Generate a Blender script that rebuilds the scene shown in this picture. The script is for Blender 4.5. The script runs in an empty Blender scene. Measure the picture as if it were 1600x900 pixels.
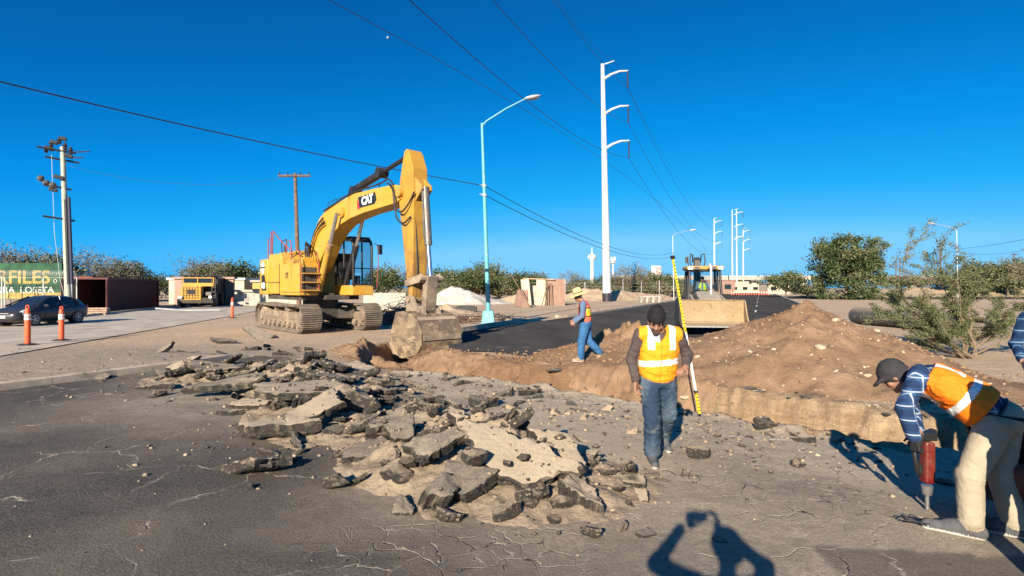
import bpy, bmesh, math, random
import numpy as np
from mathutils import Vector, Matrix, Euler, Quaternion
R = math.radians
random.seed(7)
rng = np.random.default_rng(11)
scene = bpy.context.scene
COL = scene.collection

# ---------------------------------------------------------------- camera, sky, sun, exposure
CAMH, FPX = 1.92, 850.0
cam = bpy.data.cameras.new('camera')
cam.sensor_width = 36.0
cam.lens = 36.0 * FPX / 1600.0
cam.clip_start = 0.03
cam.clip_end = 6000
camo = bpy.data.objects.new('camera', cam)
camo.location = (0, 0, CAMH)
camo.rotation_euler = (R(90), 0, 0)
COL.objects.link(camo)
scene.camera = camo

SUN_EL = R(21.6)
SUN_VEC = Vector((-0.330, -0.944, math.tan(SUN_EL))).normalized()
world = bpy.data.worlds.new('World')
scene.world = world
world.use_nodes = True
wn = world.node_tree.nodes; wl = world.node_tree.links
bg = wn['Background']
sky = wn.new('ShaderNodeTexSky')
sky.sky_type = 'NISHITA'
sky.sun_disc = False
sky.sun_elevation = SUN_EL
sky.sun_rotation = math.atan2(SUN_VEC.x, SUN_VEC.y)
sky.altitude = 100
sky.air_density = 1.0
sky.dust_density = 0.25
sky.ozone_density = 2.6
# grade the sky's luminance to the deep clear blue of a dry desert morning
sep = wn.new('ShaderNodeSeparateColor')
mr = wn.new('ShaderNodeMapRange'); mr.inputs['From Min'].default_value = 1.8; mr.inputs['From Max'].default_value = 8.2
ramp = wn.new('ShaderNodeValToRGB')
el = ramp.color_ramp.elements
el[0].position = 0.0; el[0].color = (0.001, 0.105, 0.38, 1)
el[1].position = 1.0; el[1].color = (0.21, 0.64, 1.06, 1)
for p_, c_ in ((0.12, (0.001, 0.165, 0.54, 1)), (0.32, (0.002, 0.29, 0.82, 1)), (0.6, (0.016, 0.43, 0.97, 1)), (0.82, (0.085, 0.53, 1.01, 1))):
    e_ = el.new(p_); e_.color = c_
gain = wn.new('ShaderNodeVectorMath'); gain.operation = 'SCALE'; gain.inputs['Scale'].default_value = 4.67
wl.new(sky.outputs[0], sep.inputs[0]); wl.new(sep.outputs[1], mr.inputs['Value'])
wl.new(mr.outputs[0], ramp.inputs[0]); wl.new(ramp.outputs[0], gain.inputs[0]); wl.new(gain.outputs[0], bg.inputs[0])
bg.inputs[1].default_value = 0.1

sun = bpy.data.lights.new('sun', 'SUN')
sun.energy = 4.8
sun.angle = R(0.5)
sun.color = (1.0, 0.885, 0.715)
suno = bpy.data.objects.new('sun', sun)
suno.rotation_euler = SUN_VEC.to_track_quat('Z', 'Y').to_euler()
COL.objects.link(suno)

scene.view_settings.view_transform = 'Standard'
scene.view_settings.look = 'None'
scene.view_settings.exposure = 1.1
scene.view_settings.gamma = 1.0
scene.view_settings.use_curve_mapping = False

# ---------------------------------------------------------------- helpers
def P(px, py, Y):
    """point at depth Y seen at a place of the photograph"""
    return Vector(((px - 800) / FPX * Y, Y, CAMH - (py - 450) / FPX * Y))

def G(px, py, z=0.0):
    Y = (CAMH - z) * FPX / (py - 450)
    return Vector(((px - 800) / FPX * Y, Y, z))

def tag(o, label=None, cat=None, group=None, kind=None):
    if label:
        o['label'] = label
        if not kind: o['kind'] = 'thing'
    if cat: o['category'] = cat
    if group: o['group'] = group
    if kind: o['kind'] = kind
    return o

def empty(name, loc=(0, 0, 0), rz=0.0, rot=None):
    o = bpy.data.objects.new(name, None)
    o.empty_display_size = 0.2
    COL.objects.link(o)
    o.location = loc
    o.rotation_euler = rot if rot else (0, 0, rz)
    return o

def copy_tree(o, parent=None):
    c = o.copy()
    COL.objects.link(c)
    c.parent = parent
    for ch in list(o.children):
        copy_tree(ch, c)
    return c

def frame_of(d):
    d = Vector(d).normalized()
    up = Vector((0, 0, 1)) if abs(d.z) < 0.9 else Vector((0, 1, 0))
    u = d.cross(up).normalized()
    return d, u, u.cross(d).normalized()

class MB:
    def __init__(s):
        s.v = []; s.f = []; s.m = []
    def add(s, vs, fs, mi=0):
        b = len(s.v)
        s.v.extend([tuple(p) for p in vs])
        for q in fs:
            s.f.append(tuple(b + i for i in q)); s.m.append(mi)
        return s
    def box(s, c, size, rot=None, mi=0, taper=None):
        hx, hy, hz = size[0] / 2, size[1] / 2, size[2] / 2
        M = (Euler(rot).to_matrix() if rot is not None and not isinstance(rot, Matrix) else rot) or Matrix.Identity(3)
        vs = []
        for z in (-1, 1):
            k = (taper if taper and z > 0 else 1.0)
            for x, y in ((-1, -1), (1, -1), (1, 1), (-1, 1)):
                vs.append(Vector(c) + M @ Vector((x * hx * k, y * hy * k, z * hz)))
        return s.add(vs, [(3, 2, 1, 0), (4, 5, 6, 7), (0, 1, 5, 4), (1, 2, 6, 5), (2, 3, 7, 6), (3, 0, 4, 7)], mi)
    def cyl(s, a, b, r0, r1=None, n=12, mi=0, cap=True):
        r1 = r0 if r1 is None else r1
        a = Vector(a); b = Vector(b)
        d, u, w = frame_of(b - a)
        vs = []
        for p, r in ((a, r0), (b, r1)):
            for i in range(n):
                t = 2 * math.pi * i / n
                vs.append(p + u * (math.cos(t) * r) + w * (math.sin(t) * r))
        fs = [(i, (i + 1) % n, n + (i + 1) % n, n + i) for i in range(n)]
        if cap:
            fs += [tuple(range(n - 1, -1, -1)), tuple(range(n, 2 * n))]
        return s.add(vs, fs, mi)
    def tube(s, pts, r, n=8, mi=0, cap=True):
        pts = [Vector(p) for p in pts]
        k = len(pts)
        rr = r if hasattr(r, '__len__') else [r] * k
        vs = []; pu = None
        for i, p in enumerate(pts):
            d = (pts[min(i + 1, k - 1)] - pts[max(i - 1, 0)]).normalized()
            if pu is None:
                _, u, w = frame_of(d)
            else:
                u = (pu - d * pu.dot(d)).normalized(); w = u.cross(d)
            pu = u
            for j in range(n):
                t = 2 * math.pi * j / n
                vs.append(p + u * (math.cos(t) * rr[i]) + w * (math.sin(t) * rr[i]))
        fs = []
        for i in range(k - 1):
            for j in range(n):
                a = i * n + j; b = i * n + (j + 1) % n
                fs.append((a, b, b + n, a + n))
        if cap:
            fs += [tuple(range(n - 1, -1, -1)), tuple((k - 1) * n + j for j in range(n))]
        return s.add(vs, fs, mi)
    def prism(s, poly, axis, lo, hi, mi=0):
        """poly: list of 2D points in the two other axes, extruded along axis (0,1,2) from lo to hi"""
        def mk(p, t):
            if axis == 0: return (t, p[0], p[1])
            if axis == 1: return (p[0], t, p[1])
            return (p[0], p[1], t)
        n = len(poly)
        area = sum(poly[i][0] * poly[(i + 1) % n][1] - poly[(i + 1) % n][0] * poly[i][1] for i in range(n))
        if (area < 0) != (axis == 1): poly = poly[::-1]
        vs = [mk(p, lo) for p in poly] + [mk(p, hi) for p in poly]
        fs = [tuple(range(n - 1, -1, -1)), tuple(range(n, 2 * n))]
        fs += [(i, (i + 1) % n, n + (i + 1) % n, n + i) for i in range(n)]
        return s.add(vs, fs, mi)
    def lathe(s, c, prof, n=20, mi=0, axis='Z'):
        c = Vector(c); vs = []
        for r, h in prof:
            for i in range(n):
                t = 2 * math.pi * i / n
                a, b = math.cos(t) * r, math.sin(t) * r
                v = Vector((a, b, h)) if axis == 'Z' else (Vector((a, h, b)) if axis == 'Y' else Vector((h, a, b)))
                vs.append(c + v)
        fs = []
        for k in range(len(prof) - 1):
            for i in range(n):
                a = k * n + i; b = k * n + (i + 1) % n
                fs.append((a, b, b + n, a + n) if axis != 'Y' else (a + n, b + n, b, a))
        q = (tuple(range(n - 1, -1, -1)), tuple((len(prof) - 1) * n + i for i in range(n)))
        fs += list(q) if axis != 'Y' else [tuple(reversed(t)) for t in q]
        return s.add(vs, fs, mi)
    def loft(s, rings, mi=0, cap=True):
        n = len(rings[0]); vs = [p for r in rings for p in r]; fs = []
        for k in range(len(rings) - 1):
            for i in range(n):
                a = k * n + i; b = k * n + (i + 1) % n
                fs.append((a, b, b + n, a + n))
        if cap:
            fs += [tuple(range(n - 1, -1, -1)), tuple((len(rings) - 1) * n + i for i in range(n))]
        return s.add(vs, fs, mi)
    def quad(s, a, b, c, d, mi=0):
        return s.add([a, b, c, d], [(0, 1, 2, 3)], mi)
    def build(s, name, mats, parent=None, smooth=None, bevel=0.0, loc=None, recalc=False):
        me = bpy.data.meshes.new(name)
        me.from_pydata([tuple(p) for p in s.v], [], s.f)
        if not isinstance(mats, (list, tuple)): mats = [mats]
        for m in mats: me.materials.append(m)
        if len(mats) > 1: me.polygons.foreach_set('material_index', s.m)
        if recalc:
            b = bmesh.new(); b.from_mesh(me); bmesh.ops.recalc_face_normals(b, faces=b.faces); b.to_mesh(me); b.free()
        return link_mesh(name, me, parent, smooth, bevel, loc)

def link_mesh(name, me, parent=None, smooth=None, bevel=0.0, loc=None):
    me.update()
    if smooth is not None:
        me.shade_smooth()
        if smooth < 179: me.set_sharp_from_angle(angle=R(smooth))
    o = bpy.data.objects.new(name, me)
    COL.objects.link(o)
    if parent is not None: o.parent = parent
    if loc is not None: o.location = loc
    if bevel:
        md = o.modifiers.new('bevel', 'BEVEL')
        md.width = bevel; md.segments = 2; md.limit_method = 'ANGLE'; md.angle_limit = R(35)
        md.harden_normals = False
    return o

def np_mesh(name, V, F, mats, mi=None, parent=None, smooth=None):
    """fast mesh from numpy: F is an (n,4) or (n,3) array, or a list of faces"""
    me = bpy.data.meshes.new(name)
    V = np.asarray(V, dtype=np.float32); F = np.asarray(F, dtype=np.int32)
    n, k = F.shape
    me.vertices.add(len(V)); me.vertices.foreach_set('co', V.ravel())
    me.loops.add(n * k); me.loops.foreach_set('vertex_index', F.ravel())
    me.polygons.add(n)
    me.polygons.foreach_set('loop_start', np.arange(0, n * k, k, dtype=np.int32))
    me.polygons.foreach_set('loop_total', np.full(n, k, dtype=np.int32))
    if not isinstance(mats, (list, tuple)): mats = [mats]
    for m in mats: me.materials.append(m)
    if mi is not None: me.polygons.foreach_set('material_index', np.asarray(mi, dtype=np.int32))
    me.update(calc_edges=True); me.validate()
    return link_mesh(name, me, parent, smooth)

def text_obj(name, s, size, mat, parent, loc, rot, extrude=0.004, bold=0.0, align='CENTER', sx=1.0):
    cu = bpy.data.curves.new(name, 'FONT')
    cu.body = s; cu.size = size; cu.extrude = extrude; cu.offset = bold
    cu.align_x = align; cu.align_y = 'CENTER'
    t = bpy.data.objects.new(name, cu); COL.objects.link(t)
    bpy.context.view_layer.update()
    me = bpy.data.meshes.new_from_object(t.evaluated_get(bpy.context.evaluated_depsgraph_get()))
    bpy.data.objects.remove(t)
    me.materials.clear(); me.materials.append(mat)
    o = bpy.data.objects.new(name, me); COL.objects.link(o)
    o.parent = parent; o.location = loc; o.rotation_euler = rot; o.scale = (sx, 1, 1)
    return o

# ---- value noise
def _h(ix, iy, iz, seed):
    n = (ix * 374761393 + iy * 668265263 + iz * 2147483647 + seed * 1274126177) & 0xffffffff
    n = ((n ^ (n >> 13)) * 1274126177) & 0xffffffff
    n = n ^ (n >> 16)
    return (n & 0xffff) / 65535.0
def vnoise(x, y, z=None, seed=0):
    x = np.asarray(x, float); y = np.asarray(y, float)
    z = np.zeros_like(x) if z is None else np.asarray(z, float)
    ix = np.floor(x).astype(np.int64); iy = np.floor(y).astype(np.int64); iz = np.floor(z).astype(np.int64)
    fx = x - ix; fy = y - iy; fz = z - iz
    fx = fx * fx * (3 - 2 * fx); fy = fy * fy * (3 - 2 * fy); fz = fz * fz * (3 - 2 * fz)
    r = 0
    for dx in (0, 1):
        for dy in (0, 1):
            for dz in (0, 1):
                w = (fx if dx else 1 - fx) * (fy if dy else 1 - fy) * (fz if dz else 1 - fz)
                r = r + w * _h(ix + dx, iy + dy, iz + dz, seed)
    return r * 2 - 1
def fbm(x, y, z=None, octv=4, seed=0, gain=0.5):
    a = 1.0; s = 0; f = 1.0
    for o in range(octv):
        s = s + a * vnoise(np.asarray(x) * f, np.asarray(y) * f, None if z is None else np.asarray(z) * f, seed + o * 17)
        a *= gain; f *= 2.03
    return s
def sstep(a, b, x):
    t = np.clip((x - a) / (b - a), 0, 1)
    return t * t * (3 - 2 * t)
def poly_dist(px, py, pts, closed=False):
    """distance to polyline, with signed side and parameter"""
    best = np.full(np.shape(px), 1e9); side = np.zeros(np.shape(px)); par = np.zeros(np.shape(px))
    n = len(pts)
    for i in range(n if closed else n - 1):
        ax, ay = pts[i][:2]; bx, by = pts[(i + 1) % n][:2]
        dx, dy = bx - ax, by - ay
        t = np.clip(((px - ax) * dx + (py - ay) * dy) / (dx * dx + dy * dy), 0, 1)
        d = np.hypot(px - ax - t * dx, py - ay - t * dy)
        m = d < best
        best = np.where(m, d, best)
        side = np.where(m, np.sign(dx * (py - ay) - dy * (px - ax)), side)
        par = np.where(m, i + t, par)
    return best, side, par
def in_poly(px, py, poly):
    c = np.zeros(np.shape(px), bool); n = len(poly); j = n - 1
    for i in range(n):
        xi, yi = poly[i][:2]; xj, yj = poly[j][:2]
        k = ((yi > py) != (yj > py)) & (px < (xj - xi) * (py - yi) / (yj - yi + 1e-12) + xi)
        c ^= k; j = i
    return c

# ---------------------------------------------------------------- materials
class NT:
    def __init__(s, name):
        s.m = bpy.data.materials.new(name); s.m.use_nodes = True
        s.n = s.m.node_tree.nodes; s.l = s.m.node_tree.links
        s.b = s.n['Principled BSDF']
        s.tc = s.n.new('ShaderNodeTexCoord')
    def co(s, kind='Object', scale=1.0):
        if scale == 1.0: return s.tc.outputs[kind]
        v = s.n.new('ShaderNodeVectorMath'); v.operation = 'MULTIPLY'
        sc = scale if hasattr(scale, '__len__') else (scale,) * 3
        v.inputs[1].default_value = sc
        s.l.new(s.tc.outputs[kind], v.inputs[0]); return v.outputs[0]
    def noise(s, scale, detail=4, rough=0.55, kind='Object', vs=1.0, dist=0.0):
        t = s.n.new('ShaderNodeTexNoise')
        t.inputs['Scale'].default_value = scale; t.inputs['Detail'].default_value = detail
        t.inputs['Roughness'].default_value = rough; t.inputs['Distortion'].default_value = dist
        s.l.new(s.co(kind, vs), t.inputs['Vector']); return t.outputs['Fac']
    def voro(s, scale, feature='DISTANCE_TO_EDGE', kind='Object', vs=1.0, warp=0.0, warpscale=3.0):
        t = s.n.new('ShaderNodeTexVoronoi'); t.feature = feature
        t.inputs['Scale'].default_value = scale
        src = s.co(kind, vs)
        if warp:
            nz = s.n.new('ShaderNodeTexNoise'); nz.inputs['Scale'].default_value = warpscale
            nz.inputs['Detail'].default_value = 5
            s.l.new(src, nz.inputs['Vector'])
            mad = s.n.new('ShaderNodeVectorMath'); mad.operation = 'MULTIPLY_ADD'
            mad.inputs[1].default_value = (warp,) * 3
            s.l.new(nz.outputs['Color'], mad.inputs[0]); s.l.new(src, mad.inputs[2]); src = mad.outputs[0]
        s.l.new(src, t.inputs['Vector']); return t.outputs[0]
    def ramp(s, fac, a, b, ca=0.0, cb=1.0):
        r = s.n.new('ShaderNodeMapRange'); r.clamp = True
        r.inputs['From Min'].default_value = a; r.inputs['From Max'].default_value = b
        r.inputs['To Min'].default_value = ca; r.inputs['To Max'].default_value = cb
        s.l.new(fac, r.inputs['Value']); return r.outputs[0]
    def math(s, op, a, b=0.0):
        t = s.n.new('ShaderNodeMath'); t.operation = op
        for i, v in ((0, a), (1, b)):
            if isinstance(v, (int, float)): t.inputs[i].default_value = v
            else: s.l.new(v, t.inputs[i])
        return t.outputs[0]
    def mix(s, fac, a, b, mode='MIX'):
        t = s.n.new('ShaderNodeMixRGB'); t.blend_type = mode
        for i, v in ((0, fac), (1, a), (2, b)):
            if isinstance(v, (int, float)): t.inputs[i].default_value = v
            elif isinstance(v, tuple): t.inputs[i].default_value = v + (1,) if len(v) == 3 else v
            else: s.l.new(v, t.inputs[i])
        return t.outputs[0]
    def attr(s, name):
        t = s.n.new('ShaderNodeAttribute'); t.attribute_name = name; return t.outputs['Fac']
    def upness(s, a=0.3, b=0.9):
        g = s.n.new('ShaderNodeNewGeometry'); x = s.n.new('ShaderNodeSeparateXYZ')
        s.l.new(g.outputs['Normal'], x.inputs[0]); return s.ramp(x.outputs['Z'], a, b)
    def pos(s):
        g = s.n.new('ShaderNodeNewGeometry'); return g.outputs['Position']
    def rnd(s):
        t = s.n.new('ShaderNodeObjectInfo'); return t.outputs['Random']
    def bump(s, h, strength=0.5, dist=0.01):
        t = s.n.new('ShaderNodeBump'); t.inputs['Strength'].default_value = strength
        t.inputs['Distance'].default_value = dist
        s.l.new(h, t.inputs['Height']); s.l.new(t.outputs[0], s.b.inputs['Normal'])
    def out(s, col=None, rough=0.8, metal=0.0, spec=None):
        if isinstance(col, tuple): s.b.inputs['Base Color'].default_value = col + (1,)
        elif col is not None: s.l.new(col, s.b.inputs['Base Color'])
        if isinstance(rough, (int, float)): s.b.inputs['Roughness'].default_value = rough
        else: s.l.new(rough, s.b.inputs['Roughness'])
        s.b.inputs['Metallic'].default_value = metal
        if spec is not None: s.b.inputs['Specular IOR Level'].default_value = spec
        return s.m

def simple(name, col, rough=0.7, metal=0.0, var=0.15, scale=6.0, bump=0.0, bscale=40.0, spec=None):
    t = NT(name)
    n = t.noise(scale, 5)
    d = tuple(c * (1 - var) for c in col); e = tuple(min(1, c * (1 + var)) for c in col)
    c = t.mix(t.ramp(n, 0.35, 0.65), d, e)
    if bump: t.bump(t.noise(bscale, 4), bump, 0.01)
    return t.out(c, rough, metal, spec)

def dusty(name, col, dust=(0.33, 0.25, 0.17), amount=0.5, rough=0.45, metal=0.0, scale=3.0, wear=None, up=0.5):
    """paint with dust lying on faces that look up and blotches of dirt"""
    t = NT(name)
    n1 = t.noise(scale, 6, 0.65); n2 = t.noise(scale * 5.3, 4, 0.6)
    blot = t.ramp(t.math('ADD', n1, t.math('MULTIPLY', n2, 0.35)), 0.62, 0.95)
    c = t.mix(t.ramp(n2, 0.3, 0.7), tuple(k * 0.85 for k in col), col)
    if wear: c = t.mix(t.ramp(t.noise(scale * 2.1, 7, 0.7, dist=0.6), 0.57, 0.68), c, wear)
    f = t.math('ADD', t.math('MULTIPLY', blot, amount), t.math('MULTIPLY', t.upness(0.35, 0.95), up))
    f = t.math('MINIMUM', f, 1.0)
    c = t.mix(f, c, dust)
    r = t.ramp(f, 0.0, 0.7, rough, 0.95)
    t.bump(n2, 0.12, 0.01)
    return t.out(c, r, metal)
# ---------------------------------------------------------------- materials of the place
def mat_street():
    t = NT('old_asphalt')
    d = t.attr('dust'); cr = t.attr('crack'); pa = t.attr('patch')
    fine = t.noise(48, 4, 0.8); mid = t.noise(9, 6, 0.7); big = t.noise(0.55, 5, 0.6, vs=(1, 1.7, 1)); grain = t.noise(210, 2, 0.6)
    agg = t.voro(62, 'F1')
    base = t.mix(t.ramp(fine, 0.41, 0.60), (0.018, 0.0165, 0.015), (0.165, 0.142, 0.113))
    base = t.mix(t.ramp(agg, 0.0, 0.30, 0.75, 0.0), base, (0.27, 0.235, 0.19))
    base = t.mix(t.ramp(mid, 0.3, 0.72, 0.0, 0.5), base, (0.06, 0.055, 0.05))
    dn = t.math('ADD', t.math('MULTIPLY', t.ramp(mid, 0.3, 0.7), 0.5), t.math('MULTIPLY', t.ramp(big, 0.3, 0.7), 0.5))
    df = t.math('MULTIPLY', d, t.ramp(dn, 0.1, 0.7, 0.6, 1.5))
    df = t.math('MULTIPLY', df, t.ramp(fine, 0.36, 0.62, 1.15, 0.5))
    dc = t.mix(t.ramp(grain, 0.3, 0.7), (0.37, 0.297, 0.212), (0.54, 0.437, 0.318))
    col = t.mix(t.math('MINIMUM', df, 1.0), base, dc)
    col = t.mix(t.math('MULTIPLY', t.ramp(t.noise(1.1, 5, 0.7, vs=(0.35, 1.6, 1)), 0.56, 0.7, 0, 0.4), t.ramp(d, 0.3, 0.7, 1.0, 0.15)), col, (0.055, 0.05, 0.046))
    col = t.mix(t.math('MULTIPLY', pa, 0.6), col, (0.06, 0.056, 0.053))
    # cracks: sparse long ones and a patch of small cells, thin, broken up, partly filled with sand
    e1 = t.voro(0.62, vs=1, warp=0.9, warpscale=1.3); e2 = t.voro(3.6, warp=0.28, warpscale=3.2)
    brk = t.noise(2.6, 5, 0.7)
    m1 = t.math('MULTIPLY', t.ramp(t.noise(0.6, 3), 0.42, 0.52), t.ramp(brk, 0.40, 0.52))
    w2 = t.math('MULTIPLY', t.ramp(cr, 0.18, 0.6), t.ramp(brk, 0.34, 0.5))
    c1 = t.math('MULTIPLY', t.ramp(e1, 0.001, 0.0075, 1, 0), m1)
    c2 = t.math('MULTIPLY', t.ramp(e2, 0.004, 0.030, 1, 0), w2)
    sand = t.math('MAXIMUM', t.math('MULTIPLY', t.ramp(e1, 0.002, 0.013, 0.9, 0), m1), t.math('MULTIPLY', t.ramp(e2, 0.006, 0.045, 0.85, 0), w2))
    col = t.mix(t.math('MULTIPLY', sand, t.ramp(fine, 0.3, 0.6, 1.0, 0.6)), col, (0.50, 0.42, 0.32))
    core = t.math('MULTIPLY', t.math('MAXIMUM', c1, c2), t.ramp(t.noise(3.3, 3), 0.53, 0.6))
    col = t.mix(core, col, (0.018, 0.016, 0.015))
    h = t.math('ADD', t.math('MULTIPLY', fine, 0.8), t.math('MULTIPLY', mid, 0.5))
    h = t.math('SUBTRACT', h, t.math('MULTIPLY', t.math('MAXIMUM', c1, c2), 0.6))
    t.bump(h, 1.0, 0.028)
    return t.out(col, 0.92, 0, 0.25)

def mat_dirt():
    t = NT('bare_dirt')
    s = t.attr('soil'); y = t.attr('sandy'); w = t.attr('pave')
    n = t.noise(0.35, 7, 0.6); f = t.noise(26, 5, 0.7); m = t.noise(3.5, 6, 0.65)
    c = t.mix(t.ramp(n, 0.35, 0.65), (0.58, 0.42, 0.272), (0.70, 0.52, 0.345))
    c = t.mix(t.ramp(m, 0.35, 0.7, 0, 0.5), c, (0.35, 0.26, 0.18))
    pv = t.mix(t.ramp(m, 0.3, 0.7), (0.31, 0.262, 0.203), (0.42, 0.345, 0.26))
    c = t.mix(t.math('MULTIPLY', w, t.ramp(n, 0.35, 0.6, 0.6, 1.0)), c, pv)
    so = t.mix(t.ramp(m, 0.3, 0.7), (0.185, 0.102, 0.055), (0.285, 0.17, 0.097))
    ye = t.mix(t.ramp(m, 0.42, 0.6), (0.50, 0.37, 0.225), (0.33, 0.235, 0.145))
    c = t.mix(s, c, so); c = t.mix(y, c, ye)
    c = t.mix(t.ramp(f, 0.3, 0.7, 0.35, 0), c, (0.12, 0.08, 0.05))
    st = t.noise(5, 6, 0.75, vs=(0.5, 0.5, 4.0))
    c = t.mix(t.math('MULTIPLY', t.math('MAXIMUM', s, y), t.ramp(st, 0.45, 0.68, 0, 0.55)), c, (0.15, 0.085, 0.047))
    t.bump(t.math('ADD', t.math('ADD', t.math('MULTIPLY', f, 0.6), m), t.math('MULTIPLY', st, 0.8)), 1.0, 0.05)
    return t.out(c, 0.97, 0, 0.15)

def mat_pile(name, a, b, dark=(0.10, 0.06, 0.035), speck=None):
    t = NT(name)
    n = t.noise(1.1, 6, 0.62); f = t.noise(24, 5, 0.7); m = t.noise(6, 6, 0.7)
    c = t.mix(t.ramp(n, 0.35, 0.65), a, b)
    c = t.mix(t.ramp(t.noise(0.55, 4, 0.6, vs=(1, 1, 2.5)), 0.48, 0.62, 0, 0.45), c, tuple(k * 0.62 for k in a))
    c = t.mix(t.ramp(m, 0.5, 0.75, 0, 0.55), c, dark)
    c = t.mix(t.ramp(f, 0.55, 0.75, 0, 0.4), c, tuple(min(1, k * 1.5) for k in b))
    if speck:
        v = t.voro(22, 'F1')
        c = t.mix(t.math('MULTIPLY', t.ramp(v, 0.1, 0.2, 1, 0), t.ramp(t.noise(2.3, 3), 0.5, 0.6)), c, speck)
    t.bump(t.math('ADD', t.math('MULTIPLY', f, 0.5), m), 0.8, 0.04)
    return t.out(c, 0.97, 0, 0.12)

def mat_newroad():
    t = NT('newer_asphalt')
    n = t.noise(0.3, 5, 0.6, vs=(1.5, 0.5, 1)); f = t.noise(30, 3, 0.7)
    c = t.mix(t.ramp(n, 0.35, 0.68), (0.045, 0.044, 0.045), (0.085, 0.08, 0.075))
    c = t.mix(t.ramp(f, 0.4, 0.7, 0, 0.3), c, (0.14, 0.125, 0.105))
    c = t.mix(t.ramp(t.noise(0.9, 6, 0.7), 0.58, 0.72, 0, 0.5), c, (0.3, 0.24, 0.17))
    t.bump(f, 0.3, 0.01)
    return t.out(c, 1.0, 0, 0.0)

def mat_chunk(name, dust, core, up=(0.45, 0.85)):
    t = NT(name)
    f = t.noise(55, 4, 0.75); m = t.noise(7, 5, 0.65); v = t.voro(48, 'F1')
    k = t.mix(t.ramp(f, 0.35, 0.7), tuple(c * 0.5 for c in core), tuple(c * 1.6 for c in core))
    k = t.mix(t.ramp(v, 0.0, 0.3, 0.35, 0.0), k, (0.22, 0.19, 0.16))
    d = t.mix(t.ramp(f, 0.3, 0.7), tuple(c * 0.72 for c in dust), dust)
    u = t.math('MULTIPLY', t.upness(*up), t.ramp(t.math('ADD', m, t.math('MULTIPLY', t.rnd(), 0.35)), 0.40, 0.66, 0.25, 1.0))
    side = t.ramp(m, 0.52, 0.72, 0.0, 0.6)
    c = t.mix(t.math('MAXIMUM', u, side), k, d)
    t.bump(t.math('ADD', t.math('MULTIPLY', f, 0.7), m), 0.9, 0.02)
    return t.out(c, 0.95, 0, 0.2)

M = {}
M['street'] = mat_street(); M['dirt'] = mat_dirt(); M['road'] = mat_newroad()
M['side_street'] = simple('dusty_pavement', (0.43, 0.36, 0.275), 0.95, 0, 0.22, 0.9, 0.4, 30)
M['kerb'] = simple('kerb_concrete', (0.43, 0.345, 0.25), 0.9, 0, 0.25, 4, 0.5, 25)
M['line'] = simple('road_paint', (0.62, 0.6, 0.55), 0.8, 0, 0.2, 3)
M['brown_pile'] = mat_pile('brown_soil', (0.205, 0.122, 0.07), (0.315, 0.205, 0.127))
M['tan_pile'] = mat_pile('tan_soil', (0.42, 0.30, 0.19), (0.5, 0.38, 0.26), (0.3, 0.21, 0.13))
M['gravel_pile'] = mat_pile('pale_gravel', (0.46, 0.42, 0.36), (0.58, 0.53, 0.46), (0.36, 0.32, 0.27))
M['rubble_dirt'] = mat_pile('rubble_dirt', (0.255, 0.197, 0.137), (0.38, 0.295, 0.208), (0.13, 0.105, 0.078), (0.05, 0.045, 0.04))
M['chunk'] = mat_chunk('broken_asphalt', (0.38, 0.30, 0.215), (0.044, 0.039, 0.034))
M['chunk_dark'] = mat_chunk('fresh_broken_asphalt', (0.27, 0.22, 0.165), (0.040, 0.037, 0.034), (0.6, 1.05))
def mat_slab_top(name, lo, hi):
    t = NT(name); f = t.noise(50, 4, 0.8); m = t.noise(6, 5, 0.65); r = t.rnd()
    k = t.mix(t.ramp(f, 0.38, 0.62), (0.07, 0.062, 0.053), (0.20, 0.172, 0.14)); d = t.mix(t.ramp(f, 0.3, 0.7), (0.27, 0.215, 0.155), (0.40, 0.325, 0.235))
    g = t.ramp(t.math('ADD', m, t.math('MULTIPLY', r, 0.55)), 0.50, 0.92, lo, hi)
    t.bump(t.math('ADD', t.math('MULTIPLY', f, 0.8), m), 0.8, 0.015)
    return t.out(t.mix(g, k, d), 0.95, 0, 0.2)
M['slab_top'] = mat_slab_top('worn_slab_top', 0.15, 1.0); M['slab_top_dark'] = mat_slab_top('dark_slab_top', 0.0, 0.45)
M['stone'] = simple('pale_stone', (0.50, 0.385, 0.26), 0.95, 0, 0.25, 9, 0.6, 30)
M['clod'] = simple('dirt_clod', (0.32, 0.245, 0.165), 0.97, 0, 0.3, 7, 0.8, 30)

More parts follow.
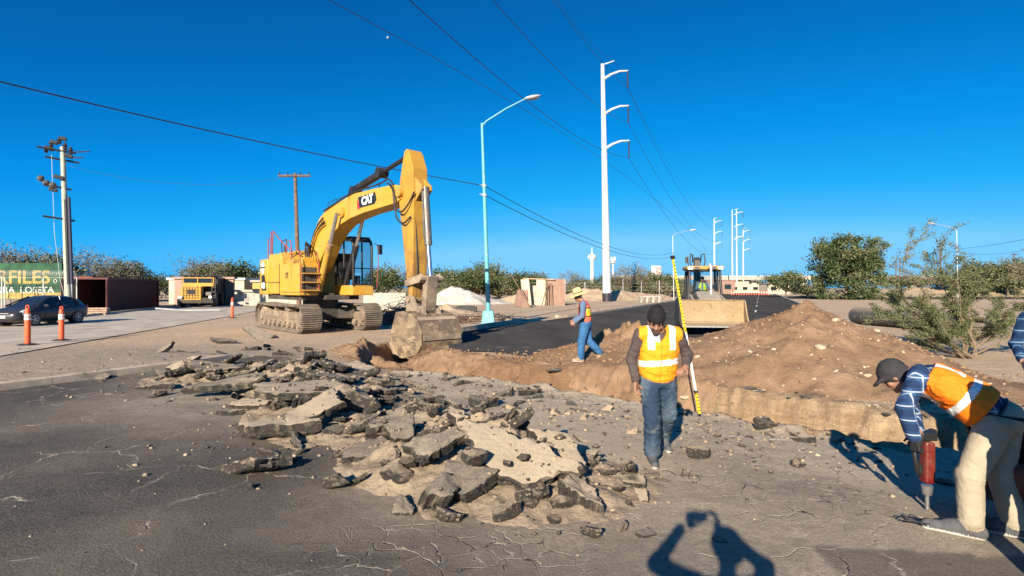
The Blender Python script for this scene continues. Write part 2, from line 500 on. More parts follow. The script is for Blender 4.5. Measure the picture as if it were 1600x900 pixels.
# ---------------------------------------------------------------- ground
TRENCH = [(-3.5, 18.3), (-3.6, 16.2), (-2.7, 14.3), (-0.7, 13.3), (1.5, 11.45), (3.3, 9.35), (5.2, 7.6), (7.5, 5.7), (10.5, 3.4)]
CURB = [(-13.5, 2.6), (-11.3, 6.8), (-9.6, 10.2), (-8.2, 12.9), (-7.3, 15.2)]
def trench_q(x, y):
    d, side, par = poly_dist(x, y, TRENCH)
    hw = np.interp(par, [0, 1, 2, 3, 4, 5, 6, 8], [0.95, 1.0, 1.25, 1.35, 1.3, 1.1, 1.0, 1.0])
    d = d + 0.07 * fbm(x * 1.1, y * 1.1, None, 2, 5) + 0.045 * fbm(x * 4.1, y * 4.1, None, 4, 9, 0.7)
    # negative = inside; side -1 = near bank
    return d - hw, side, par
def height(x, y):
    x = np.asarray(x, float); y = np.asarray(y, float)
    near = 1 - sstep(16, 24, np.hypot(x, y))
    z = near * (0.018 * fbm(x * 0.45, y * 0.45, None, 4, 3) + 0.006 * fbm(x * 4, y * 4, None, 3, 8))
    d, side, par = poly_dist(x, y, CURB)
    s = d * side + 0.03 * vnoise(x * 2, y * 2, None, 4)
    pl = sstep(-0.02, 0.09, s) * (1 - sstep(2.0, 4.0, -x - 9.5 + 0 * y) ) * (1 - sstep(3.6, 4.2, par)) * (1 - sstep(15.5, 19, y))
    z = z + 0.14 * pl
    q, sd, par = trench_q(x, y)
    depth = np.interp(par, [0, 1, 1.8, 3, 4.2, 6, 8], [0.75, 0.6, 0.75, 0.95, 1.0, 1.05, 1.0])
    wall = np.where(sd > 0, np.interp(par, [0, 3, 4.5, 8], [1.1, 1.0, 0.42, 0.4]), 0.30)
    prof = sstep(0.0, 1.0, -q / wall + 0.05 * fbm(x * 7, y * 7, None, 2, 23)) * (0.9 + 0.12 * fbm(x * 2.2, y * 2.2, None, 4, 21, 0.6))
    z = z - depth * prof * (q < 0.0)
    # ragged broken lip on both banks
    lip = np.exp(-((q - 0.10) / 0.22) ** 2) * (q > -0.05)
    z = z + lip * near * (0.035 + 0.05 * fbm(x * 3.1, y * 3.1, None, 4, 31))
    return z
def gh(x, y):
    return float(height(np.array([x]), np.array([y]))[0])

def axis_lines(a, b, step, lo, hi, g0=1.09):
    mid = list(np.arange(a, b + step / 2, step)); s = step; v = mid[-1]
    while v < hi:
        s *= g0; v += s; mid.append(min(v, hi))
    s = step; v = mid[0]; pre = []
    while v > lo:
        s *= g0; v -= s; pre.append(max(v, lo))
    return np.array(pre[::-1] + mid)
gx = axis_lines(-11.5, 8.8, 0.055, -1800, 1800)
gy = axis_lines(2.6, 17.6, 0.055, -60, 2600)
XX, YY = np.meshgrid(gx, gy)
ZZ = height(XX, YY)
ny, nx = XX.shape
idx = np.arange(nx * ny).reshape(ny, nx)
quads = np.stack([idx[:-1, :-1], idx[:-1, 1:], idx[1:, 1:], idx[1:, :-1]], -1).reshape(-1, 4)
V = np.stack([XX, YY, ZZ], -1).reshape(-1, 3)
q, sd, par = trench_q(V[:, 0], V[:, 1])
# crumble the cut faces of the trench in all directions
wq = np.clip(1 - np.abs(q + 0.25) / 0.45, 0, 1) * (V[:, 2] < -0.03)
ii = np.where(wq > 0)[0]
for c_ in range(3):
    V[ii, c_] += (0.055, 0.055, 0.05)[c_] * wq[ii] * fbm(V[ii, 0] * 5.0 + 7 * c_, V[ii, 1] * 5.0, V[ii, 2] * 8.0 + 3 * c_, 3, 230 + c_, 0.65)
STREET_POLY = [(-60, -59), (60, -59), (34, -14), (12, 2.3), (8.6, 3.7)] + \
    [(6.9, 5.0), (4.6, 6.75), (2.65, 8.5), (1.0, 10.4), (-1.0, 11.95), (-2.6, 12.6), (-4.0, 14.2), (-6.0, 15.0)] + CURB[::-1][:-1] + [(-13.5, 2.6), (-30, -30)]
cx = V[quads].mean(1)
jit = 0.22 * fbm(cx[:, 0] * 1.7, cx[:, 1] * 1.7, None, 4, 44)
cq, csd, _ = trench_q(cx[:, 0], cx[:, 1])
isst = in_poly(cx[:, 0] + jit, cx[:, 1] + jit * 0.8, STREET_POLY) & (cq > 0.06)
# clean kerb side
dk, sk, pk = poly_dist(cx[:, 0], cx[:, 1], CURB)
isst &= ~((dk * sk > -0.03) & (pk < 3.99) & (cx[:, 1] > 2.6))

def attrs(o, x, y, z):
    q, sd, par = trench_q(x, y)
    soil = 1 - sstep(0.0, 0.7, q + 0.3 * fbm(x, y, None, 3, 61))
    soil = np.maximum(soil, 0.75 * np.exp(-((np.hypot((x + 3.6) / 1.6, (y - 15.6) / 1.2)) ** 2)))
    right = sstep(3.6, 5.2, par)
    sandy = (q < 0.25) * right * sstep(-0.95, -0.55, z + 0.16 * vnoise(x * 1.5, y * 1.5, None, 71)) * (0.75 + 0.25 * vnoise(x * 3, y * 3, None, 73))
    heap = np.maximum.reduce([np.exp(-(np.hypot((x + 4.2) / 3.0, (y - 10.3) / 3.0)) ** 2), np.exp(-(np.hypot((x + 0.2) / 1.7, (y - 6.0) / 1.5)) ** 2),
                              1 - sstep(0.3, 2.6, q)])
    dust = 0.025 + 0.64 * sstep(-2.6, 1.2, x + 0.25 * (y - 5)) + 0.85 * heap - 0.0 * x
    dust = np.clip(dust + 0.16 * fbm(x * 0.5, y * 0.5, None, 4, 81), 0.04, 0.95)
    crack = np.exp(-(np.hypot((x + 0.55) / 0.95, (y - 3.9) / 0.6)) ** 2) + 0.7 * np.exp(-(np.hypot((x - 3.0) / 0.9, (y - 5.4) / 0.9)) ** 2) + 0.6 * np.exp(-(np.hypot((x - 1.2) / 1.6, (y - 5.0) / 1.0)) ** 2) + 0.3 * fbm(x * 0.8, y * 0.8, None, 3, 91)
    patch = in_poly(x, y, [(2.25, 4.05), (3.0, 3.97), (6.0, 3.5), (7, -4), (3.0, -4), (2.1, 2.5)]).astype(float)
    pave = (1 - sstep(15.5, 21, y)) * (x < -6) * 1.0
    for n, a in (('soil', soil), ('sandy', sandy), ('dust', dust), ('crack', np.clip(crack, 0, 1)), ('patch', patch), ('pave', pave)):
        at = o.data.attributes.new(n, 'FLOAT', 'POINT')
        at.data.foreach_set('value', np.asarray(a, np.float32))
def submesh(name, faces, mat):
    u, inv = np.unique(faces.ravel(), return_inverse=True)
    o = np_mesh(name, V[u], inv.reshape(-1, 4), mat, smooth=179)
    attrs(o, V[u][:, 0], V[u][:, 1], V[u][:, 2])
    tag(o, kind='structure')
    return o
submesh('ground', quads[~isst], M['dirt'])
submesh('street', quads[isst], M['street'])

def sheet(name, pts, z, mat):
    mb = MB(); mb.add([(p[0], p[1], z) for p in pts], [tuple(range(len(pts)))])
    o = mb.build(name, mat); 
    b = bmesh.new(); b.from_mesh(o.data)
    for f in b.faces:
        if f.normal.z < 0: f.normal_flip()
    bmesh.ops.triangulate(b, faces=b.faces[:]); b.to_mesh(o.data); b.free()
    return tag(o, kind='structure')
def ribbon(mb, pts, width, z0, z1, mi=0):
    pts = [Vector((p[0], p[1], 0)) for p in pts]; rings = []
    for i, p in enumerate(pts):
        d = (pts[min(i + 1, len(pts) - 1)] - pts[max(i - 1, 0)]).normalized()
        n = Vector((-d.y, d.x, 0)) * (width / 2)
        rings.append([p - n + Vector((0, 0, z0)), p + n + Vector((0, 0, z0)), p + n * 0.85 + Vector((0, 0, z1)), p - n * 0.85 + Vector((0, 0, z1))])
    mb.loft(rings, mi)
RD = 0.456
def road_l(Y): return 5.5 + RD * (Y - 38.9)
def road_r(Y): return 13.6 + RD * (Y - 20)
sheet('road', [(-3.9, 20.2), (-2.7, 19.5), (-2.1, 18.0), (-1.9, 16.5), (-0.6, 16.2), (0.5, 15.0), (1.3, 14.0), (2.4, 13.0), (4.2, 12.0), (9.9, 11.9), (road_r(20), 20), (road_r(420), 420), (road_l(420), 420), (road_l(39), 39)], 0.026, M['road'])
mb = MB()
for off, w in ((4.4, 0.13), (8.3, 0.13)):
    for k in range(26):
        Y0 = 38 + k * 13.5 + off
        if Y0 < 40 and off > 5: continue
        a = Vector((road_r(Y0) - off * 1.1, Y0, 0.034)); dirv = Vector((RD, 1, 0)).normalized(); nn = Vector((dirv.y, -dirv.x, 0)) * w / 2
        b2 = a + dirv * 4.5
        mb.quad(a - nn, a + nn, b2 + nn, b2 - nn)
o = mb.build('lane_markings', M['line'], recalc=True); tag(o, kind='structure')
sheet('side_street', [(-13.2, 3), (-14.2, 14.8), (-18.8, 36), (-25.5, 62), (-34, 100), (-46, 100), (-35, 58), (-30.3, 43), (-27.9, 35.5), (-26.2, 30), (-24, 20), (-22.6, 3)], 0.03, M['side_street'])
sheet('far_road', [(48, 100), (52, 92), (420, 104), (420, 190), (96, 170)], 0.03, M['road'])
mb = MB(); ribbon(mb, [(-22.8, 3), (-24.2, 20), (-26.4, 30), (-28.1, 35.5), (-30.5, 43), (-35.2, 58), (-46.2, 100)], 0.25, -0.05, 0.16)
tag(mb.build('kerb', M['kerb'], recalc=True), kind='structure')
mb = MB(); ribbon(mb, [(-3.6, 20.6), (-2.9, 22.4), (-1.6, 25.6), (-0.2, 28.7), (0.35, 30.0), (0.25, 30.9), (-0.6, 31.7), (-2.5, 32.3)], 0.28, -0.05, 0.2)
tag(mb.build('kerb', M['kerb'], recalc=True), kind='structure')
mb = MB(); ribbon(mb, [(2.9, 35.2), (3.6, 36.0)] + [(road_l(y) - 0.1, y) for y in (38.9, 60, 100, 200, 400)], 0.25, -0.05, 0.16)
tag(mb.build('kerb', M['kerb'], recalc=True), kind='structure')
mb = MB(); ribbon(mb, [(road_r(y) + 0.1, y) for y in (22, 40, 60, 100, 200, 400)], 0.25, -0.05, 0.18)
tag(mb.build('kerb', M['kerb'], recalc=True), kind='structure')
mb = MB(); ribbon(mb, [(-16.0, -2.0), (-13.5, 2.6), (-11.3, 6.8), (-9.6, 10.2), (-8.2, 12.9), (-7.6, 14.5)], 0.22, -0.1, 0.15)
tag(mb.build('kerb', M['kerb'], recalc=True, bevel=.02), kind='structure')
# worn white line left on the old street and by the trench
mb = MB()
for (pts, w) in (([(0.15, 9.3), (1.2, 9.0), (2.0, 8.8)], 0.05), ([(2.75, 7.15), (3.3, 6.95), (3.75, 6.85)], 0.05)):
    for a, b in zip(pts[:-1], pts[1:]):
        n = 6
        for k in range(n):
            p0 = Vector(a).lerp(Vector(b), k / n); p1 = Vector(a).lerp(Vector(b), (k + random.uniform(0.6, 1.0)) / n)
            ww = w * random.uniform(0.5, 1)
            mb.quad((p0.x, p0.y - ww / 2, gh(*p0) + .006), (p1.x, p1.y - ww / 2, gh(*p1) + .006), (p1.x, p1.y + ww / 2, gh(*p1) + .006), (p0.x, p0.y + ww / 2, gh(*p0) + .006))
tag(mb.build('worn_road_line', M['line'], recalc=True), kind='structure')

# ---------------------------------------------------------------- piles
def pile_h(x, y, ridge, w, seed, amp=0.12, fs=1.0, power=1.25):
    """height above ground of a pile whose crest is a polyline of (x, y, z)"""
    n = 14 * (len(ridge) - 1); wob = 1 + 0.10 * fbm(x * fs, y * fs, None, 3, seed + 3); zm = max(p[2] for p in ridge)
    acc = np.zeros(np.shape(x)); R_ = np.array(ridge, float)
    for i in range(n + 1):
        u = i / n * (len(ridge) - 1); k = min(int(u), len(ridge) - 2); p = R_[k] + (R_[k + 1] - R_[k]) * (u - k); tg = R_[k + 1] - R_[k]
        dx, dy = x - p[0], y - p[1]; sd = (tg[0] * dy - tg[1] * dx) / np.hypot(tg[0], tg[1])
        m = sstep(-0.6, 0.6, sd); ww = (w[0] + (w[1] - w[0]) * m) * (0.55 + 0.45 * p[2] / zm)
        t = np.clip(1 - np.sqrt(dx * dx + dy * dy + 0.004) * wob / ww, 0, None)
        acc = np.maximum(acc, p[2] * t ** power)
    hh = acc; t = np.clip(acc / zm * 1.5, 0, 1); zr = np.maximum(acc, 0.35 * zm)
    hh = hh + amp * zr * fbm(x * 1.9 * fs, y * 1.9 * fs, None, 6, seed, 0.56) * np.clip(t * 3, 0, 1) + 0.02 * fbm(x * 9, y * 9, None, 3, seed + 40) * np.clip(t * 5, 0, 1) * min(1, 3 * amp)
    return hh
def pile(name, ridge, w, seed, mat, res=0.06, amp=0.12, fs=1.0, power=1.25, label=None, cat='dirt pile', group=None):
    xs = [p[0] for p in ridge]; ys = [p[1] for p in ridge]; W = max(w) * 1.25
    x = np.arange(min(xs) - W, max(xs) + W, res); y = np.arange(min(ys) - W, max(ys) + W, res)
    X, Y = np.meshgrid(x, y)
    hh = pile_h(X, Y, ridge, w, seed, amp, fs, power)
    n1, n2 = X.shape
    idx = np.arange(n1 * n2).reshape(n1, n2)
    F = np.stack([idx[:-1, :-1], idx[:-1, 1:], idx[1:, 1:], idx[1:, :-1]], -1).reshape(-1, 4)
    keep = (hh.ravel()[F] > 0.012).any(1)
    F = F[keep]
    u, inv = np.unique(F.ravel(), return_inverse=True)
    x0, y0 = np.mean(xs), np.mean(ys); z0 = gh(x0, y0)
    Vp = np.stack([X.ravel()[u], Y.ravel()[u], height(X.ravel()[u], Y.ravel()[u]) + hh.ravel()[u] - 0.03], -1)
    o = np_mesh(name, Vp - np.array([x0, y0, z0]), inv.reshape(-1, 4), mat, smooth=179)
    o.location = (x0, y0, z0)
    tag(o, label, cat, group)
    return (lambda a, b: pile_h(np.atleast_1d(a), np.atleast_1d(b), ridge, w, seed, amp, fs, power))

R_BIG = [(2.7, 15.2, 0.62), (3.7, 13.9, 0.72), (4.6, 13.1, 0.80), (5.6, 12.7, 1.22), (6.7, 12.35, 1.62), (7.5, 12.0, 1.2), (8.2, 11.3, 0.62), (8.9, 10.5, 0.2)]
ph_big = pile('soil_mound', R_BIG, (3.3, 2.6), 101, M['brown_pile'], 0.045, 0.055, 1.2, 1.0, 'long brown soil mound studded with pale stones on the far side of the trench')
ph_hat = pile('soil_mound', [(2.3, 16.0, 0.2), (2.7, 15.4, 0.72), (3.15, 14.9, 0.98), (3.7, 14.1, 0.75)], (1.1, 1.1), 131, M['brown_pile'], 0.04, 0.3, 1.6, 1.0, 'lumpy low brown dirt pile behind the man in the straw hat')
ph_bkt = pile('soil_mound', [(-5.0, 17.6, 0.18), (-4.3, 16.4, 0.42), (-3.1, 15.2, 0.34), (-1.6, 15.3, 0.2), (-0.6, 15.0, 0.06)], (1.15, 1.0), 151, M['brown_pile'], 0.04, 0.2, 1.5, 1.0, 'loose brown soil bank along the trench edge under the excavator bucket')
R_LEFT = [(-6.6, 11.3, 0.16), (-5.2, 11.6, 0.34), (-3.9, 10.6, 0.38), (-3.0, 9.0, 0.34), (-2.5, 7.8, 0.26), (-2.2, 7.2, 0.12)]
ph_left = pile('rubble_heap', R_LEFT, (1.5, 2.1), 171, M['rubble_dirt'], 0.035, 0.26, 2.6, 1.0, 'wide flat heap of dirt and broken slabs left of the centre rubble', 'rubble heap')
R_MID = [(-1.3, 6.9, 0.16), (-0.85, 6.5, 0.42), (-0.35, 6.05, 0.55), (0.15, 5.6, 0.42), (0.55, 5.5, 0.22), (0.9, 5.6, 0.1)]
ph_mid = pile('rubble_heap', R_MID, (1.45, 1.1), 191, M['rubble_dirt'], 0.025, 0.20, 2.8, 1.0, 'tall pale rubble heap of dirt and large slabs in the middle foreground', 'rubble heap')
pile('gravel_mound', [(-9.0, 66, 1.3), (-7.2, 65, 2.2), (-5.4, 65, 1.9), (-3.6, 66, 1.0), (-1.6, 67, 0.5)], (3.0, 3.0), 211, M['gravel_pile'], 0.22, 0.10, 0.5, 0.9, 'pale grey gravel mound on the sandy lot behind the turquoise lamp post', 'gravel pile')
pile('sand_mound', [(-1.5, 70, 0.6), (0.6, 69, 1.3), (2.2, 69, 0.9)], (2.4, 2.4), 223, M['tan_pile'], 0.22, 0.14, 0.5, 0.9, 'small tan sand mound between gravel pile and brick ruin', 'sand pile')
pile('sand_mound', [(8.0, 82, 0.8), (11, 84, 1.7), (15, 86, 1.9), (19, 88, 1.3), (25, 92, 1.0)], (4, 4), 239, M['tan_pile'], 0.35, 0.14, 0.35, 0.9, 'long low tan sand bank around the foot of the tall monopole', 'sand pile')
pile('sand_mound', [(-6.2, 40, 0.3), (-5.0, 41, 0.7), (-3.6, 41.5, 0.3)], (1.6, 1.6), 251, M['tan_pile'], 0.12, 0.2, 0.8, 0.9, 'little sand heap close behind the excavator bucket arm', 'sand pile')
pile('sand_mound', [(80, 122, 1.0), (98, 126, 2.4), (130, 132, 3.4), (170, 138, 4.2), (215, 140, 4.4)], (14, 14), 263, M['tan_pile'], 1.0, 0.14, 0.12, 0.9, 'long dry embankment beyond the far road at right', 'embankment')
# ---------------------------------------------------------------- rubble
def hull2(p):
    p = sorted(map(tuple, p))
    def half(q):
        h = []
        for c in q:
            while len(h) > 1 and (h[-1][0] - h[-2][0]) * (c[1] - h[-2][1]) - (h[-1][1] - h[-2][1]) * (c[0] - h[-2][0]) <= 0: h.pop()
            h.append(c)
        return h
    a, b = half(p), half(p[::-1]); return np.array(a[:-1] + b[:-1])
def chunk_mesh(seed, thick=0.12, nseg=54, rough=1.0):
    """broken slab: flat worn top, ragged fractured sides"""
    r = np.random.default_rng(seed)
    cor = hull2(np.column_stack([r.uniform(-.55, .55, 7), r.uniform(-.42, .42, 7)])); cor = cor - cor.mean(0); k = len(cor)
    cor = cor / np.ptp(cor[:, 0])
    tot = [np.hypot(*(cor[(i + 1) % k] - cor[i])) for i in range(k)]; per = []
    for i in range(k):
        m = max(3, int(round(nseg * tot[i] / sum(tot)))); e = cor[(i + 1) % k] - cor[i]; nn = np.array([e[1], -e[0]]) / (tot[i] + 1e-9)
        ph = r.uniform(0, 9); st = np.cumsum(r.normal(0, .012, m)); st -= np.linspace(0, st[-1], m)
        for j in range(m): per.append(cor[i] + e * j / m + nn * (st[j] + .016 * r.standard_normal()))
    per = np.array(per); n = len(per)
    out = per / np.linalg.norm(per, axis=1)[:, None]
    rings = []; th = thick
    for q, z in ((0, .5), (.4, .5), (.7, .5), (.88, .5), (.965, .47)): rings.append(np.column_stack([per * q, np.full(n, th * z)]))
    for z, q in ((.36, 1.0), (.16, 1.012), (-.02, .985), (-.2, 1.0), (-.38, .95)):
        off = r.normal(0, .014, n); off = .5 * off + .5 * np.roll(off, 1)
        rings.append(np.column_stack([per * q + out * off[:, None], np.full(n, th * z) + r.normal(0, .006, n)]))
    for q in (.8, .4, .0): rings.append(np.column_stack([per * q, np.full(n, -th * .5)]))
    V = np.concatenate(rings); s = seed * 1.7
    edge = np.repeat(np.array([.15, .2, .25, .45, 1.0, 1.3, 1.5, 1.5, 1.5, 1.3, 1, .8, .4]), n)
    d = np.stack([fbm(V[:, 0] * 11 + s, V[:, 1] * 11, V[:, 2] * 16 + i * 9, 3, seed + i, .6) for i in range(3)], -1)
    V = V + d * (0.009 * rough * edge[:, None])
    V[:, 2] += 0.02 * rough * fbm(V[:, 0] * 2.2 + s, V[:, 1] * 2.2, None, 2, seed)
    F = []
    for a in range(len(rings) - 1):
        for i in range(n): F.append((a * n + i, (a + 1) * n + i, (a + 1) * n + (i + 1) % n, a * n + (i + 1) % n))
    return V, np.array(F)
def rock_mesh(seed, n=9, sub=3, flat=0.8, rough=0.05):
    r = np.random.default_rng(seed)
    b = bmesh.new(); bmesh.ops.create_icosphere(b, subdivisions=sub, radius=1.0)
    V = np.array([v.co[:] for v in b.verts]); F = np.array([[v.index for v in f.verts] for f in b.faces]); b.free()
    pl = r.standard_normal((n, 3)); pl /= np.linalg.norm(pl, axis=1)[:, None]
    off = r.uniform(0.55, 0.9, n)
    dots = V @ pl.T
    rad = np.min(np.where(dots > 0.05, off / np.maximum(dots, 0.05), 9), axis=1)
    V = V * np.minimum(rad, 1.05)[:, None]
    V = V * (1 + rough * fbm(V[:, 0] * 2.5 + seed, V[:, 1] * 2.5, V[:, 2] * 2.5, 4, seed))[:, None]
    V = V * np.array([r.uniform(0.9, 1.3), r.uniform(0.75, 1.0), flat]) * 0.5
    return V, F
SLABS = [chunk_mesh(300 + i, random.uniform(0.08, 0.125)) for i in range(20)]
ROCKS = [rock_mesh(400 + i, 11, 4, 0.75, 0.11) for i in range(12)]
PEBS = [rock_mesh(430 + i, 6, 1, 0.75, 0.02) for i in range(6)]
def mk_mesh(name, vf, mat, smooth=35):
    mi = None
    if isinstance(mat, list):
        nf = len(vf[1]) // 12; mi = (np.arange(len(vf[1])) // nf >= 4).astype(int)      # first four rings of faces are the worn top
    o = np_mesh(name, vf[0], vf[1], mat, mi, smooth=smooth); me = o.data
    bpy.data.objects.remove(o); return me
SLAB_ME = [mk_mesh('asphalt_slab', s, [M['slab_top'], M['chunk']], 16) for s in SLABS]
SLABD_ME = [mk_mesh('asphalt_slab', s, [M['slab_top_dark'], M['chunk_dark']], 16) for s in SLABS[:8]]
ROCK_ME = [mk_mesh('asphalt_lump', s, M['chunk'], 30) for s in ROCKS]
ROCKD_ME = [mk_mesh('asphalt_lump', s, M['chunk_dark'], 30) for s in ROCKS[:6]]
CLOD_ME = [mk_mesh('dirt_clod', s, M['clod'], 30) for s in ROCKS]
STONE_ME = [mk_mesh('stone', s, M['stone'], 30) for s in ROCKS]

def put(name, me, loc, size, rot, label, cat, group=None):
    o = bpy.data.objects.new(name, me); COL.objects.link(o)
    o.location = loc; o.scale = size if hasattr(size, '__len__') else (size,) * 3
    o.rotation_euler = rot
    return tag(o, label, cat, group)
def rest_zs(x, y):
    x = np.atleast_1d(np.asarray(x, float)); y = np.atleast_1d(np.asarray(y, float))
    z = height(x, y)
    for f in (ph_left, ph_mid, ph_bkt, ph_hat, ph_big):
        k = f(x, y); z = z + np.where(k > 0.02, k, 0)
    return z
def rest_z(x, y): return float(rest_zs(x, y)[0])

def refresh():
    bpy.context.view_layer.update(); return bpy.context.evaluated_depsgraph_get()
DG = None
def drop(x, y, top=4.0):
    """height of whatever lies at x, y"""
    ok, p, *_ = scene.ray_cast(DG, Vector((x, y, top)), Vector((0, 0, -1)))
    return p.z if ok else 0.0
def seen(px, py):
    ok, p, *_ = scene.ray_cast(DG, Vector((0, 0, CAMH)), (P(px, py, 1.0) - Vector((0, 0, CAMH))).normalized())
    return p
# --- the large slabs of the middle heap: (px, py, width in px, depth scale, tilt towards camera, roll, spin, lift, mesh, dark, label)
def slab_at(px, py, z, wpx, sy, rx, ry, rz, k, dark, label, cat='asphalt slab', group=None, th=1.0, rock=False):
    p = G(px, py, z); w = wpx / FPX * p.y
    me = (ROCKD_ME[k % 6] if dark else ROCK_ME[k % 12]) if rock else (SLABD_ME[k % 8] if dark else SLAB_ME[k % 20])
    return put('asphalt_lump' if rock else 'asphalt_slab', me, p, (w, w * sy, w * 0.9 if rock else th), (R(rx), R(ry), R(rz)), label, cat, group)
slab_at(800, 712, 0.34, 185, 1.15, 34, -6, 12, 3, False, 'largest dusty slab leaning on the front of the middle heap, facing the camera', th=1.5)
slab_at(882, 708, 0.26, 135, 0.62, 26, 22, -38, 5, False, 'thick grey slab tilted down to the right on the middle heap', th=1.6)
slab_at(722, 757, 0.16, 92, 0.8, 34, 6, -22, 2, True, 'dark topped slab in front of the largest dusty slab', th=1.4)
slab_at(610, 697, 0.14, 150, 0.5, 14, -8, 27, 7, False, 'long pale slab with black edge at the left foot of the middle heap', th=1.2)
slab_at(692, 768, 0.15, 85, 0.8, 30, -14, 70, 9, False, 'upright brownish slab at the front left of the middle heap', th=1.8)
slab_at(909, 775, 0.10, 78, 0.8, 12, 14, -30, 11, False, 'pale lump slab lying at the right front of the middle heap', th=1.6)
slab_at(884, 785, 0.06, 42, 0.9, 0, 0, 20, 4, False, 'rounded grey lump in front of the pale slab at right', 'asphalt lump', rock=True)
slab_at(795, 800, 0.05, 52, 0.7, 6, -8, 20, 5, False, 'grey lump lying lowest at the front of the middle heap', 'asphalt lump', rock=True)
slab_at(828, 786, 0.07, 30, 0.9, 0, 0, 60, 6, False, 'small dusty lump under the front edge of the largest slab', 'asphalt lump', rock=True)
slab_at(700, 690, 0.42, 110, 0.8, 30, -18, 30, 8, False, 'dusty slab leaning on the upper left of the middle heap', th=1.6)
slab_at(806, 655, 0.45, 75, 0.5, 30, 28, 75, 10, False, 'narrow slab standing on edge near the top of the middle heap', th=1.1)
slab_at(742, 712, 0.42, 40, 0.9, 0, 0, 20, 7, False, 'rounded lump beside the largest slab on the middle heap', 'asphalt lump', rock=True)
slab_at(526, 752, 0.06, 46, 0.75, 6, 10, 0, 8, False, 'lone pale lump with a black broken side left of the middle heap', 'asphalt lump', rock=True)
slab_at(625, 745, 0.10, 60, 0.7, 8, 4, 10, 9, False, 'layered tan lump left of the dark topped slab', 'asphalt lump', rock=True)
slab_at(628, 662, 0.22, 115, 0.6, 18, 6, 25, 12, False, 'broad slab with rough crown between the two heaps', th=2.0)
slab_at(640, 640, 0.28, 42, 0.9, 0, 0, 0, 10, True, 'rounded dark boulder of asphalt on the broad slab between the heaps', 'asphalt lump', rock=True)
slab_at(686, 650, 0.20, 80, 0.6, 10, 4, -12, 13, True, 'grey flat slab behind the middle heap', th=1.2)
slab_at(750, 628, 0.10, 46, 0.6, 10, 4, -12, 2, True, 'small dark slab behind the top of the middle heap', th=1.2)
slab_at(828, 612, 0.08, 44, 0.6, 16, 4, 20, 4, True, 'dark slab near the trench lip, behind the middle heap', th=1.1)
slab_at(1090, 706, 0.06, 36, 0.75, 0, 4, 10, 11, False, 'brown layered lump on the asphalt right of the walking man', 'asphalt lump', rock=True)
slab_at(1192, 664, 0.05, 40, 0.6, 8, 0, 5, 0, True, 'low dark lump on the near trench lip, right of the yellow rod', 'asphalt lump', rock=True)
slab_at(975, 757, 0.03, 52, 0.6, 6, 0, -20, 3, False, 'flat pale lump with a dark rim lying alone right of the middle heap', 'asphalt lump', rock=True)
DG = refresh()
for px, py, w, k, lab in ((818, 720, 32, 1, 'black asphalt lump lying on the largest dusty slab'), (791, 726, 22, 2, 'smaller black lump left of the other on the largest slab'), (637, 728, 32, 3, 'black lump on the left flank of the middle heap')):
    p = seen(px, py); s_ = w / FPX * p.y; put('asphalt_lump', ROCKD_ME[k], p + Vector((0, 0, s_ * .12)), (s_, s_ * .8, s_ * .6), (.2, .1, k), lab, 'asphalt lump')
p = seen(872, 578); put('asphalt_lump', ROCKD_ME[4], p, (.5, .3, .14), (.1, 0, .3), 'flat dark stone on the brown bank below the man in the straw hat', 'asphalt lump')
# --- the left heap
slab_at(480, 612, 0.42, 150, 0.62, 6, 3, 8, 1, False, 'big flat pale slab lying on top of the left heap', th=1.3)
slab_at(487, 645, 0.30, 90, 0.8, 20, -14, 30, 6, False, 'grey slab below the big flat one on the left heap', th=1.3)
slab_at(400, 521, 0.18, 56, 0.5, 36, 25, -30, 6, True, 'dark slab propped up on edge at the back of the left heap', th=1.0)
slab_at(256, 548, 0.16, 46, 0.55, 26, -34, 30, 15, False, 'slab with a pale top and black side standing at the far left of the heap', th=1.1)
slab_at(346, 532, 0.10, 54, 0.6, 8, 0, 0, 3, True, 'dark flat slab on the dirt behind the left heap', th=1.0)
slab_at(293, 566, 0.24, 48, 0.7, 30, -28, 40, 8, False, 'pale tilted slab at the upper left of the left heap', th=1.1)
slab_at(432, 668, 0.16, 130, 0.45, 10, -6, 12, 9, False, 'long crumbly slab along the front of the left heap', th=1.6)
slab_at(456, 572, 0.30, 60, 0.6, 12, 0, 0, 2, True, 'bluish dark slab in the middle of the left heap', th=1.2)
slab_at(538, 580, 0.25, 95, 0.5, 6, 6, 4, 11, False, 'flat grey slab at the right end of the left heap', th=1.0)
slab_at(560, 633, 0.26, 90, 0.7, 14, 14, 0, 4, False, 'rough brown lump at the right edge of the left heap', 'asphalt lump', rock=True)
slab_at(355, 600, 0.2, 110, 0.4, 8, -4, 4, 12, False, 'long layered slab stacked at the left of the heap', th=1.2)
slab_at(335, 575, 0.3, 130, 0.4, 6, 3, -4, 13, False, 'long layered slab topmost in the stack at the left of the heap', th=1.0)
slab_at(247, 603, 0.06, 60, 0.6, 10, -6, 10, 5, False, 'slab with black broken edge lowest at the left end of the heap', th=1.0)
slab_at(400, 630, 0.10, 75, 0.5, 14, -6, 10, 7, False, 'slab with a black front edge at the foot of the left heap', th=1.1)
slab_at(358, 645, 0.04, 40, 0.5, 8, -2, 20, 3, True, 'small black edged slab lying before the left heap', th=1.0)

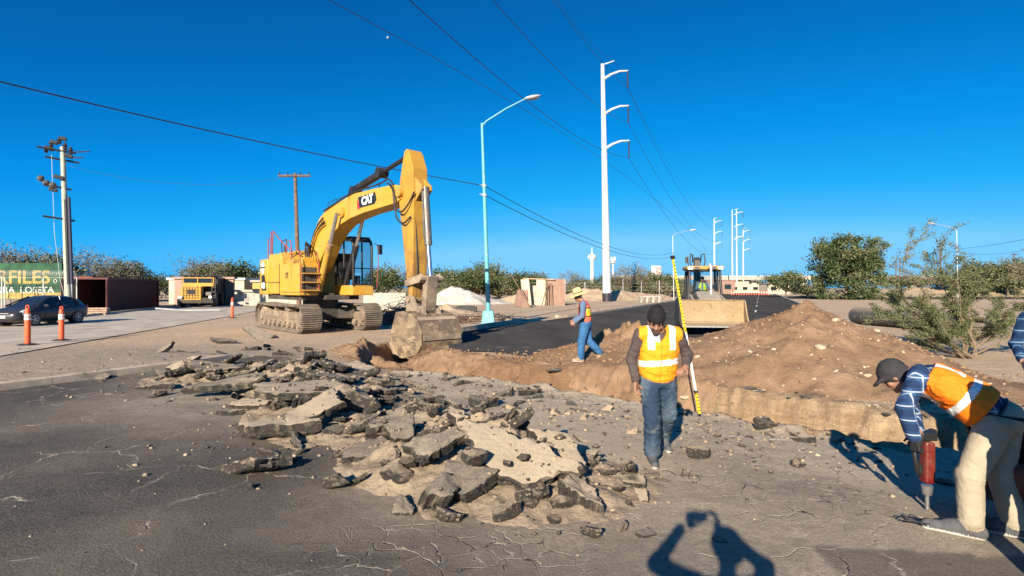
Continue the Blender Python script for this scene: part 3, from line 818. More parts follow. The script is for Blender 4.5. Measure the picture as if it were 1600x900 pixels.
def scatter(n, ridge, w, size, tilt, kinds, label, group, name, cat, off=0.3, minp=0.0):
    k = 0; tries = 0
    while k < n and tries < n * 30:
        tries += 1
        i = random.randrange(len(ridge) - 1); t = random.random()
        a, b = ridge[i], ridge[i + 1]
        x = a[0] + (b[0] - a[0]) * t + random.gauss(0, w); y = a[1] + (b[1] - a[1]) * t + random.gauss(0, w)
        q = float(trench_q(np.array([x]), np.array([y]))[0][0])
        if q < 0.25: continue
        if math.hypot(x - 1.55, y - 6.1) < 0.45: continue
        s = size[0] + (size[1] - size[0]) * random.random() ** 2
        me = random.choice(kinds)
        put(name, me, (x, y, (drop(x, y) if name != 'asphalt_slab' else rest_z(x, y)) + off * s * (0.25 if name == 'asphalt_slab' else .1) - 0.01), (s, s * random.uniform(0.7, 1), s * 0.85 if name != 'asphalt_slab' else random.uniform(0.7, 1.2) * min(1, s / 0.5)),
            (R(random.gauss(8, tilt)), R(random.gauss(0, tilt)), random.uniform(0, 6.28)), label, cat, group)
        k += 1
scatter(95, R_LEFT, 0.80, (0.28, 0.85), 17, SLAB_ME + SLABD_ME + SLABD_ME, 'smaller broken asphalt slab in the wide left heap', 'broken slabs of the left heap', 'asphalt_slab', 'asphalt slab')
scatter(14, [(-8.4, 16.5, 0), (-7.0, 17.0, 0), (-5.5, 15.6, 0)], 0.6, (0.25, 0.6), 14, SLABD_ME, 'broken asphalt slab at the back of the left heap near the tracks', 'slabs behind the left heap', 'asphalt_slab', 'asphalt slab')
scatter(52, R_MID, 0.55, (0.15, 0.42), 22, SLAB_ME, 'smaller asphalt slab stuck in the middle heap', 'small slabs of the middle heap', 'asphalt_slab', 'asphalt slab')
NEARLIP = [(-2.0, 12.0, 0), (-0.6, 10.6, 0), (0.9, 9.0, 0), (2.0, 7.9, 0), (3.2, 7.0, 0), (4.2, 6.6, 0)]
scatter(40, NEARLIP, 0.55, (0.12, 0.40), 12, SLABD_ME, 'thin broken asphalt piece along the near side of the trench', 'thin pieces along the trench', 'asphalt_slab', 'asphalt slab', 0.1)
DG = refresh()
scatter(110, R_LEFT, 1.0, (0.07, 0.30), 24, ROCK_ME + ROCKD_ME + ROCKD_ME, 'small broken asphalt lump strewn over the left heap', 'lumps of the left heap', 'asphalt_lump', 'asphalt lump')
scatter(75, R_MID, 0.6, (0.05, 0.17), 25, ROCK_ME + ROCKD_ME[:2], 'fist sized lump on or around the middle heap', 'lumps of the middle heap', 'asphalt_lump', 'asphalt lump')
scatter(75, NEARLIP, 0.7, (0.05, 0.22), 20, ROCK_ME + ROCKD_ME + ROCKD_ME, 'broken asphalt lump strewn along the near side of the trench', 'lumps along the trench', 'asphalt_lump', 'asphalt lump')
scatter(50, NEARLIP[:4], 0.8, (0.05, 0.2), 20, CLOD_ME, 'pale dirt clod between the middle heap and the trench', 'dirt clods', 'dirt_clod', 'dirt clod')
DG = refresh()
# pale stones in the big mound
k = 0
while k < 85:
    x = random.uniform(3.2, 9.0); y = random.uniform(9.0, 14.0)
    h = float(ph_big(x, y)[0])
    if h < 0.12 or random.random() < 0.35 and x < 5.2: continue
    s = 0.05 + 0.16 * random.random() ** 3
    put('stone', random.choice(STONE_ME), (x, y, gh(x, y) + h - 0.02), (s, s, s * 0.7), (random.gauss(0, .3), random.gauss(0, .3), random.uniform(0, 6)),
        'pale stone stuck in the big brown mound', 'stone', 'pale stones in the brown mound'); k += 1
k = 0
FARLIP = [(2.9, 11.0), (4.2, 10.2), (5.4, 9.2), (6.6, 8.0), (8.2, 6.6)]
while k < 40:
    i = random.randrange(4); t = random.random()
    x = FARLIP[i][0] + (FARLIP[i + 1][0] - FARLIP[i][0]) * t + random.gauss(0, .2); y = FARLIP[i][1] + (FARLIP[i + 1][1] - FARLIP[i][1]) * t + random.gauss(0, .2)
    s = 0.06 + 0.24 * random.random() ** 2.5
    put('asphalt_lump' if k % 2 else 'stone', random.choice(ROCKD_ME if k % 2 else STONE_ME), (x, y, rest_z(x, y)), (s, s, s * 0.5), (0, 0, random.uniform(0, 6)),
        'dark lump on the far rim of the trench below the big mound' if k % 2 else 'pale stone on the far rim of the trench below the big mound', 'asphalt lump' if k % 2 else 'stone', 'rim lumps' if k % 2 else 'rim stones'); k += 1
# stuff: gravel and crumbs nobody could count
def gravel(name, n, sampler, smin, smax, mats, pw=3.0, inside=False):
    xy = np.array([sampler() for _ in range(int(n * 1.6))])
    xy = xy[trench_q(xy[:, 0], xy[:, 1])[0] > (-9 if inside else 0.03)][:n]
    zz = [drop(*p) for p in xy]
    Vs = []; Fs = []; ms = []; b = 0
    for k, (x, y) in enumerate(xy):
        Vr, Fr = PEBS[k % 6]
        s = smin + (smax - smin) * random.random() ** pw
        a = random.uniform(0, 6.28); c_, s_ = math.cos(a), math.sin(a)
        W = Vr * s; W = np.stack([W[:, 0] * c_ - W[:, 1] * s_, W[:, 0] * s_ + W[:, 1] * c_, W[:, 2]], -1) + np.array([x, y, zz[k] + s * 0.06])
        Vs.append(W); Fs.append(Fr + b); b += len(W); ms.append(np.full(len(Fr), random.randrange(len(mats))))
    o = np_mesh(name, np.concatenate(Vs), np.concatenate(Fs), mats, np.concatenate(ms))
    return tag(o, kind='stuff')
def along(pts, w):
    def f():
        i = random.randrange(len(pts) - 1); t = random.random()
        return (pts[i][0] + (pts[i + 1][0] - pts[i][0]) * t + random.gauss(0, w), pts[i][1] + (pts[i + 1][1] - pts[i][1]) * t + random.gauss(0, w))
    return f
GM = [M['chunk'], M['clod'], M['chunk_dark'], M['rubble_dirt'], M['clod'], M['chunk'], M['chunk_dark'], M['rubble_dirt'], M['rubble_dirt'], M['rubble_dirt']]
BM = [M['brown_pile']]
gravel('gravel', 2600, along(NEARLIP, 0.75), 0.008, 0.075, GM, 5)
gravel('gravel', 2600, along(R_MID, 0.55), 0.006, 0.06, GM, 5)
gravel('gravel', 3600, along(R_LEFT, 0.95), 0.010, 0.085, GM, 5)
gravel('gravel', 420, lambda: (random.uniform(-8, 5), random.uniform(3.7, 9)), 0.004, 0.032, GM[:6], 4)
gravel('gravel', 350, lambda: (random.uniform(-16, -7), random.uniform(11, 22)), 0.015, 0.09, GM, 4)
gravel('gravel', 900, along([(3.0, 11.3), (5.0, 10.4), (7, 8.6), (9, 7)], 0.8), 0.012, 0.06, [M['clod'], M['stone'], M['brown_pile'], M['brown_pile']], 4)
gravel('soil_crumbs', 2600, along([(p[0], p[1]) for p in R_BIG], 1.3), 0.015, 0.13, BM, 5)
gravel('soil_crumbs', 1100, along([(-4.6, 17.4), (-3.4, 15.6), (-1.0, 15.2), (1.2, 14.6), (2.6, 14.2)], 0.6), 0.015, 0.16, BM, 4)
gravel('soil_crumbs', 900, along([(-3.2, 15.6), (-0.7, 13.8), (1.7, 11.9), (3.6, 9.8)], 0.5), 0.012, 0.11, BM, 4, True)
# ---------------------------------------------------------------- poles, lamps, wires
M['turq'] = dusty('turquoise_paint', (0.10, 0.40, 0.42), (0.42, 0.42, 0.36), 0.35, 0.5, 0, 2.0, wear=(0.30, 0.42, 0.38), up=0.3)
M['galv'] = simple('galvanised_steel', (0.50, 0.50, 0.48), 0.45, 0.4, 0.12, 3)
M['white_steel'] = simple('pale_painted_steel', (0.55, 0.55, 0.53), 0.5, 0.0, 0.1, 1.5)
M['black'] = simple('black_rubber', (0.02, 0.02, 0.021), 0.6, 0, 0.2, 9)
M['insul'] = simple('dark_insulator', (0.03, 0.025, 0.035), 0.4, 0, 0.2, 9)
M['wood'] = simple('weathered_wood', (0.16, 0.095, 0.058), 0.9, 0, 0.35, 5, 0.5, 30)
M['woodpale'] = simple('pale_old_board', (0.36, 0.25, 0.165), 0.9, 0, 0.35, 5, 0.5, 30)
M['concrete'] = simple('grey_concrete', (0.36, 0.33, 0.28), 0.9, 0, 0.2, 3, 0.4, 25)
M['palecon'] = simple('pale_concrete_pole', (0.36, 0.37, 0.30), 0.85, 0, 0.15, 2, 0.2, 25)
M['glass'] = simple('dark_glass', (0.015, 0.02, 0.025), 0.08, 0, 0.1, 2, spec=0.6)
M['lens'] = simple('lamp_lens', (0.10, 0.09, 0.08), 0.25, 0, 0.1, 6)
M['orange'] = simple('orange_plastic', (0.80, 0.10, 0.025), 0.5, 0, 0.1, 5)
M['white_tape'] = simple('white_reflective_tape', (0.8, 0.78, 0.7), 0.35, 0, 0.06, 9)
M['rust'] = simple('rusty_steel', (0.17, 0.075, 0.045), 0.85, 0.1, 0.4, 6, 0.5, 30)
M['steel'] = simple('bare_steel', (0.45, 0.44, 0.42), 0.35, 0.8, 0.15, 8)

# big street lamp
lp = G(763, 506); lean = Vector((-0.34, 0, 0))
t = empty('street_lamp', lp)
tag(t, 'tall turquoise street lamp on a painted block at the kerb corner', 'street lamp', 'street lamps')
mb = MB(); mb.box((0, 0, 0.33), (0.74, 0.74, 0.75), mi=0, taper=0.72); mb.build('pedestal', M['turq'], t, bevel=0.03)
tp = Vector((-0.34, 0, 10.75))
mb = MB(); mb.tube([(0, 0, 0.68), Vector((0, 0, 0.68)).lerp(tp, 0.5), tp], [0.125, 0.10, 0.07], 10); mb.build('pole', M['turq'], t, smooth=40)
mb = MB(); mb.tube([tp + Vector((0, 0, -.15)), tp + Vector((0.25, 0, 0.12)), tp + Vector((1.3, -0.1, 0.75)), tp + Vector((2.45, -0.15, 1.32))], [0.05, 0.048, 0.042, 0.035], 8)
mb.build('arm', M['turq'], t, smooth=60)
mb = MB(); rings = []
for x, w, h in ((0, 0.05, 0.04), (0.12, 0.12, 0.08), (0.4, 0.18, 0.10), (0.7, 0.17, 0.08), (0.85, 0.08, 0.03)):
    rings.append([Vector((x, math.cos(a) * w, math.sin(a) * h)) for a in np.linspace(0, 2 * math.pi, 12, endpoint=False)])
mb.loft(rings); hd = mb.build('lamp_head', M['galv'], t, smooth=60, loc=tp + Vector((2.3, -0.15, 1.27))); hd.rotation_euler = (0, R(-10), 0)
mb = MB(); mb.box((0.45, 0, -0.085), (0.5, 0.26, 0.06)); mb.build('lens', M['lens'], hd, bevel=0.02)
mb = MB()
for z, sgn in ((7.4, 1), (6.9, 1)):
    c = Vector((-0.34 * (z - 0.68) / 10.07, 0, z)); mb.cyl(c + Vector((0, 0, -.06)), c + Vector((0, 0, .06)), 0.14, n=10)
    mb.cyl(c, c + Vector((-0.25, -0.05, 0.05)), 0.03)
mb.build('bracket', M['galv'], t)
LAMP1 = lp + Vector((-0.22, 0, 7.4)); LAMP1b = lp + Vector((-0.2, 0, 6.9))
def lamp(name, base, H, arm, label, mat):
    t = empty(name, base); tag(t, label, 'street lamp', 'street lamps')
    mb = MB(); mb.tube([(0, 0, -0.1), (-0.02 * H, 0, H)], [0.075, 0.045], 8); mb.build('pole', mat, t, smooth=40)
    mb = MB(); mb.tube([(-0.02 * H, 0, H - .1), (-0.02 * H + arm * 0.15, 0, H + 0.35), (-0.02 * H + arm, 0, H + 0.9)], 0.04, 6); mb.build('arm', mat, t, smooth=60)
    mb = MB(); x = -0.02 * H + arm
    mb.tube([(x - 0.1 * np.sign(arm), 0, H + 0.88), (x + 0.2 * np.sign(arm), 0, H + 0.95), (x + 0.8 * np.sign(arm), 0, H + 1.0)], [0.07, 0.16, 0.08], 8); mb.build('lamp_head', mat, t, smooth=60)
lamp('street_lamp', G(1053, 468.5) , 10.4, 3.0, 'grey street lamp at the left kerb beyond the loader', M['galv'])
lamp('street_lamp', Vector((61.5, 75, 0)), 9.9, -3.2, 'thin pale street lamp rising behind the green shrub at right', M['galv'])

# steel transmission monopoles
def monopole(base, H, r, label, lean=-0.012, arms=True, double=False):
    t = empty('transmission_pole', base); tag(t, label, 'power pole', 'steel transmission poles')
    tops = []
    def at(z, dx=0): return Vector((lean * H * (z / H) + dx, 0, z))
    for dx in ((-0.9, 0.9) if double else (0,)):
        mb = MB(); mb.tube([at(-0.2, dx), at(H * 0.5, dx), at(H, dx)], [r, r * 0.72, r * 0.42], 12); mb.build('pole', M['white_steel'], t, smooth=40)
        mb = MB(); mb.cyl(at(0, dx), at(1.2, dx), r * 1.08, n=12); mb.build('base', M['insul'], t, smooth=40)
    s = H / 34.0
    for z, L in ((H - 1.2 * s, 3.6 * s), (H - 6.2 * s, 3.6 * s), (H - 11.2 * s, 3.6 * s)):
        mb = MB(); a = at(z - 1.0 * s)
        mb.tube([a, a + Vector((1.2 * s, 0, 0.75 * s)), a + Vector((2.4 * s, 0, 1.2 * s)), a + Vector((L, 0, 1.25 * s))], [0.22 * s, 0.18 * s, 0.14 * s, 0.10 * s], 8); ar = mb.build('arm', M['white_steel'], t, smooth=50)
        e = a + Vector((L - 0.05, 0, 1.2 * s)); mb = MB(); prof = []
        n = 14
        for k in range(n + 1):
            prof.append((0.07 if k % 2 else 0.13, -k * 2.4 * s / n))
        mb.lathe(e, prof[::-1], 8); mb.build('insulator', M['insul'], ar)
        tops.append(Vector(base) + e + Vector((0, 0, -2.4 * s)))
    mb = MB(); a = at(H - 0.1); mb.tube([a, a + Vector((1.7 * s, 0, 0.6 * s))], [0.1 * s, 0.06 * s], 6); mb.build('ground_wire_arm', M['white_steel'], t)
    tops.append(Vector(base) + a + Vector((1.7 * s, 0, 0.6 * s)))
    return tops
MP1 = P(948.5, 471, 77); MP1.z = 0
tops1 = monopole(MP1, 33.6, 0.62, 'nearest and tallest pale steel transmission pole with three curved arms', -0.019)
tops2 = monopole(Vector((90.5, 243, 0)), 33.0, 0.5, 'second transmission pole, far along the road behind the loader', -0.006)
tops3 = monopole(Vector((92.5, 226, 0)), 34.5, 0.36, 'far twin shafted transmission pole right of the second pole', -0.004, True, True)
tops4 = monopole(Vector((122.5, 288, 0)), 33.5, 0.45, 'farthest transmission pole beside the twin shafted one', -0.004)
def wire(label, pts, r=0.018, n=24, group='overhead wires'):
    """pts: three points a, m, b in space joined by a parabola"""
    a, m, b = [Vector(p) for p in pts]
    tm = (m - a).length / ((m - a).length + (b - m).length); q = []
    for i in range(n + 1):
        s = i / n
        la = (s - tm) * (s - 1) / ((0 - tm) * (0 - 1)); lm = s * (s - 1) / (tm * (tm - 1)); lb = s * (s - tm) / (1 - tm)
        q.append(a * la + m * lm + b * lb)
    c = Vector(q[n // 2]); mb = MB(); mb.tube([p - c for p in q], r, 6)
    o = mb.build('power_line', M['black'], None, smooth=80, loc=c)
    return tag(o, label, 'power line', group)
def sagwire(label, a, b, sag, r=0.018):
    a = Vector(a); b = Vector(b); m = (a + b) / 2 - Vector((0, 0, sag)); return wire(label, (a, m, b), r)
# conductors: from the near pole overhead to the left, and on to the far poles
for (top, px, lab) in ((tops1[0], 865, 'top'), (tops1[1], 770, 'middle'), (tops1[2], 640, 'bottom')):
    g = 0.40; r_ = (px - 800) / FPX; Ym = (top.y * g - top.x) / (g - r_)
    mpt = P(px, 0, Ym); Yb = -10.0; b = Vector((top.x - g * (top.y - Yb), Yb, 0))
    t = (top.y - Ym) / (top.y - Yb); zm = mpt.z
    # same height at the next pole 102 m back: solve the sag and evaluate at b
    T = 102.0; u = (top.y - Ym) / T; sag = (top.z - zm) / (4 * u * (1 - u)); ub = (top.y - Yb) / T
    b.z = top.z - 4 * sag * ub * (1 - ub)
    wire('%s conductor of the near transmission pole passing overhead' % lab, (top, mpt, b), 0.022, 40)
for (i, lab) in ((0, 'top'), (1, 'middle'), (2, 'bottom')):
    sagwire('%s conductor running from the near to the second transmission pole' % lab, tops1[i], tops2[i], 7.5, 0.028)
sagwire('shield wire from the near pole tip to the second pole', tops1[3], tops2[3], 6.0, 0.018)
wire('shield wire passing overhead from the tip of the near pole', (tops1[3], P(908, 50, 52), P(845, -40, 36)), 0.014)
wire('lone lower wire crossing the sky behind the near transmission pole', (P(1105, 392, 170), P(935, 245, 80), P(505, -5, 32)), 0.022, 40)
wire('slack wire from the turquoise lamp to the left edge of the view', (LAMP1, P(330, 205, 19.2), P(-120, 98, 12.5)), 0.02, 30)
LAMP2 = G(1053, 468.5)
sagwire('upper slack wire between the turquoise lamp and the next lamp', LAMP1, LAMP2 + Vector((-0.1, 0, 7.7)), 1.7, 0.02)
sagwire('lower slack wire between the turquoise lamp and the next lamp', LAMP1b, LAMP2 + Vector((-0.1, 0, 7.0)), 1.5, 0.02)

mp = P(606, 59, 5000); mb = MB(); mb.lathe((0, 0, 0), [(13 * math.sin(a), -13 * math.cos(a)) for a in np.linspace(0.02, math.pi - .02, 14)], 20)
o = mb.build('moon', simple('moon_dust', (0.26, 0.30, 0.34), 1.0), None, smooth=80, loc=mp); tag(o, 'tiny pale day moon high in the blue sky', 'moon')
# wooden utility poles
def utility(base, H, lean, arm_w, label, r=0.15, arm_dir=(1, 0, 0), group='wooden utility poles'):
    t = empty('utility_pole', base); tag(t, label, 'utility pole', group)
    mb = MB(); mb.tube([(0, 0, -0.2), (lean * H, 0, H)], [r, r * 0.65], 10); mb.build('pole', M['wood'], t, smooth=40)
    d = Vector(arm_dir).normalized(); c = Vector((lean * H, -r, H - 0.25))
    mb = MB(); mb.tube([c - d * arm_w / 2, c + d * arm_w / 2], 0.09, 4); mb.build('crossarm', M['wood'], t)
    for k in (-0.46, -0.2, 0.2, 0.46):
        mb = MB(); mb.lathe(c + d * arm_w * k, [(0.03, 0.05), (0.03, 0.16), (0.075, 0.18), (0.06, 0.27), (0.03, 0.3)], 8); mb.build('insulator', M['insul'], t)
    return Vector(base) + c
up1 = utility(Vector((-17.4, 44.5, 0)), 11.3, -0.03, 2.6, 'brown wooden utility pole with crossarm behind the yellow excavator', 0.2)
up2 = utility(Vector((102.6, 130, 2.2)), 9.0, -0.03, 2.4, 'wooden utility pole standing behind the shrub at right', 0.2)
up3 = utility(Vector((120, 170, 2)), 8.2, 0, 2.8, 'left of two small utility poles between big tree and shrub', 0.2)
up4 = utility(Vector((122.6, 172, 2)), 9.4, 0, 2.6, 'right of two small utility poles between big tree and shrub', 0.2)
up5 = utility(Vector((138.5, 150, 3)), 8.4, 0, 2.2, 'left of two utility poles at the right edge of the view', 0.2)
up6 = utility(Vector((142.5, 151, 3)), 9.8, 0, 2.6, 'right of two utility poles at the right edge of the view', 0.2)
sagwire('thin wire from the right wooden pole out of view', up2 + Vector((0, 0, .2)), P(1640, 366, 70), 0.5, 0.03)
sagwire('thin wire between the wooden poles at far right', up2 + Vector((0, 0, .1)), up6, 1.2, 0.04)
sagwire('thin wire from the two small poles to the right wooden pole', up4, up2, 0.8, 0.035)

# concrete pole with flood lamps at left
pb = Vector((-32.6, 40, 0)); H = 12.3
t = empty('concrete_pole', pb); tag(t, 'pale concrete power pole with cluttered crossarms beside the green sign', 'power pole')
L = lambda z: Vector((-0.036 * z, 0, z))
mb = MB(); mb.tube([L(0), L(6), L(H)], [0.21, 0.18, 0.15], 10); mb.build('pole', M['palecon'], t, smooth=50)
mb = MB(); mb.tube([L(2.2) + Vector((.36, -.05, 0)), L(8.6) + Vector((0.36, -.05, 0))], 0.11, 8); mb.build('conduit', simple('blue_black_conduit', (0.02, 0.025, 0.06), 0.6), t)
mb = MB(); mb.tube([L(2.2) + Vector((.18, -.12, 0)), L(8.4) + Vector((0.18, -.12, 0))], 0.10, 8); mb.build('conduit', M['black'], t)
for z, w, dy in ((H - 0.3, 2.0, -.25), (H - 0.9, 1.7, .25), (H - 3.0, 1.2, -.25), (H - 5.3, 1.5, -.25)):
    mb = MB(); c = L(z) + Vector((-.25, dy, 0)); a = mb.tube([c + Vector((-w / 2, -.5, .12)), c + Vector((w / 2, .5, -.12))], 0.075, 4) and mb.build('crossarm', M['black'], t)
for k, (x, z) in enumerate(((-1.3, H - 0.1), (-0.9, H + .3), (-0.3, H + 0.55), (0.1, H + 0.1), (0.5, H - 0.2))):
    mb = MB(); mb.lathe(L(z) + Vector((x + .25, -.2, -.1)), [(0.06, -0.3), (0.15, -0.2), (0.08, -.1), (0.17, 0.0), (0.1, 0.12), (0.05, 0.25)], 8); mb.build('insulator', M['insul'], t)
for k, (x, z) in enumerate(((-1.35, H - 2.4), (-0.95, H - 2.75), (-0.5, H - 2.9))):
    mb = MB(); c = L(z) + Vector((x, -.35, 0)); mb.lathe(c, [(0.05, -0.3), (0.2, -0.16), (0.24, 0.0), (0.22, 0.04)], 12, axis='Y'); fl = mb.build('flood_lamp', M['lens'], t, smooth=50); fl.rotation_euler = (0, 0, 0)
    mb = MB(); mb.cyl(c + Vector((0, .03, 0)), c + Vector((0, .05, 0)), 0.2, n=12); mb.build('lens', M['lens'], fl)
for k, (x, z, sx) in enumerate(((-.95, H - .2, .5), (-.55, H + .25, .4), (.15, H + .5, .35), (.45, H - .75, .5), (-.3, H - 2.3, .6), (-.75, H - 3.2, .5))):
    mb = MB(); mb.box(L(z) + Vector((x + .2, -.3, 0)), (sx, .3, .26), (0, R(14), R(30))); mb.build('fuse_box', M['black'], t, bevel=.03)
mb = MB(); mb.tube([L(H - .6) + Vector((-.75, -.1, 0)), L(6) + Vector((-.75, -.1, 0)), L(2.5) + Vector((-.45, -.1, 0)), L(0.3)], 0.014, 6); mb.build('guy_wire', M['galv'], t)
cl = pb + L(H - 0.5)
mb = MB(); mb.tube([L(H - .4) + Vector((.4, 0, 0)), L(H - .55) + Vector((2.6, -.8, 0))], 0.045, 5); mb.tube([L(H - .8) + Vector((.4, 0, 0)), L(H - 1.0) + Vector((2.1, -.8, 0))], 0.045, 5); mb.build('cable_stub', M['black'], t)
sagwire('long faint cable between concrete pole and wooden pole', cl + Vector((.4, 0, -.9)), up1, 1.0, 0.010)

# ---------------------------------------------------------------- sign wall, fence and container at left
M['sign_green'] = simple('green_sign_paint', (0.012, 0.075, 0.032), 0.8, 0, 0.4, 1.2)
M['sign_yellow'] = simple('yellow_sign_paint', (0.40, 0.275, 0.065), 0.8, 0, 0.25, 3)
M['sign_white'] = simple('white_sign_paint', (0.62, 0.62, 0.56), 0.7, 0, 0.15, 3)
YS = 43.0
def SX(px): return (px - 800) / FPX * YS
def SZ(py): return CAMH - (py - 450) / FPX * YS
t = empty('painted_sign', (SX(20), YS, 0)); tag(t, 'green shop sign with large yellow and white capital letters behind the mesh fence', 'sign')
cx0, cx1 = SX(-70), SX(96); w = cx1 - cx0
mb = MB(); mb.box(((cx0 + cx1) / 2 - SX(20), 0.1, (SZ(411) + SZ(457)) / 2), (w, 0.12, SZ(411) - SZ(457))); mb.build('sign_board', M['sign_green'], t)
mb = MB(); mb.box(((cx0 + cx1) / 2 - SX(20), 0.1, SZ(462)), (w, 0.13, SZ(457) - SZ(467))); mb.build('yellow_band', M['sign_yellow'], t)
text_obj('lettering', 'PERFILES', SZ(420) - SZ(449) + 0.0, M['sign_yellow'], t, (SX(78) - SX(20), 0.03, SZ(434)), (R(90), 0, 0), 0.012, 0.035, 'RIGHT', 1.05)
text_obj('lettering', 'PINTURA  LOSETA', (SZ(446) - SZ(459)) * 1.05, M['sign_white'], t, (SX(84) - SX(20), 0.03, SZ(453.5)), (R(90), 0, 0), 0.012, 0.01, 'RIGHT', 1.1)
mb = MB(); mb.lathe((SX(86) - SX(20), 0.02, SZ(439)), [(0.10, 0.0), (0.14, 0.0), (0.14, 0.02), (0.10, 0.02), (0.10, 0.0)], 16, axis='Y'); mb.build('ring_mark', M['sign_white'], t)
mb = MB()
for xa, xb in ((-60, 95),): mb.box(((SX(xa) + SX(xb)) / 2 - SX(20), 0.2, SZ(468) / 2), (SX(xb) - SX(xa), 0.1, SZ(467) - 0))
mb.build('lower_wall', simple('grey_block_wall', (0.2, 0.17, 0.15), 0.9, 0, 0.3, 2), t)
# chain link fence with barbed wire arms
YF = 41.0; FX = lambda px: (px - 800) / FPX * YF
t = empty('mesh_fence', (FX(50), YF, 0)); tag(t, 'chain link fence with slanted barbed wire top before the green sign', 'fence')
fx = [FX(p) - FX(50) for p in (-40, -18, 3, 8, 68, 104, 112, 120)]
for x in fx:
    mb = MB(); mb.tube([(x, 0, 0), (x, 0, 2.75), (x + .05, -.35, 3.15)], 0.045, 6); mb.build('post', M['galv'], t)
fa, fb = fx[0], fx[-1]
mb = MB()
for z in (0.15, 2.7): mb.tube([(fa, 0, z), (fb, 0, z)], 0.022, 5)
mb.build('rail', M['galv'], t)
mb = MB()
n = int((fb - fa + 2.6) / 0.16)
for k in range(n):
    x = fa - 2.6 + k * 0.16
    a0 = max(fa, x); mb.tube([(a0, 0, 0.15 + (a0 - x)), (min(fb, x + 2.55), 0, 0.15 + min(fb, x + 2.55) - x)], 0.004, 3, cap=False)
    x2 = x + 2.55; b0 = min(fb, x2)
    if x2 > fa: mb.tube([(max(fa, x), 0.006, 0.15 + x2 - max(fa, x)), (b0, 0.006, 0.15 + x2 - b0)], 0.004, 3, cap=False)
mb.build('chain_mesh', M['galv'], t)
mb = MB()
for k in range(3): mb.tube([(fa, -.12 * k - .05, 2.85 + .12 * k), (fb, -.12 * k - .05, 2.85 + .12 * k)], 0.010, 4)
q = [(fa + (fb - fa) * i / 420, -.22 + .22 * math.sin(i * .75), 3.05 + .24 * math.cos(i * .75)) for i in range(421)]
mb.tube(q, 0.012, 4); mb.build('barbed_wire', M['galv'], t)

# corrugated container
M['container'] = dusty('dark_red_container', (0.10, 0.022, 0.02), (0.16, 0.10, 0.07), 0.25, 0.65, 0, 0.8, wear=(0.06, 0.022, 0.018), up=0.3)
def container(loc, rz, L, H, label, mat, openend=False):
    W = 2.44; t = empty('shipping_container', loc, rz); tag(t, label, 'container')
    def corr(n, L0, depth):
        pts = []; s = L0 / n
        for k in range(n):
            pts += [(k * s, 0), (k * s + s * .3, 0), (k * s + s * .5, depth), (k * s + s * .8, depth)]
        return pts + [(L0, 0)]
    for y, sg in ((0, 1), (W, -1)):
        mb = MB(); pp = corr(int(L / 0.28), L, 0.05 * sg)
        vs = [(p[0], y + p[1], z) for z in (0.15, H - .12) for p in pp]; m = len(pp)
        mb.add(vs, [(i, i + 1, m + i + 1, m + i) for i in range(m - 1)]); mb.build('side_panel', mat, t)
    mb = MB()
    pp = corr(int(W / 0.28), W, -0.04); m = len(pp)
    mb.add([(L - .03 + p[1], p[0], z) for z in (0.15, H - .12) for p in pp], [(i, i + 1, m + i + 1, m + i) for i in range(m - 1)]); mb.build('end_panel', mat, t)
    mb = MB()
    for x in (0.0, L): 
        for y in (0, W): mb.box((x, y, H / 2), (0.14, 0.14, H))
    for y in (-0.02, W + .02):
        for z in (0.08, H - .06): mb.box((L / 2, y, z), (L - .15, 0.1, 0.14))
    for z in (0.08, H - .06):
        for x in (0.02, L - .02): mb.box((x, W / 2, z), (0.1, W - .15, 0.14))
    mb.build('frame', mat, t)
    mb = MB(); mb.box((L / 2, W / 2, H - .03), (L - .1, W - .1, 0.04)); mb.build('roof', mat, t)
    mb = MB(); mb.box((L / 2, W / 2, 0.17), (L - .1, W - .1, 0.05)); mb.build('deck', M['wood'], t)
    for y, a in ((0.02, 112), (W - .02, -100)) if L > 6 else ((0.02, 2), (W - .02, -2)):
        mb = MB(); mb.box((0.0, 0.6 if y < 1 else -0.6, H / 2), (0.05, 1.16, H - .35))
        for q in (0.3, 0.8): mb.cyl((-0.05, q if y < 1 else -q, .3), (-0.05, q if y < 1 else -q, H - .3), 0.025)
        d = mb.build('door', mat, t, loc=(-0.05, y, 0)); d.rotation_euler = (0, 0, R(a))
    return t
cdir = math.atan2(11.2, -3.2)
container(Vector((-32.9, 44.2, 0)), cdir, 11.8, 2.75, 'long dark red corrugated shipping container with open end doors', M['container'])
container(Vector((-38.6, 50.0, 0)), cdir, 5.0, 2.95, 'short brighter red container end left of the long dark one', dusty('bright_red_container', (0.30, 0.05, 0.035), (0.3, 0.2, 0.14), 0.4, 0.7, 0, 1.0, up=0.2))
mb = MB()
for k in range(4): mb.box((0, 0.1 * k, 0.08 + 0.13 * k), (2.0 - 0.2 * k, 0.5, 0.1), (0, 0, 0.1 * k))
tag(mb.build('board_stack', M['woodpale'], None, loc=(-29.6, 38.5, 0)), 'stack of pale boards on the pavement behind the dark car', 'board stack')
mb = MB(); mb.tube([(0, 0, .3), (2.0, .6, .12), (4.2, 1.4, .12)], 0.08, 6); tag(mb.build('pipe', M['galv'], None, loc=(-27.2, 41.5, 0.05), smooth=60), 'bent grey pipe lying on the kerb in front of the red container', 'pipe')

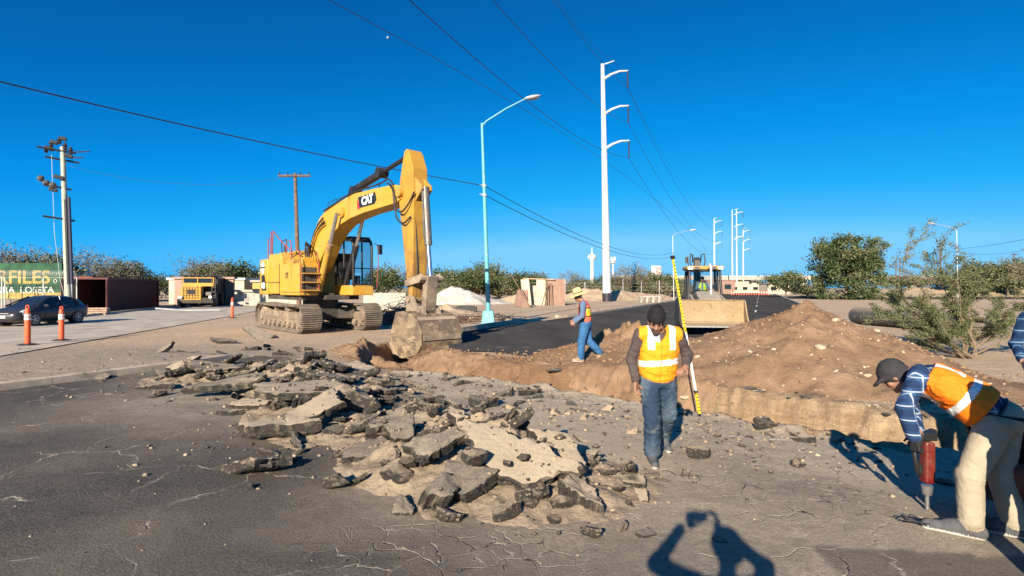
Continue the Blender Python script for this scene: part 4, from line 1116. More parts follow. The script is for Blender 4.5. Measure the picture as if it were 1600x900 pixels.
# ---------------------------------------------------------------- delineators
def delineator(base, label, H=1.17):
    t = empty('delineator_post', base); tag(t, label, 'traffic post', 'orange traffic posts')
    mb = MB(); prof = [(0.085, 0.05), (0.085, H * 0.70)] + [(0.075, H * 0.74), (0.072, H * 0.86), (0.06, H * 0.9), (0.055, H * 0.93)]
    mb.lathe((0, 0, 0), prof, 16); po = mb.build('post', M['orange'], t, smooth=40)
    mb = MB(); mb.tube([(-.045, 0, H * .92), (-.05, 0, H * .98), (0, 0, H), (.05, 0, H * .98), (.045, 0, H * .92)], 0.02, 6); mb.build('handle', M['orange'], po, smooth=60)
    for z in (H * .745, H * .66):
        mb = MB(); mb.lathe((0, 0, z - .04), [(0.088, 0), (0.088, 0.08)], 16); mb.build('reflective_band', M['white_tape'], po, smooth=40)
    mb = MB(); mb.lathe((0, 0, 0), [(0.26, 0.0), (0.26, 0.03), (0.12, 0.055), (0.09, 0.06)], 8); mb.build('rubber_base', M['black'], t)
delineator(G(43, 539, 0.03), 'left one of the two orange traffic posts before the dark car', 1.32)
delineator(G(96, 532, 0.03), 'right one of the two orange traffic posts before the dark car', 1.22)
delineator(G(363, 497, 0.0), 'single orange traffic post just left of the excavator tracks', 1.3)
for k in range(16):
    px = 1143 + k * 3.9; Y = 150 + (k % 3)
    t = empty('traffic_post', (( px - 800) / FPX * Y, Y, 0.03)); tag(t, 'red and white traffic post in the row closing off the far road', 'traffic post', 'far row of traffic posts')
    mb = MB(); mb.lathe((0, 0, 0), [(0.2, 0), (0.13, 0.4), (0.12, 1.0), (0.05, 1.1)], 8); mb.build('post', M['orange'], t)
    mb = MB(); mb.lathe((0, 0, 0), [(0.14, 0.55), (0.135, 0.85)], 8); mb.build('reflective_band', M['white_tape'], t)

# ---------------------------------------------------------------- lot: brick ruin, slabs, brush
M['brick'] = None
t_ = NT('rough_brick'); b_ = t_.n.new('ShaderNodeTexBrick'); b_.inputs['Scale'].default_value = 2.2
b_.inputs['Color1'].default_value = (0.27, 0.14, 0.10, 1); b_.inputs['Color2'].default_value = (0.20, 0.10, 0.075, 1); b_.inputs['Mortar'].default_value = (0.36, 0.28, 0.22, 1)
sw = t_.n.new('ShaderNodeMapping'); sw.inputs['Rotation'].default_value = (R(90), 0, 0)
t_.l.new(t_.co(), sw.inputs[0]); t_.l.new(sw.outputs[0], b_.inputs['Vector'])
M['brick'] = t_.out(t_.mix(t_.ramp(t_.noise(2, 5), .4, .7, 0, .6), b_.outputs[0], (0.33, 0.22, 0.16)), 0.95)
M['plaster'] = simple('pale_plaster', (0.5, 0.41, 0.31), 0.95, 0, 0.2, 1.5)
t = empty('brick_ruin', (2.9, 60, 0)); tag(t, 'small unfinished brick shack with bare openings and propped boards', 'ruin')
mb = MB(); mb.box((-1.35, 0, 1.45), (0.9, 0.2, 2.9), (0, R(-6), 0)); mb.build('side_wall', M['plaster'], t)
mb = MB(); mb.box((0.35, 0.2, 1.45), (1.1, 0.2, 2.9)); mb.build('wall', M['plaster'], t)
mb = MB(); mb.box((1.95, 0.4, 1.45), (2.0, 0.22, 2.95)); mb.box((2.75, 0.3, 1.2), (0.4, 0.35, 2.4)); mb.build('brick_wall', M['brick'], t)
mb = MB(); mb.box((-.4, 1.2, 1.1), (1.2, 0.15, 2.2)); mb.build('back_wall', M['concrete'], t)
for (a, b_) in (((0.8, -.5, 0), (0.8, -.4, 2.9)), ((0.95, -.6, 0), (1.0, -.4, 2.6)), ((0.35, -.8, 0), (1.0, -.2, 2.3)), ((1.4, -.5, 0), (1.35, -.4, 2.5))):
    mb = MB(); mb.tube([a, b_], 0.05, 6); mb.build('prop', M['wood'], t)
mb = MB(); mb.box((0.1, 0.2, 2.92), (3.6, 0.3, 0.12), (0, R(2), 0)); mb.build('lintel', M['woodpale'], t)
mb = MB(); mb.box((0, 0, 0.75), (1.3, 0.9, 1.5), (0, R(6), R(20)), taper=0.75); mb.box((0.1, 0, 1.55), (1.1, 0.1, 0.35))
tag(mb.build('brick_stack', M['brick'], None, loc=(1.0, 55.0, 0)), 'dark brick stack left of the brick ruin', 'brick stack')
mb = MB(); mb.tube([(1.2, 0, 0), (0.3, .2, 1.5), (-0.75, .3, 3.3)], [0.06, 0.05, 0.04], 6)
tag(mb.build('wooden_pole', M['wood'], None, loc=(0.6, 52, 0), smooth=60), 'crooked wooden pole leaning over the dark brick stack', 'wooden pole')
for x, y, L_, rz, lab in ((-6.4, 47, 3.6, 0.1, 'large grey concrete slab standing on edge behind the cab'),):
    mb = MB(); mb.box((0, 0, 0.75), (L_, 0.22, 1.5), (R(-8), 0, rz)); tag(mb.build('concrete_slab', M['concrete'], None, loc=(x - 4.6, y, 0), bevel=0.02), lab, 'concrete slab')
mb = MB(); mb.box((0, 0, 0.22), (1.7, 0.8, 0.36)); mb.box((0, 0, 0.44), (1.3, 0.5, 0.1)); tag(mb.build('tyre_stack', M['black'], None, loc=(-3.7, 44, 0)), 'dark low object on the sand right of the bucket arm', 'debris')
# concrete bench like blocks at the far kerb
t = empty('concrete_bench', P(1015, 468, 72).xy.to_3d()); tag(t, 'low row of grey concrete blocks at the far left kerb', 'concrete bench')
mb = MB(); mb.box((0, 0, 0.78), (2.8, 0.7, 0.16)); mb.build('top', M['concrete'], t)
for x in (-1.2, -.4, .4, 1.2):
    mb = MB(); mb.box((x, 0, 0.36), (0.3, 0.6, 0.7)); mb.build('support', M['concrete'], t)
# dry brush heap beside the excavator
mb = MB()
for k in range(330):
    c = Vector((random.gauss(0, 1.0), random.gauss(0, .9), 0)); h = 1.25 * math.exp(-(c.x ** 2 + c.y ** 2) / 1.7)
    c.z = random.uniform(0.0, 1) * h + 0.05
    d = Vector((random.gauss(0, 1), random.gauss(0, 1), random.gauss(0.1, .4))).normalized() * random.uniform(0.5, 1.3)
    m = c + Vector((random.gauss(0, .15), random.gauss(0, .15), random.gauss(0.05, .12)))
    mb.tube([c - d / 2, m, c + d / 2], [0.016, 0.013, 0.004], 4, mi=k % 2, cap=False)
for k in range(26):
    a = k * 2.4; mb.tube([(0, 0, .12), (math.cos(a) * 1.2, math.sin(a) * .9, .14 + .02 * (k % 5)), (math.cos(a + .2) * 2.4, math.sin(a + .2) * 1.7, .1)], [.014, .012, .006], 4, cap=False)
o = mb.build('brush_pile', [simple('dry_twigs', (0.13, 0.075, 0.05), 0.95, 0, 0.3, 3), simple('grey_twigs', (0.26, 0.18, 0.12), 0.95, 0, 0.3, 3)], None, loc=(-5.6, 29.5, 0))
o.scale = (1.25, 1.2, 1.1); tag(o, 'tangled heap of dry brown branches between excavator tracks and lamp', 'brush pile')
pile('sand_mound', [(-7.4, 31.2, .5), (-5.8, 30.4, .95), (-4.4, 30.6, .4)], (1.5, 1.5), 277, M['rubble_dirt'], 0.1, 0.3, 1.0, 0.9, 'brown earth heap under the dry branches', 'earth heap')
mb = MB()
for k in range(150):
    c = Vector((random.gauss(0, 1.5), random.gauss(0, .7), random.uniform(0, .35)))
    d = Vector((random.gauss(0, 1), random.gauss(0, 1), random.gauss(0.2, .4))).normalized() * random.uniform(0.4, 1.1)
    mb.tube([c - d / 2, c + Vector((0, 0, .08)), c + d / 2], [0.014, 0.012, 0.004], 4, cap=False)
for k in range(26):
    a = k * 2.4; mb.tube([(0, 0, .12), (math.cos(a) * 1.2, math.sin(a) * .9, .14 + .02 * (k % 5)), (math.cos(a + .2) * 2.4, math.sin(a + .2) * 1.7, .1)], [.014, .012, .006], 4, cap=False)
tag(mb.build('dry_twig_scatter', bpy.data.materials['dry_twigs'], None, loc=(-2.6, 31.0, 0)), kind='stuff')
# thin fence posts in front of the trees
t = empty('wire_fence', (11, 92, 0)); tag(t, 'wire fence of thin grey posts in front of the far trees', 'fence')
for k in range(9):
    mb = MB(); mb.cyl((k * 3.6 - 9, k * 1.2, 0), (k * 3.6 - 9, k * 1.2, 3.0 + 0.3 * (k % 3)), 0.07, n=6); mb.build('post', M['galv'], t)
mb = MB()
for z in (0.8, 1.5, 2.2, 2.8): mb.tube([(-9, 0, z), (20, 9.6, z)], 0.015, 4)
mb.build('fence_wire', M['galv'], t)

# ---------------------------------------------------------------- far structures
M['bridge'] = simple('bridge_concrete', (0.42, 0.38, 0.33), 0.9, 0, 0.15, 0.2)
M['white_wall'] = simple('white_wall', (0.62, 0.6, 0.56), 0.85, 0, 0.1, 0.5)
t = empty('overpass', (150, 262, 0)); tag(t, 'long grey concrete road overpass crossing far behind the road', 'overpass')
mb = MB(); mb.box((25, 0, 6.4), (250, 9, 1.1)); mb.build('deck', M['bridge'], t)
mb = MB(); mb.box((25, -4.62, 7.35), (250, 0.2, 0.85)); mb.build('parapet', M['bridge'], t)
for x in (-86, -58, -34, -10, 16, 42, 68, 94, 120, 142):
    mb = MB(); mb.box((x, 0, 2.9), (2.4, 3, 5.9)); mb.box((x, 0, 5.55), (5, 7, 0.6)); mb.build('pier', M['bridge'], t)
def house(loc, size, label, mat, roof=None, nwin=3):
    t = empty('building', loc); tag(t, label, 'building'); w, d, h = size
    mb = MB(); mb.box((0, 0, h / 2), size); mb.build('wall', mat, t)
    mb = MB(); mb.box((0, 0, h + .12), (w + .4, d + .4, 0.24)); mb.build('roof', roof or mat, t)
    for k in range(nwin):
        x = -w / 2 + w * (k + .5) / nwin
        mb = MB(); mb.box((x, -d / 2 - .03, h * .55), (w / nwin * .45, 0.08, h * .35)); mb.build('window', M['glass'], t)
house((90, 215, 0), (12, 10, 3.2), 'pale low building left under the overpass', M['plaster'])
house((112, 285, 0), (22, 12, 5), 'tan building behind the traffic posts beyond the overpass', M['plaster'])
house((66, 175, 0), (9, 6, 4.2), 'small brick house at the far end of the left kerb', M['brick'], None, 2)
house((82, 170, 0), (7, 6, 3.2), 'tan flat roofed hut behind the loader cab', M['plaster'], None, 2)
house((-36.5, 68, 0), (9.0, 6, 2.9), 'low pale house between red container and yellow truck', M['plaster'], M['white_wall'], 2)
house((-40, 92, 0), (14, 6, 4.2), 'far building with white roof above the red container', M['white_wall'], None, 4)
house((-27.8, 66, 0), (5.0, 5, 2.6), 'small yellow shed behind the yellow truck', simple('shed_yellow', (0.45, 0.3, 0.09), 0.85), M['concrete'], 1)
house((-25.5, 58, 0), (7.5, 0.3, 1.5), 'low grey wall right of the yellow truck', M['concrete'], None, 0)
house((-33.9, 60, 0), (6.5, 0.3, 2.9), 'rust brown low wall left of the yellow truck', simple('rose_wall', (0.34, 0.22, 0.17), 0.9), None, 0)
mb = MB()
for a, b_ in (((-1.4, 0, 0), (-1.0, 0, 2.7)), ((1.4, 0, 0), (0.6, 0, 3.0)), ((-1.2, 0, 1.0), (1.1, 0, 1.0)), ((-1.1, 0, 1.9), (0.9, 0, 1.9)), ((-0.2, 0, 0), (0.2, 0, 3.2))): mb.tube([a, b_], 0.07, 6)
tag(mb.build('metal_frame', simple('pinkish_frame', (0.45, 0.3, 0.22), 0.8), None, loc=(-32.6, 57.0, 0)), 'pinkish open pipe frame left of the yellow truck', 'metal frame')
# billboard, water tower, masts
t = empty('billboard', P(1025, 450, 205).xy.to_3d()); tag(t, 'far white billboard with reddish picture on one post', 'billboard')
mb = MB(); mb.cyl((0, 0, 0), (0, 0, 7), 0.25); mb.build('post', M['galv'], t)
mb = MB(); mb.box((-0.9, 0, 8.6), (1.9, 0.3, 3.4), (0, 0, R(12))); mb.build('panel', M['white_wall'], t)
mb = MB(); mb.box((1.0, 0, 8.6), (1.9, 0.3, 3.4), (0, 0, R(-12))); mb.build('panel', simple('poster_pink', (0.5, 0.32, 0.3), 0.6, 0, 0.5, 0.8), t)
wt = P(925, 450, 300).xy.to_3d()
t = empty('water_tower', wt); tag(t, 'slim far water tower with a disc shaped tank', 'water tower')
mb = MB(); mb.tube([(0, 0, 0), (0, 0, 18)], [1.15, 0.85], 14); mb.build('shaft', M['white_wall'], t, smooth=40)
mb = MB(); mb.lathe((0, 0, 18), [(0.9, -1.2), (2.4, 0.6), (2.6, 1.4), (1.4, 2.4), (0.3, 3.2), (0.12, 6.5)], 16); mb.build('tank', M['white_wall'], t, smooth=40)
t = empty('radio_mast', P(958, 450, 260).xy.to_3d()); tag(t, 'grey mobile phone mast with antenna ring right of the big monopole', 'mast')
mb = MB(); mb.tube([(0, 0, 0), (0, 0, 16)], [0.6, 0.4], 8); mb.build('pole', M['galv'], t)
mb = MB(); mb.lathe((0, 0, 13.6), [(1.0, 0), (1.3, 0.3), (1.3, 1.3), (0.9, 1.7)], 8); mb.build('antenna_ring', M['galv'], t)
for k in range(5):
    mb = MB(); a = k * 1.256; mb.box((math.cos(a) * 1.1, math.sin(a) * 1.1, 16.0), (0.3, 0.3, 1.6)); mb.build('antenna', M['white_wall'], t)
for k, (x, Y) in enumerate(((62, 1190), (30, 1172), (122, 255))): pass

# corrugated drain pipe lying by the shrub
a = Vector((18.3, 29.0, 0.46)); b = Vector((19.0, 22.9, 0.44)); d = b - a; Lp = d.length
mb = MB(); prof = []
nn = 44
for k in range(nn * 2 + 1):
    prof.append((0.44 if k % 2 else 0.405, k * Lp / (nn * 2)))
prof2 = [(0.37, Lp), (0.37, 0.0)]
mb.lathe((0, 0, 0), prof + prof2 + [prof[0]], 28)
mb.f = [f for f in mb.f if len(f) == 4]; mb.m = [0] * len(mb.f)
o = mb.build('corrugated_pipe', dusty('black_plastic_pipe', (0.03, 0.03, 0.033), (0.3, 0.25, 0.19), .3, .6, 0, 3, up=.35), None, smooth=30, loc=a)
o.rotation_euler = d.to_track_quat('Z', 'Y').to_euler(); tag(o, 'black corrugated drain pipe lying on the sand behind the shrub', 'pipe')

# ---------------------------------------------------------------- trees
def leaf_mat(name, a, b):
    t = NT(name); c = t.mix(t.ramp(t.noise(0.9, 4), 0.35, 0.65), a, b)
    return t.out(c, 0.75, 0, 0.2)
M['leaf_dark'] = leaf_mat('dark_green_leaf', (0.034, 0.058, 0.02), (0.075, 0.10, 0.038))
M['leaf_olive'] = leaf_mat('olive_leaf', (0.085, 0.092, 0.04), (0.15, 0.148, 0.072))
M['leaf_grey'] = leaf_mat('grey_dry_leaf', (0.14, 0.12, 0.09), (0.22, 0.19, 0.14))
M['leaf_shrub'] = leaf_mat('shrub_leaf', (0.085, 0.105, 0.04), (0.16, 0.17, 0.085))
M['bark'] = simple('grey_bark', (0.14, 0.10, 0.07), 0.95, 0, 0.3, 6, 0.6, 30)
def leaves_np(centers, dirs, n_per, spread, size, r, elong=2.2, droop=0.0):
    """rhombic leaf faces around clump centres"""
    K = len(centers); N = K * n_per
    c = np.repeat(centers, n_per, 0) + r.normal(0, 1, (N, 3)) * np.repeat(spread, n_per)[:, None] * np.array([1, 1, 0.75])
    ax = r.normal(0, 1, (N, 3)) + np.repeat(dirs, n_per, 0) * 1.1; ax[:, 2] -= droop
    ax /= np.linalg.norm(ax, axis=1)[:, None]
    up = r.normal(0, 1, (N, 3)); sd = np.cross(ax, up); sd /= np.linalg.norm(sd, axis=1)[:, None] + 1e-9
    s = size * r.uniform(0.6, 1.4, N)[:, None]
    V = np.stack([c - ax * s * elong / 2, c + sd * s / 2, c + ax * s * elong / 2, c - sd * s / 2], 1).reshape(-1, 3)
    return V, np.arange(N * 4).reshape(-1, 4)
def crown_tree(name, seed, H, W, mats, nclump, nleaf, leaf, spread, trunk_h=0.3, shape='round', bare=0.0, ground_skirt=False):
    """returns an Empty with trunk and crown, H tall and about W wide"""
    r = np.random.default_rng(seed); t = empty(name)
    mb = MB(); cen = []; drs = []
    nl = 7 if shape != 'bush' else 9
    base = Vector((0, 0, 0)); th = H * trunk_h
    mb.tube([(0, 0, -.1), (r.normal(0, .03) * H, r.normal(0, .03) * H, th * .6), (0, 0, th)], [W * .028, W * .022, W * .02], 7)
    for k in range(nl):
        a = 2 * math.pi * (k + r.uniform(-.3, .3)) / nl; el = r.uniform(0.25, 1.2)
        L = r.uniform(0.75, 1.05)
        e = Vector((math.cos(a) * math.cos(el) * W / 2 * L, math.sin(a) * math.cos(el) * W / 2 * L, th + (H - th) * math.sin(el) * L * .9))
        m = Vector((0, 0, th * r.uniform(.6, 1))).lerp(e, .5) + Vector((0, 0, H * .05))
        p0 = Vector((0, 0, th * r.uniform(.7, 1)))
        mb.tube([p0, m, e], [W * .015, W * .009, W * .003], 5)
        for j in range(5):
            q = m.lerp(e, r.uniform(0, 1)); e2 = q + Vector((r.normal(0, .14) * W, r.normal(0, .14) * W, abs(r.normal(0.06, .1)) * H))
            mb.tube([q, q.lerp(e2, .5) + Vector((0, 0, .02 * H)), e2], [W * .006, W * .004, W * .0015], 4)
            cen.append(e2); drs.append((e2 - q).normalized())
        cen.append(e); drs.append((e - m).normalized())
    while len(cen) < nclump:
        u = r.normal(0, 1, 3); u /= np.linalg.norm(u); rad = r.uniform(0.35, 1.0) ** .6
        if shape == 'bush': z = abs(u[2])
        else: z = u[2]
        lob = 1 + .22 * math.sin(3 * math.atan2(u[1], u[0]) + seed) * (1 - abs(u[2])) + .12 * math.sin(5 * u[2] + seed)
        zc = (H + th) / 2 if shape != 'bush' else 0.12 * H; hz = (H - th) / 2 * 1.0 if shape != 'bush' else .82 * H
        p = Vector((u[0] * W / 2 * rad * lob, u[1] * W / 2 * rad * lob, zc + z * hz * rad * lob))
        if r.random() < bare: continue
        cen.append(p); drs.append(Vector((u[0], u[1], u[2] + .3)).normalized())
    if ground_skirt:
        for k in range(int(nclump * .16)):
            a = r.uniform(0, 6.28); p = Vector((math.cos(a) * W * .33 * r.uniform(.1, 1) - W * .08, math.sin(a) * W * .33, r.uniform(.3, th * 1.25))); cen.append(p); drs.append(Vector((math.cos(a), math.sin(a), -.3)))
    cen = np.array([c[:] for c in cen]); drs = np.array([d[:] for d in drs])
    V, F = leaves_np(cen, drs, nleaf, np.full(len(cen), spread) * r.uniform(.6, 1.3, len(cen)), leaf, r)
    mb.build('trunk', M['bark'], t, smooth=60)
    mi = np.repeat(r.integers(0, len(mats), len(cen)), nleaf)
    np_mesh('crown', V, F, mats, mi, t)
    return t
LD, LO, LG = M['leaf_dark'], M['leaf_olive'], M['leaf_grey']
# big dark tree at right
t = crown_tree('green_tree', 5, 10.6, 11.6, [LD, LD, LD, LO], 185, 90, 0.21, 0.62, 0.2, 'round', 0, True)
t.location = (55.6, 90.5, 0); t.rotation_euler = (0, 0, 1.0); tag(t, 'large dense dark green tree on the sandy median', 'tree')
t = crown_tree('green_tree', 8, 5.2, 7.5, [LD, LO], 60, 60, 0.2, 0.7, 0.25); t.location = (56.5, 112, 0); tag(t, 'low dark tree just left of the large median tree', 'tree')
pro = {
 'olive': crown_tree('olive_tree', 21, 6.5, 8.5, [LO, LO, LD], 90, 70, 0.20, 0.7, 0.22),
 'olive2': crown_tree('olive_tree', 33, 6.0, 9.0, [LO, LD], 95, 70, 0.20, 0.75, 0.18),
 'dark': crown_tree('green_tree', 41, 6.2, 6.0, [LD, LD, LO], 80, 70, 0.18, 0.6, 0.25),
 'grey': crown_tree('bare_tree', 57, 7.0, 8.0, [LG, LG, LO], 95, 34, 0.11, 0.7, 0.25),
 'bush': crown_tree('olive_bush', 63, 2.6, 5.0, [LO, LO, LG], 55, 60, 0.16, 0.5, 0.15, 'bush')}
used = set()
TREES = [('grey', -12, 62, 7.2, 'dark tree at the left edge behind the green sign'), ('olive', 72, 66, 5.6, 'olive tree behind the green sign'),
 ('grey', 122, 70, 7.0, 'grey leafless tree behind the concrete pole'), ('grey', 40, 76, 7.4, 'grey thin tree above the barbed wire'), ('grey', 172, 76, 6.2, 'broad olive tree above the end of the red container'),
 ('olive', 198, 80, 5.6, 'darker olive tree behind the middle of the red container'), ('dark', 228, 104, 4.2, 'small round tree above the far end of the red container'),
 ('dark', 258, 100, 4.2, 'dark tree left of the yellow truck'), ('grey', 318, 82, 6.6, 'grey dry tree right behind the yellow truck'), ('olive2', 345, 86, 6.4, 'hazy olive tree right of the yellow truck'),
 ('olive', 395, 95, 4.6, 'olive tree at the back of the excavator counterweight'), ('dark', 600, 74, 4.6, 'dark green tree right of the excavator cab mirror'),
 ('grey', 625, 84, 5.4, 'bare greyish tree left of the excavator stick'), ('olive2', 706, 98, 5.6, 'olive tree behind the pale gravel mound'), ('dark', 742, 92, 5.2, 'dark tree left of the turquoise lamp post'),
 ('olive', 762, 100, 6.2, 'tall olive tree behind the turquoise lamp post'), ('olive2', 800, 98, 5.0, 'olive tree right of the turquoise lamp post'), ('olive', 838, 108, 4.8, 'olive tree behind the brick ruin'),
 ('grey', 893, 112, 5.6, 'greyish tree right of the brick ruin'), ('olive2', 915, 125, 4.2, 'low olive tree left of the tall monopole'), ('grey', 985, 112, 7.0, 'open feathery tree right of the tall monopole'),
 ('olive', 1012, 125, 5.4, 'olive tree below the far billboard'), ('dark', 1036, 122, 5.0, 'dark tree left of the yellow levelling rod'), ('olive', 1062, 135, 4.2, 'olive tree behind the loader cab'),
 ('olive2', 960, 120, 5.0, 'olive tree behind the thin fence posts'), ('dark', 1182, 300, 6.0, 'dark tree under the overpass above the posts'), ('dark', 1205, 300, 5.0, 'small dark tree under the overpass'), ('olive', 1225, 240, 4.5, 'olive tree under the right part of the overpass'),
 ('olive', 1150, 290, 7.5, 'far tree left under the overpass'), ('olive2', 1545, 122, 8.0, 'olive tree on the embankment at right'), ('grey', 1575, 118, 8.6, 'greyish tree on the embankment near the right edge'), ('olive', 1600, 125, 8.4, 'olive tree cut by the right edge'), ('grey', 1500, 126, 6.6, 'dry tree on the embankment behind the shrub'), ('grey', 1440, 130, 5.6, 'dry pale tree left on the embankment')]
baseH = {'olive': 6.5, 'olive2': 6.0, 'dark': 6.2, 'grey': 7.0, 'bush': 2.6}
for i, (k, px, Y, H, lab) in enumerate(TREES):
    o = pro[k] if k not in used else copy_tree(pro[k]); used.add(k)
    s = H / baseH[k]; o.location = ((px - 800) / FPX * Y, Y, 0); o.scale = (s * random.uniform(.95, 1.15), s * random.uniform(.95, 1.15), s); o.rotation_euler = (0, 0, random.uniform(0, 6.28))
    tag(o, lab, 'tree', 'trees around the lots')
k = 0
for px, Y in [(655, 70), (672, 90), (690, 92), (722, 96), (780, 96), (815, 100), (850, 102), (868, 106), (905, 110), (935, 112), (972, 110), (1000, 112), (1022, 116), (1050, 120), (1070, 130), (1262, 120), (1400, 135), (1420, 132), (1465, 128), (1490, 120), (1525, 124), (1590, 116), (208, 78), (150, 70), (380, 92), (300, 90)]:
    o = pro['bush'] if k == 0 else copy_tree(pro['bush']); k += 1
    s = random.uniform(0.75, 1.15); o.location = ((px - 800) / FPX * Y, Y, 0 if px < 1300 else 2.0); o.scale = (s * 1.2, s * 1.2, s); o.rotation_euler = (0, 0, random.uniform(0, 6.28))
    tag(o, 'low olive bush in the strip of bushes before the far trees' if px < 1200 else 'low dry bush on the embankment at right', 'bush', 'bushes before the trees' if px < 1200 else 'bushes on the embankment')

# ---------------------------------------------------------------- the open shrub at right
sb = Vector((12.4, 14.9, 0)); r = np.random.default_rng(77)
t = empty('desert_shrub', sb); tag(t, 'tall open green shrub with thin spreading stems at the right of the mound', 'shrub')
mb = MB(); cen = []; drs = []; spr = []
def shoot(p, d, L, rad, depth, leafy):
    n = 6; pts = [p]; dd = Vector(d)
    for i in range(n):
        dd = (dd + Vector((r.normal(0, .10), r.normal(0, .10), r.normal(0.015, .06)))).normalized(); pts.append(pts[-1] + dd * (L / n))
    mb.tube(pts, [rad * (1 - .8 * i / n) for i in range(n + 1)], 5, cap=False)
    for i in range(1, n + 1):
        if depth < 2:
            for _ in range(2 if depth == 0 else 1):
                if r.random() < (.52 if i > 1 else .12):
                    a = Vector((r.normal(0, 1), r.normal(0, 1), r.normal(0.25, .6))).normalized()
                    shoot(pts[i], (dd + a * 0.95).normalized(), L * r.uniform(.25, .5), rad * .42, depth + 1, leafy)
        if depth >= 1 or i >= 3:
            for _ in range(leafy):
                cen.append(pts[i].lerp(pts[i - 1], r.random())); drs.append(dd); 
stems = [(-62, 1.0, 2.2), (-50, .8, 2.5), (-40, .6, 2.0), (-68, 2.6, 1.9), (-30, .5, 3.3), (-18, .4, 3.6), (-9, -.3, 3.4), (2, .9, 2.6), (12, .3, 2.9), (24, 1.3, 2.7), (34, -.6, 2.9), (45, .9, 2.6), (58, 1.9, 2.4), (52, -1.5, 2.1), (-55, -1.4, 1.8), (-25, 1.8, 2.4), (18, 2.4, 2.3)]
for a, yd, L in stems:
    d = Vector((math.sin(R(a)), math.cos(R(a)) * 0.25 * yd, math.cos(R(a)))).normalized()
    shoot(Vector((r.normal(0, .12), r.normal(0, .12), 0)), d, L, 0.028, 0, 3 if L < 3.2 else 2)
mb.build('stems', simple('shrub_stem', (0.17, 0.12, 0.075), 0.9, 0, 0.3, 6), t, smooth=70)
cen = np.array([c[:] for c in cen]); drs = np.array([d[:] for d in drs])
V_, F_ = leaves_np(cen, drs, 7, np.full(len(cen), 0.05), 0.024, r, 2.6)
np_mesh('leaves', V_, F_, [M['leaf_shrub'], M['leaf_olive']], np.repeat(r.integers(0, 2, len(cen)), 7), t)
t.scale = (1.1, 0.95, 0.80)
print('shrub leaves', len(F_))
# ---------------------------------------------------------------- excavator
YEL = dusty('machine_yellow', (0.60, 0.315, 0.025), (0.40, 0.28, 0.15), 0.45, 0.45, 0, 1.6, wear=(0.40, 0.20, 0.035), up=0.35)
YELW = dusty('worn_machine_yellow', (0.50, 0.265, 0.03), (0.30, 0.20, 0.11), 0.75, 0.55, 0, 1.0, wear=(0.12, 0.06, 0.028), up=0.35)
t_ = NT('stained_stick_paint'); n_ = t_.noise(1.3, 6, 0.7); f_ = t_.noise(5, 6, 0.7, dist=0.8, vs=(1, 1, 0.4)); z_ = t_.n.new('ShaderNodeSeparateXYZ'); t_.l.new(t_.co(), z_.inputs[0])
c_ = t_.mix(t_.ramp(n_, .35, .65), (0.50, 0.265, 0.03), (0.40, 0.20, 0.028))
lo_ = t_.ramp(t_.math('ADD', z_.outputs['Z'], t_.math('MULTIPLY', n_, -3.0)), -0.4, 3.2, 1.0, 0.0)      # mud splashed up from the trench
st_ = t_.math('MAXIMUM', t_.math('MULTIPLY', lo_, t_.ramp(f_, .36, .56)), t_.ramp(f_, .60, .70, 0, .8))
c_ = t_.mix(st_, c_, (0.12, 0.065, 0.03)); c_ = t_.mix(t_.math('MULTIPLY', lo_, t_.ramp(t_.noise(9, 4, .6), .52, .62, 0, .8)), c_, (0.30, 0.20, 0.11))
t_.bump(f_, .25, .02); STK = t_.out(c_, .6)
MUD = dusty('muddy_steel', (0.20, 0.15, 0.11), (0.40, 0.31, 0.21), 0.8, 0.75, 0.1, 1.5, wear=(0.42, 0.32, 0.21), up=0.8)
TRK = dusty('track_steel', (0.13, 0.105, 0.085), (0.38, 0.30, 0.21), 0.6, 0.7, 0.2, 2.2, up=0.75)
BKT0 = dusty('bucket_steel', (0.17, 0.13, 0.095), (0.33, 0.24, 0.155), 0.75, 0.5, 0.2, 2.2, wear=(0.40, 0.29, 0.16), up=0.6)
t_ = NT('worn_bucket_steel'); n_ = t_.noise(1.5, 7, 0.7, dist=0.8); s_ = t_.noise(3.5, 5, 0.7, vs=(0.6, 0.6, 2.2))
c_ = t_.mix(t_.ramp(n_, 0.44, 0.56), (0.13, 0.095, 0.066), (0.27, 0.195, 0.12)); c_ = t_.mix(t_.ramp(s_, 0.54, 0.64, 0, 0.8), c_, (0.44, 0.32, 0.19)); c_ = t_.mix(t_.ramp(t_.noise(14, 4, .7), 0.5, 0.68, 0, 0.5), c_, (0.12, 0.085, 0.058))
t_.bump(t_.math('ADD', n_, s_), 0.5, 0.04); BKT = t_.out(c_, 0.7, 0.1)
BLK = dusty('machine_black', (0.018, 0.018, 0.02), (0.2, 0.16, 0.11), 0.12, 0.45, 0, 2.0, up=0.15)
DECK = dusty('dark_machine_frame', (0.05, 0.042, 0.035), (0.24, 0.18, 0.12), 0.4, 0.8, 0, 2.0, up=0.3)
RED = simple('red_rail_paint', (0.30, 0.055, 0.055), 0.6, 0, 0.15, 4)
WHITE = simple('white_decal', (0.8, 0.8, 0.78), 0.5, 0, 0.04, 4)
BLKD = simple('black_decal', (0.015, 0.015, 0.016), 0.45, 0, 0.1, 4)
CHROME = simple('cylinder_rod', (0.55, 0.55, 0.55), 0.2, 0.9, 0.05, 5)
EX = empty('excavator', (-8.9, 25.3, 0.04), R(-47.8))
tag(EX, 'large yellow tracked excavator reaching its bucket down into the trench', 'excavator')
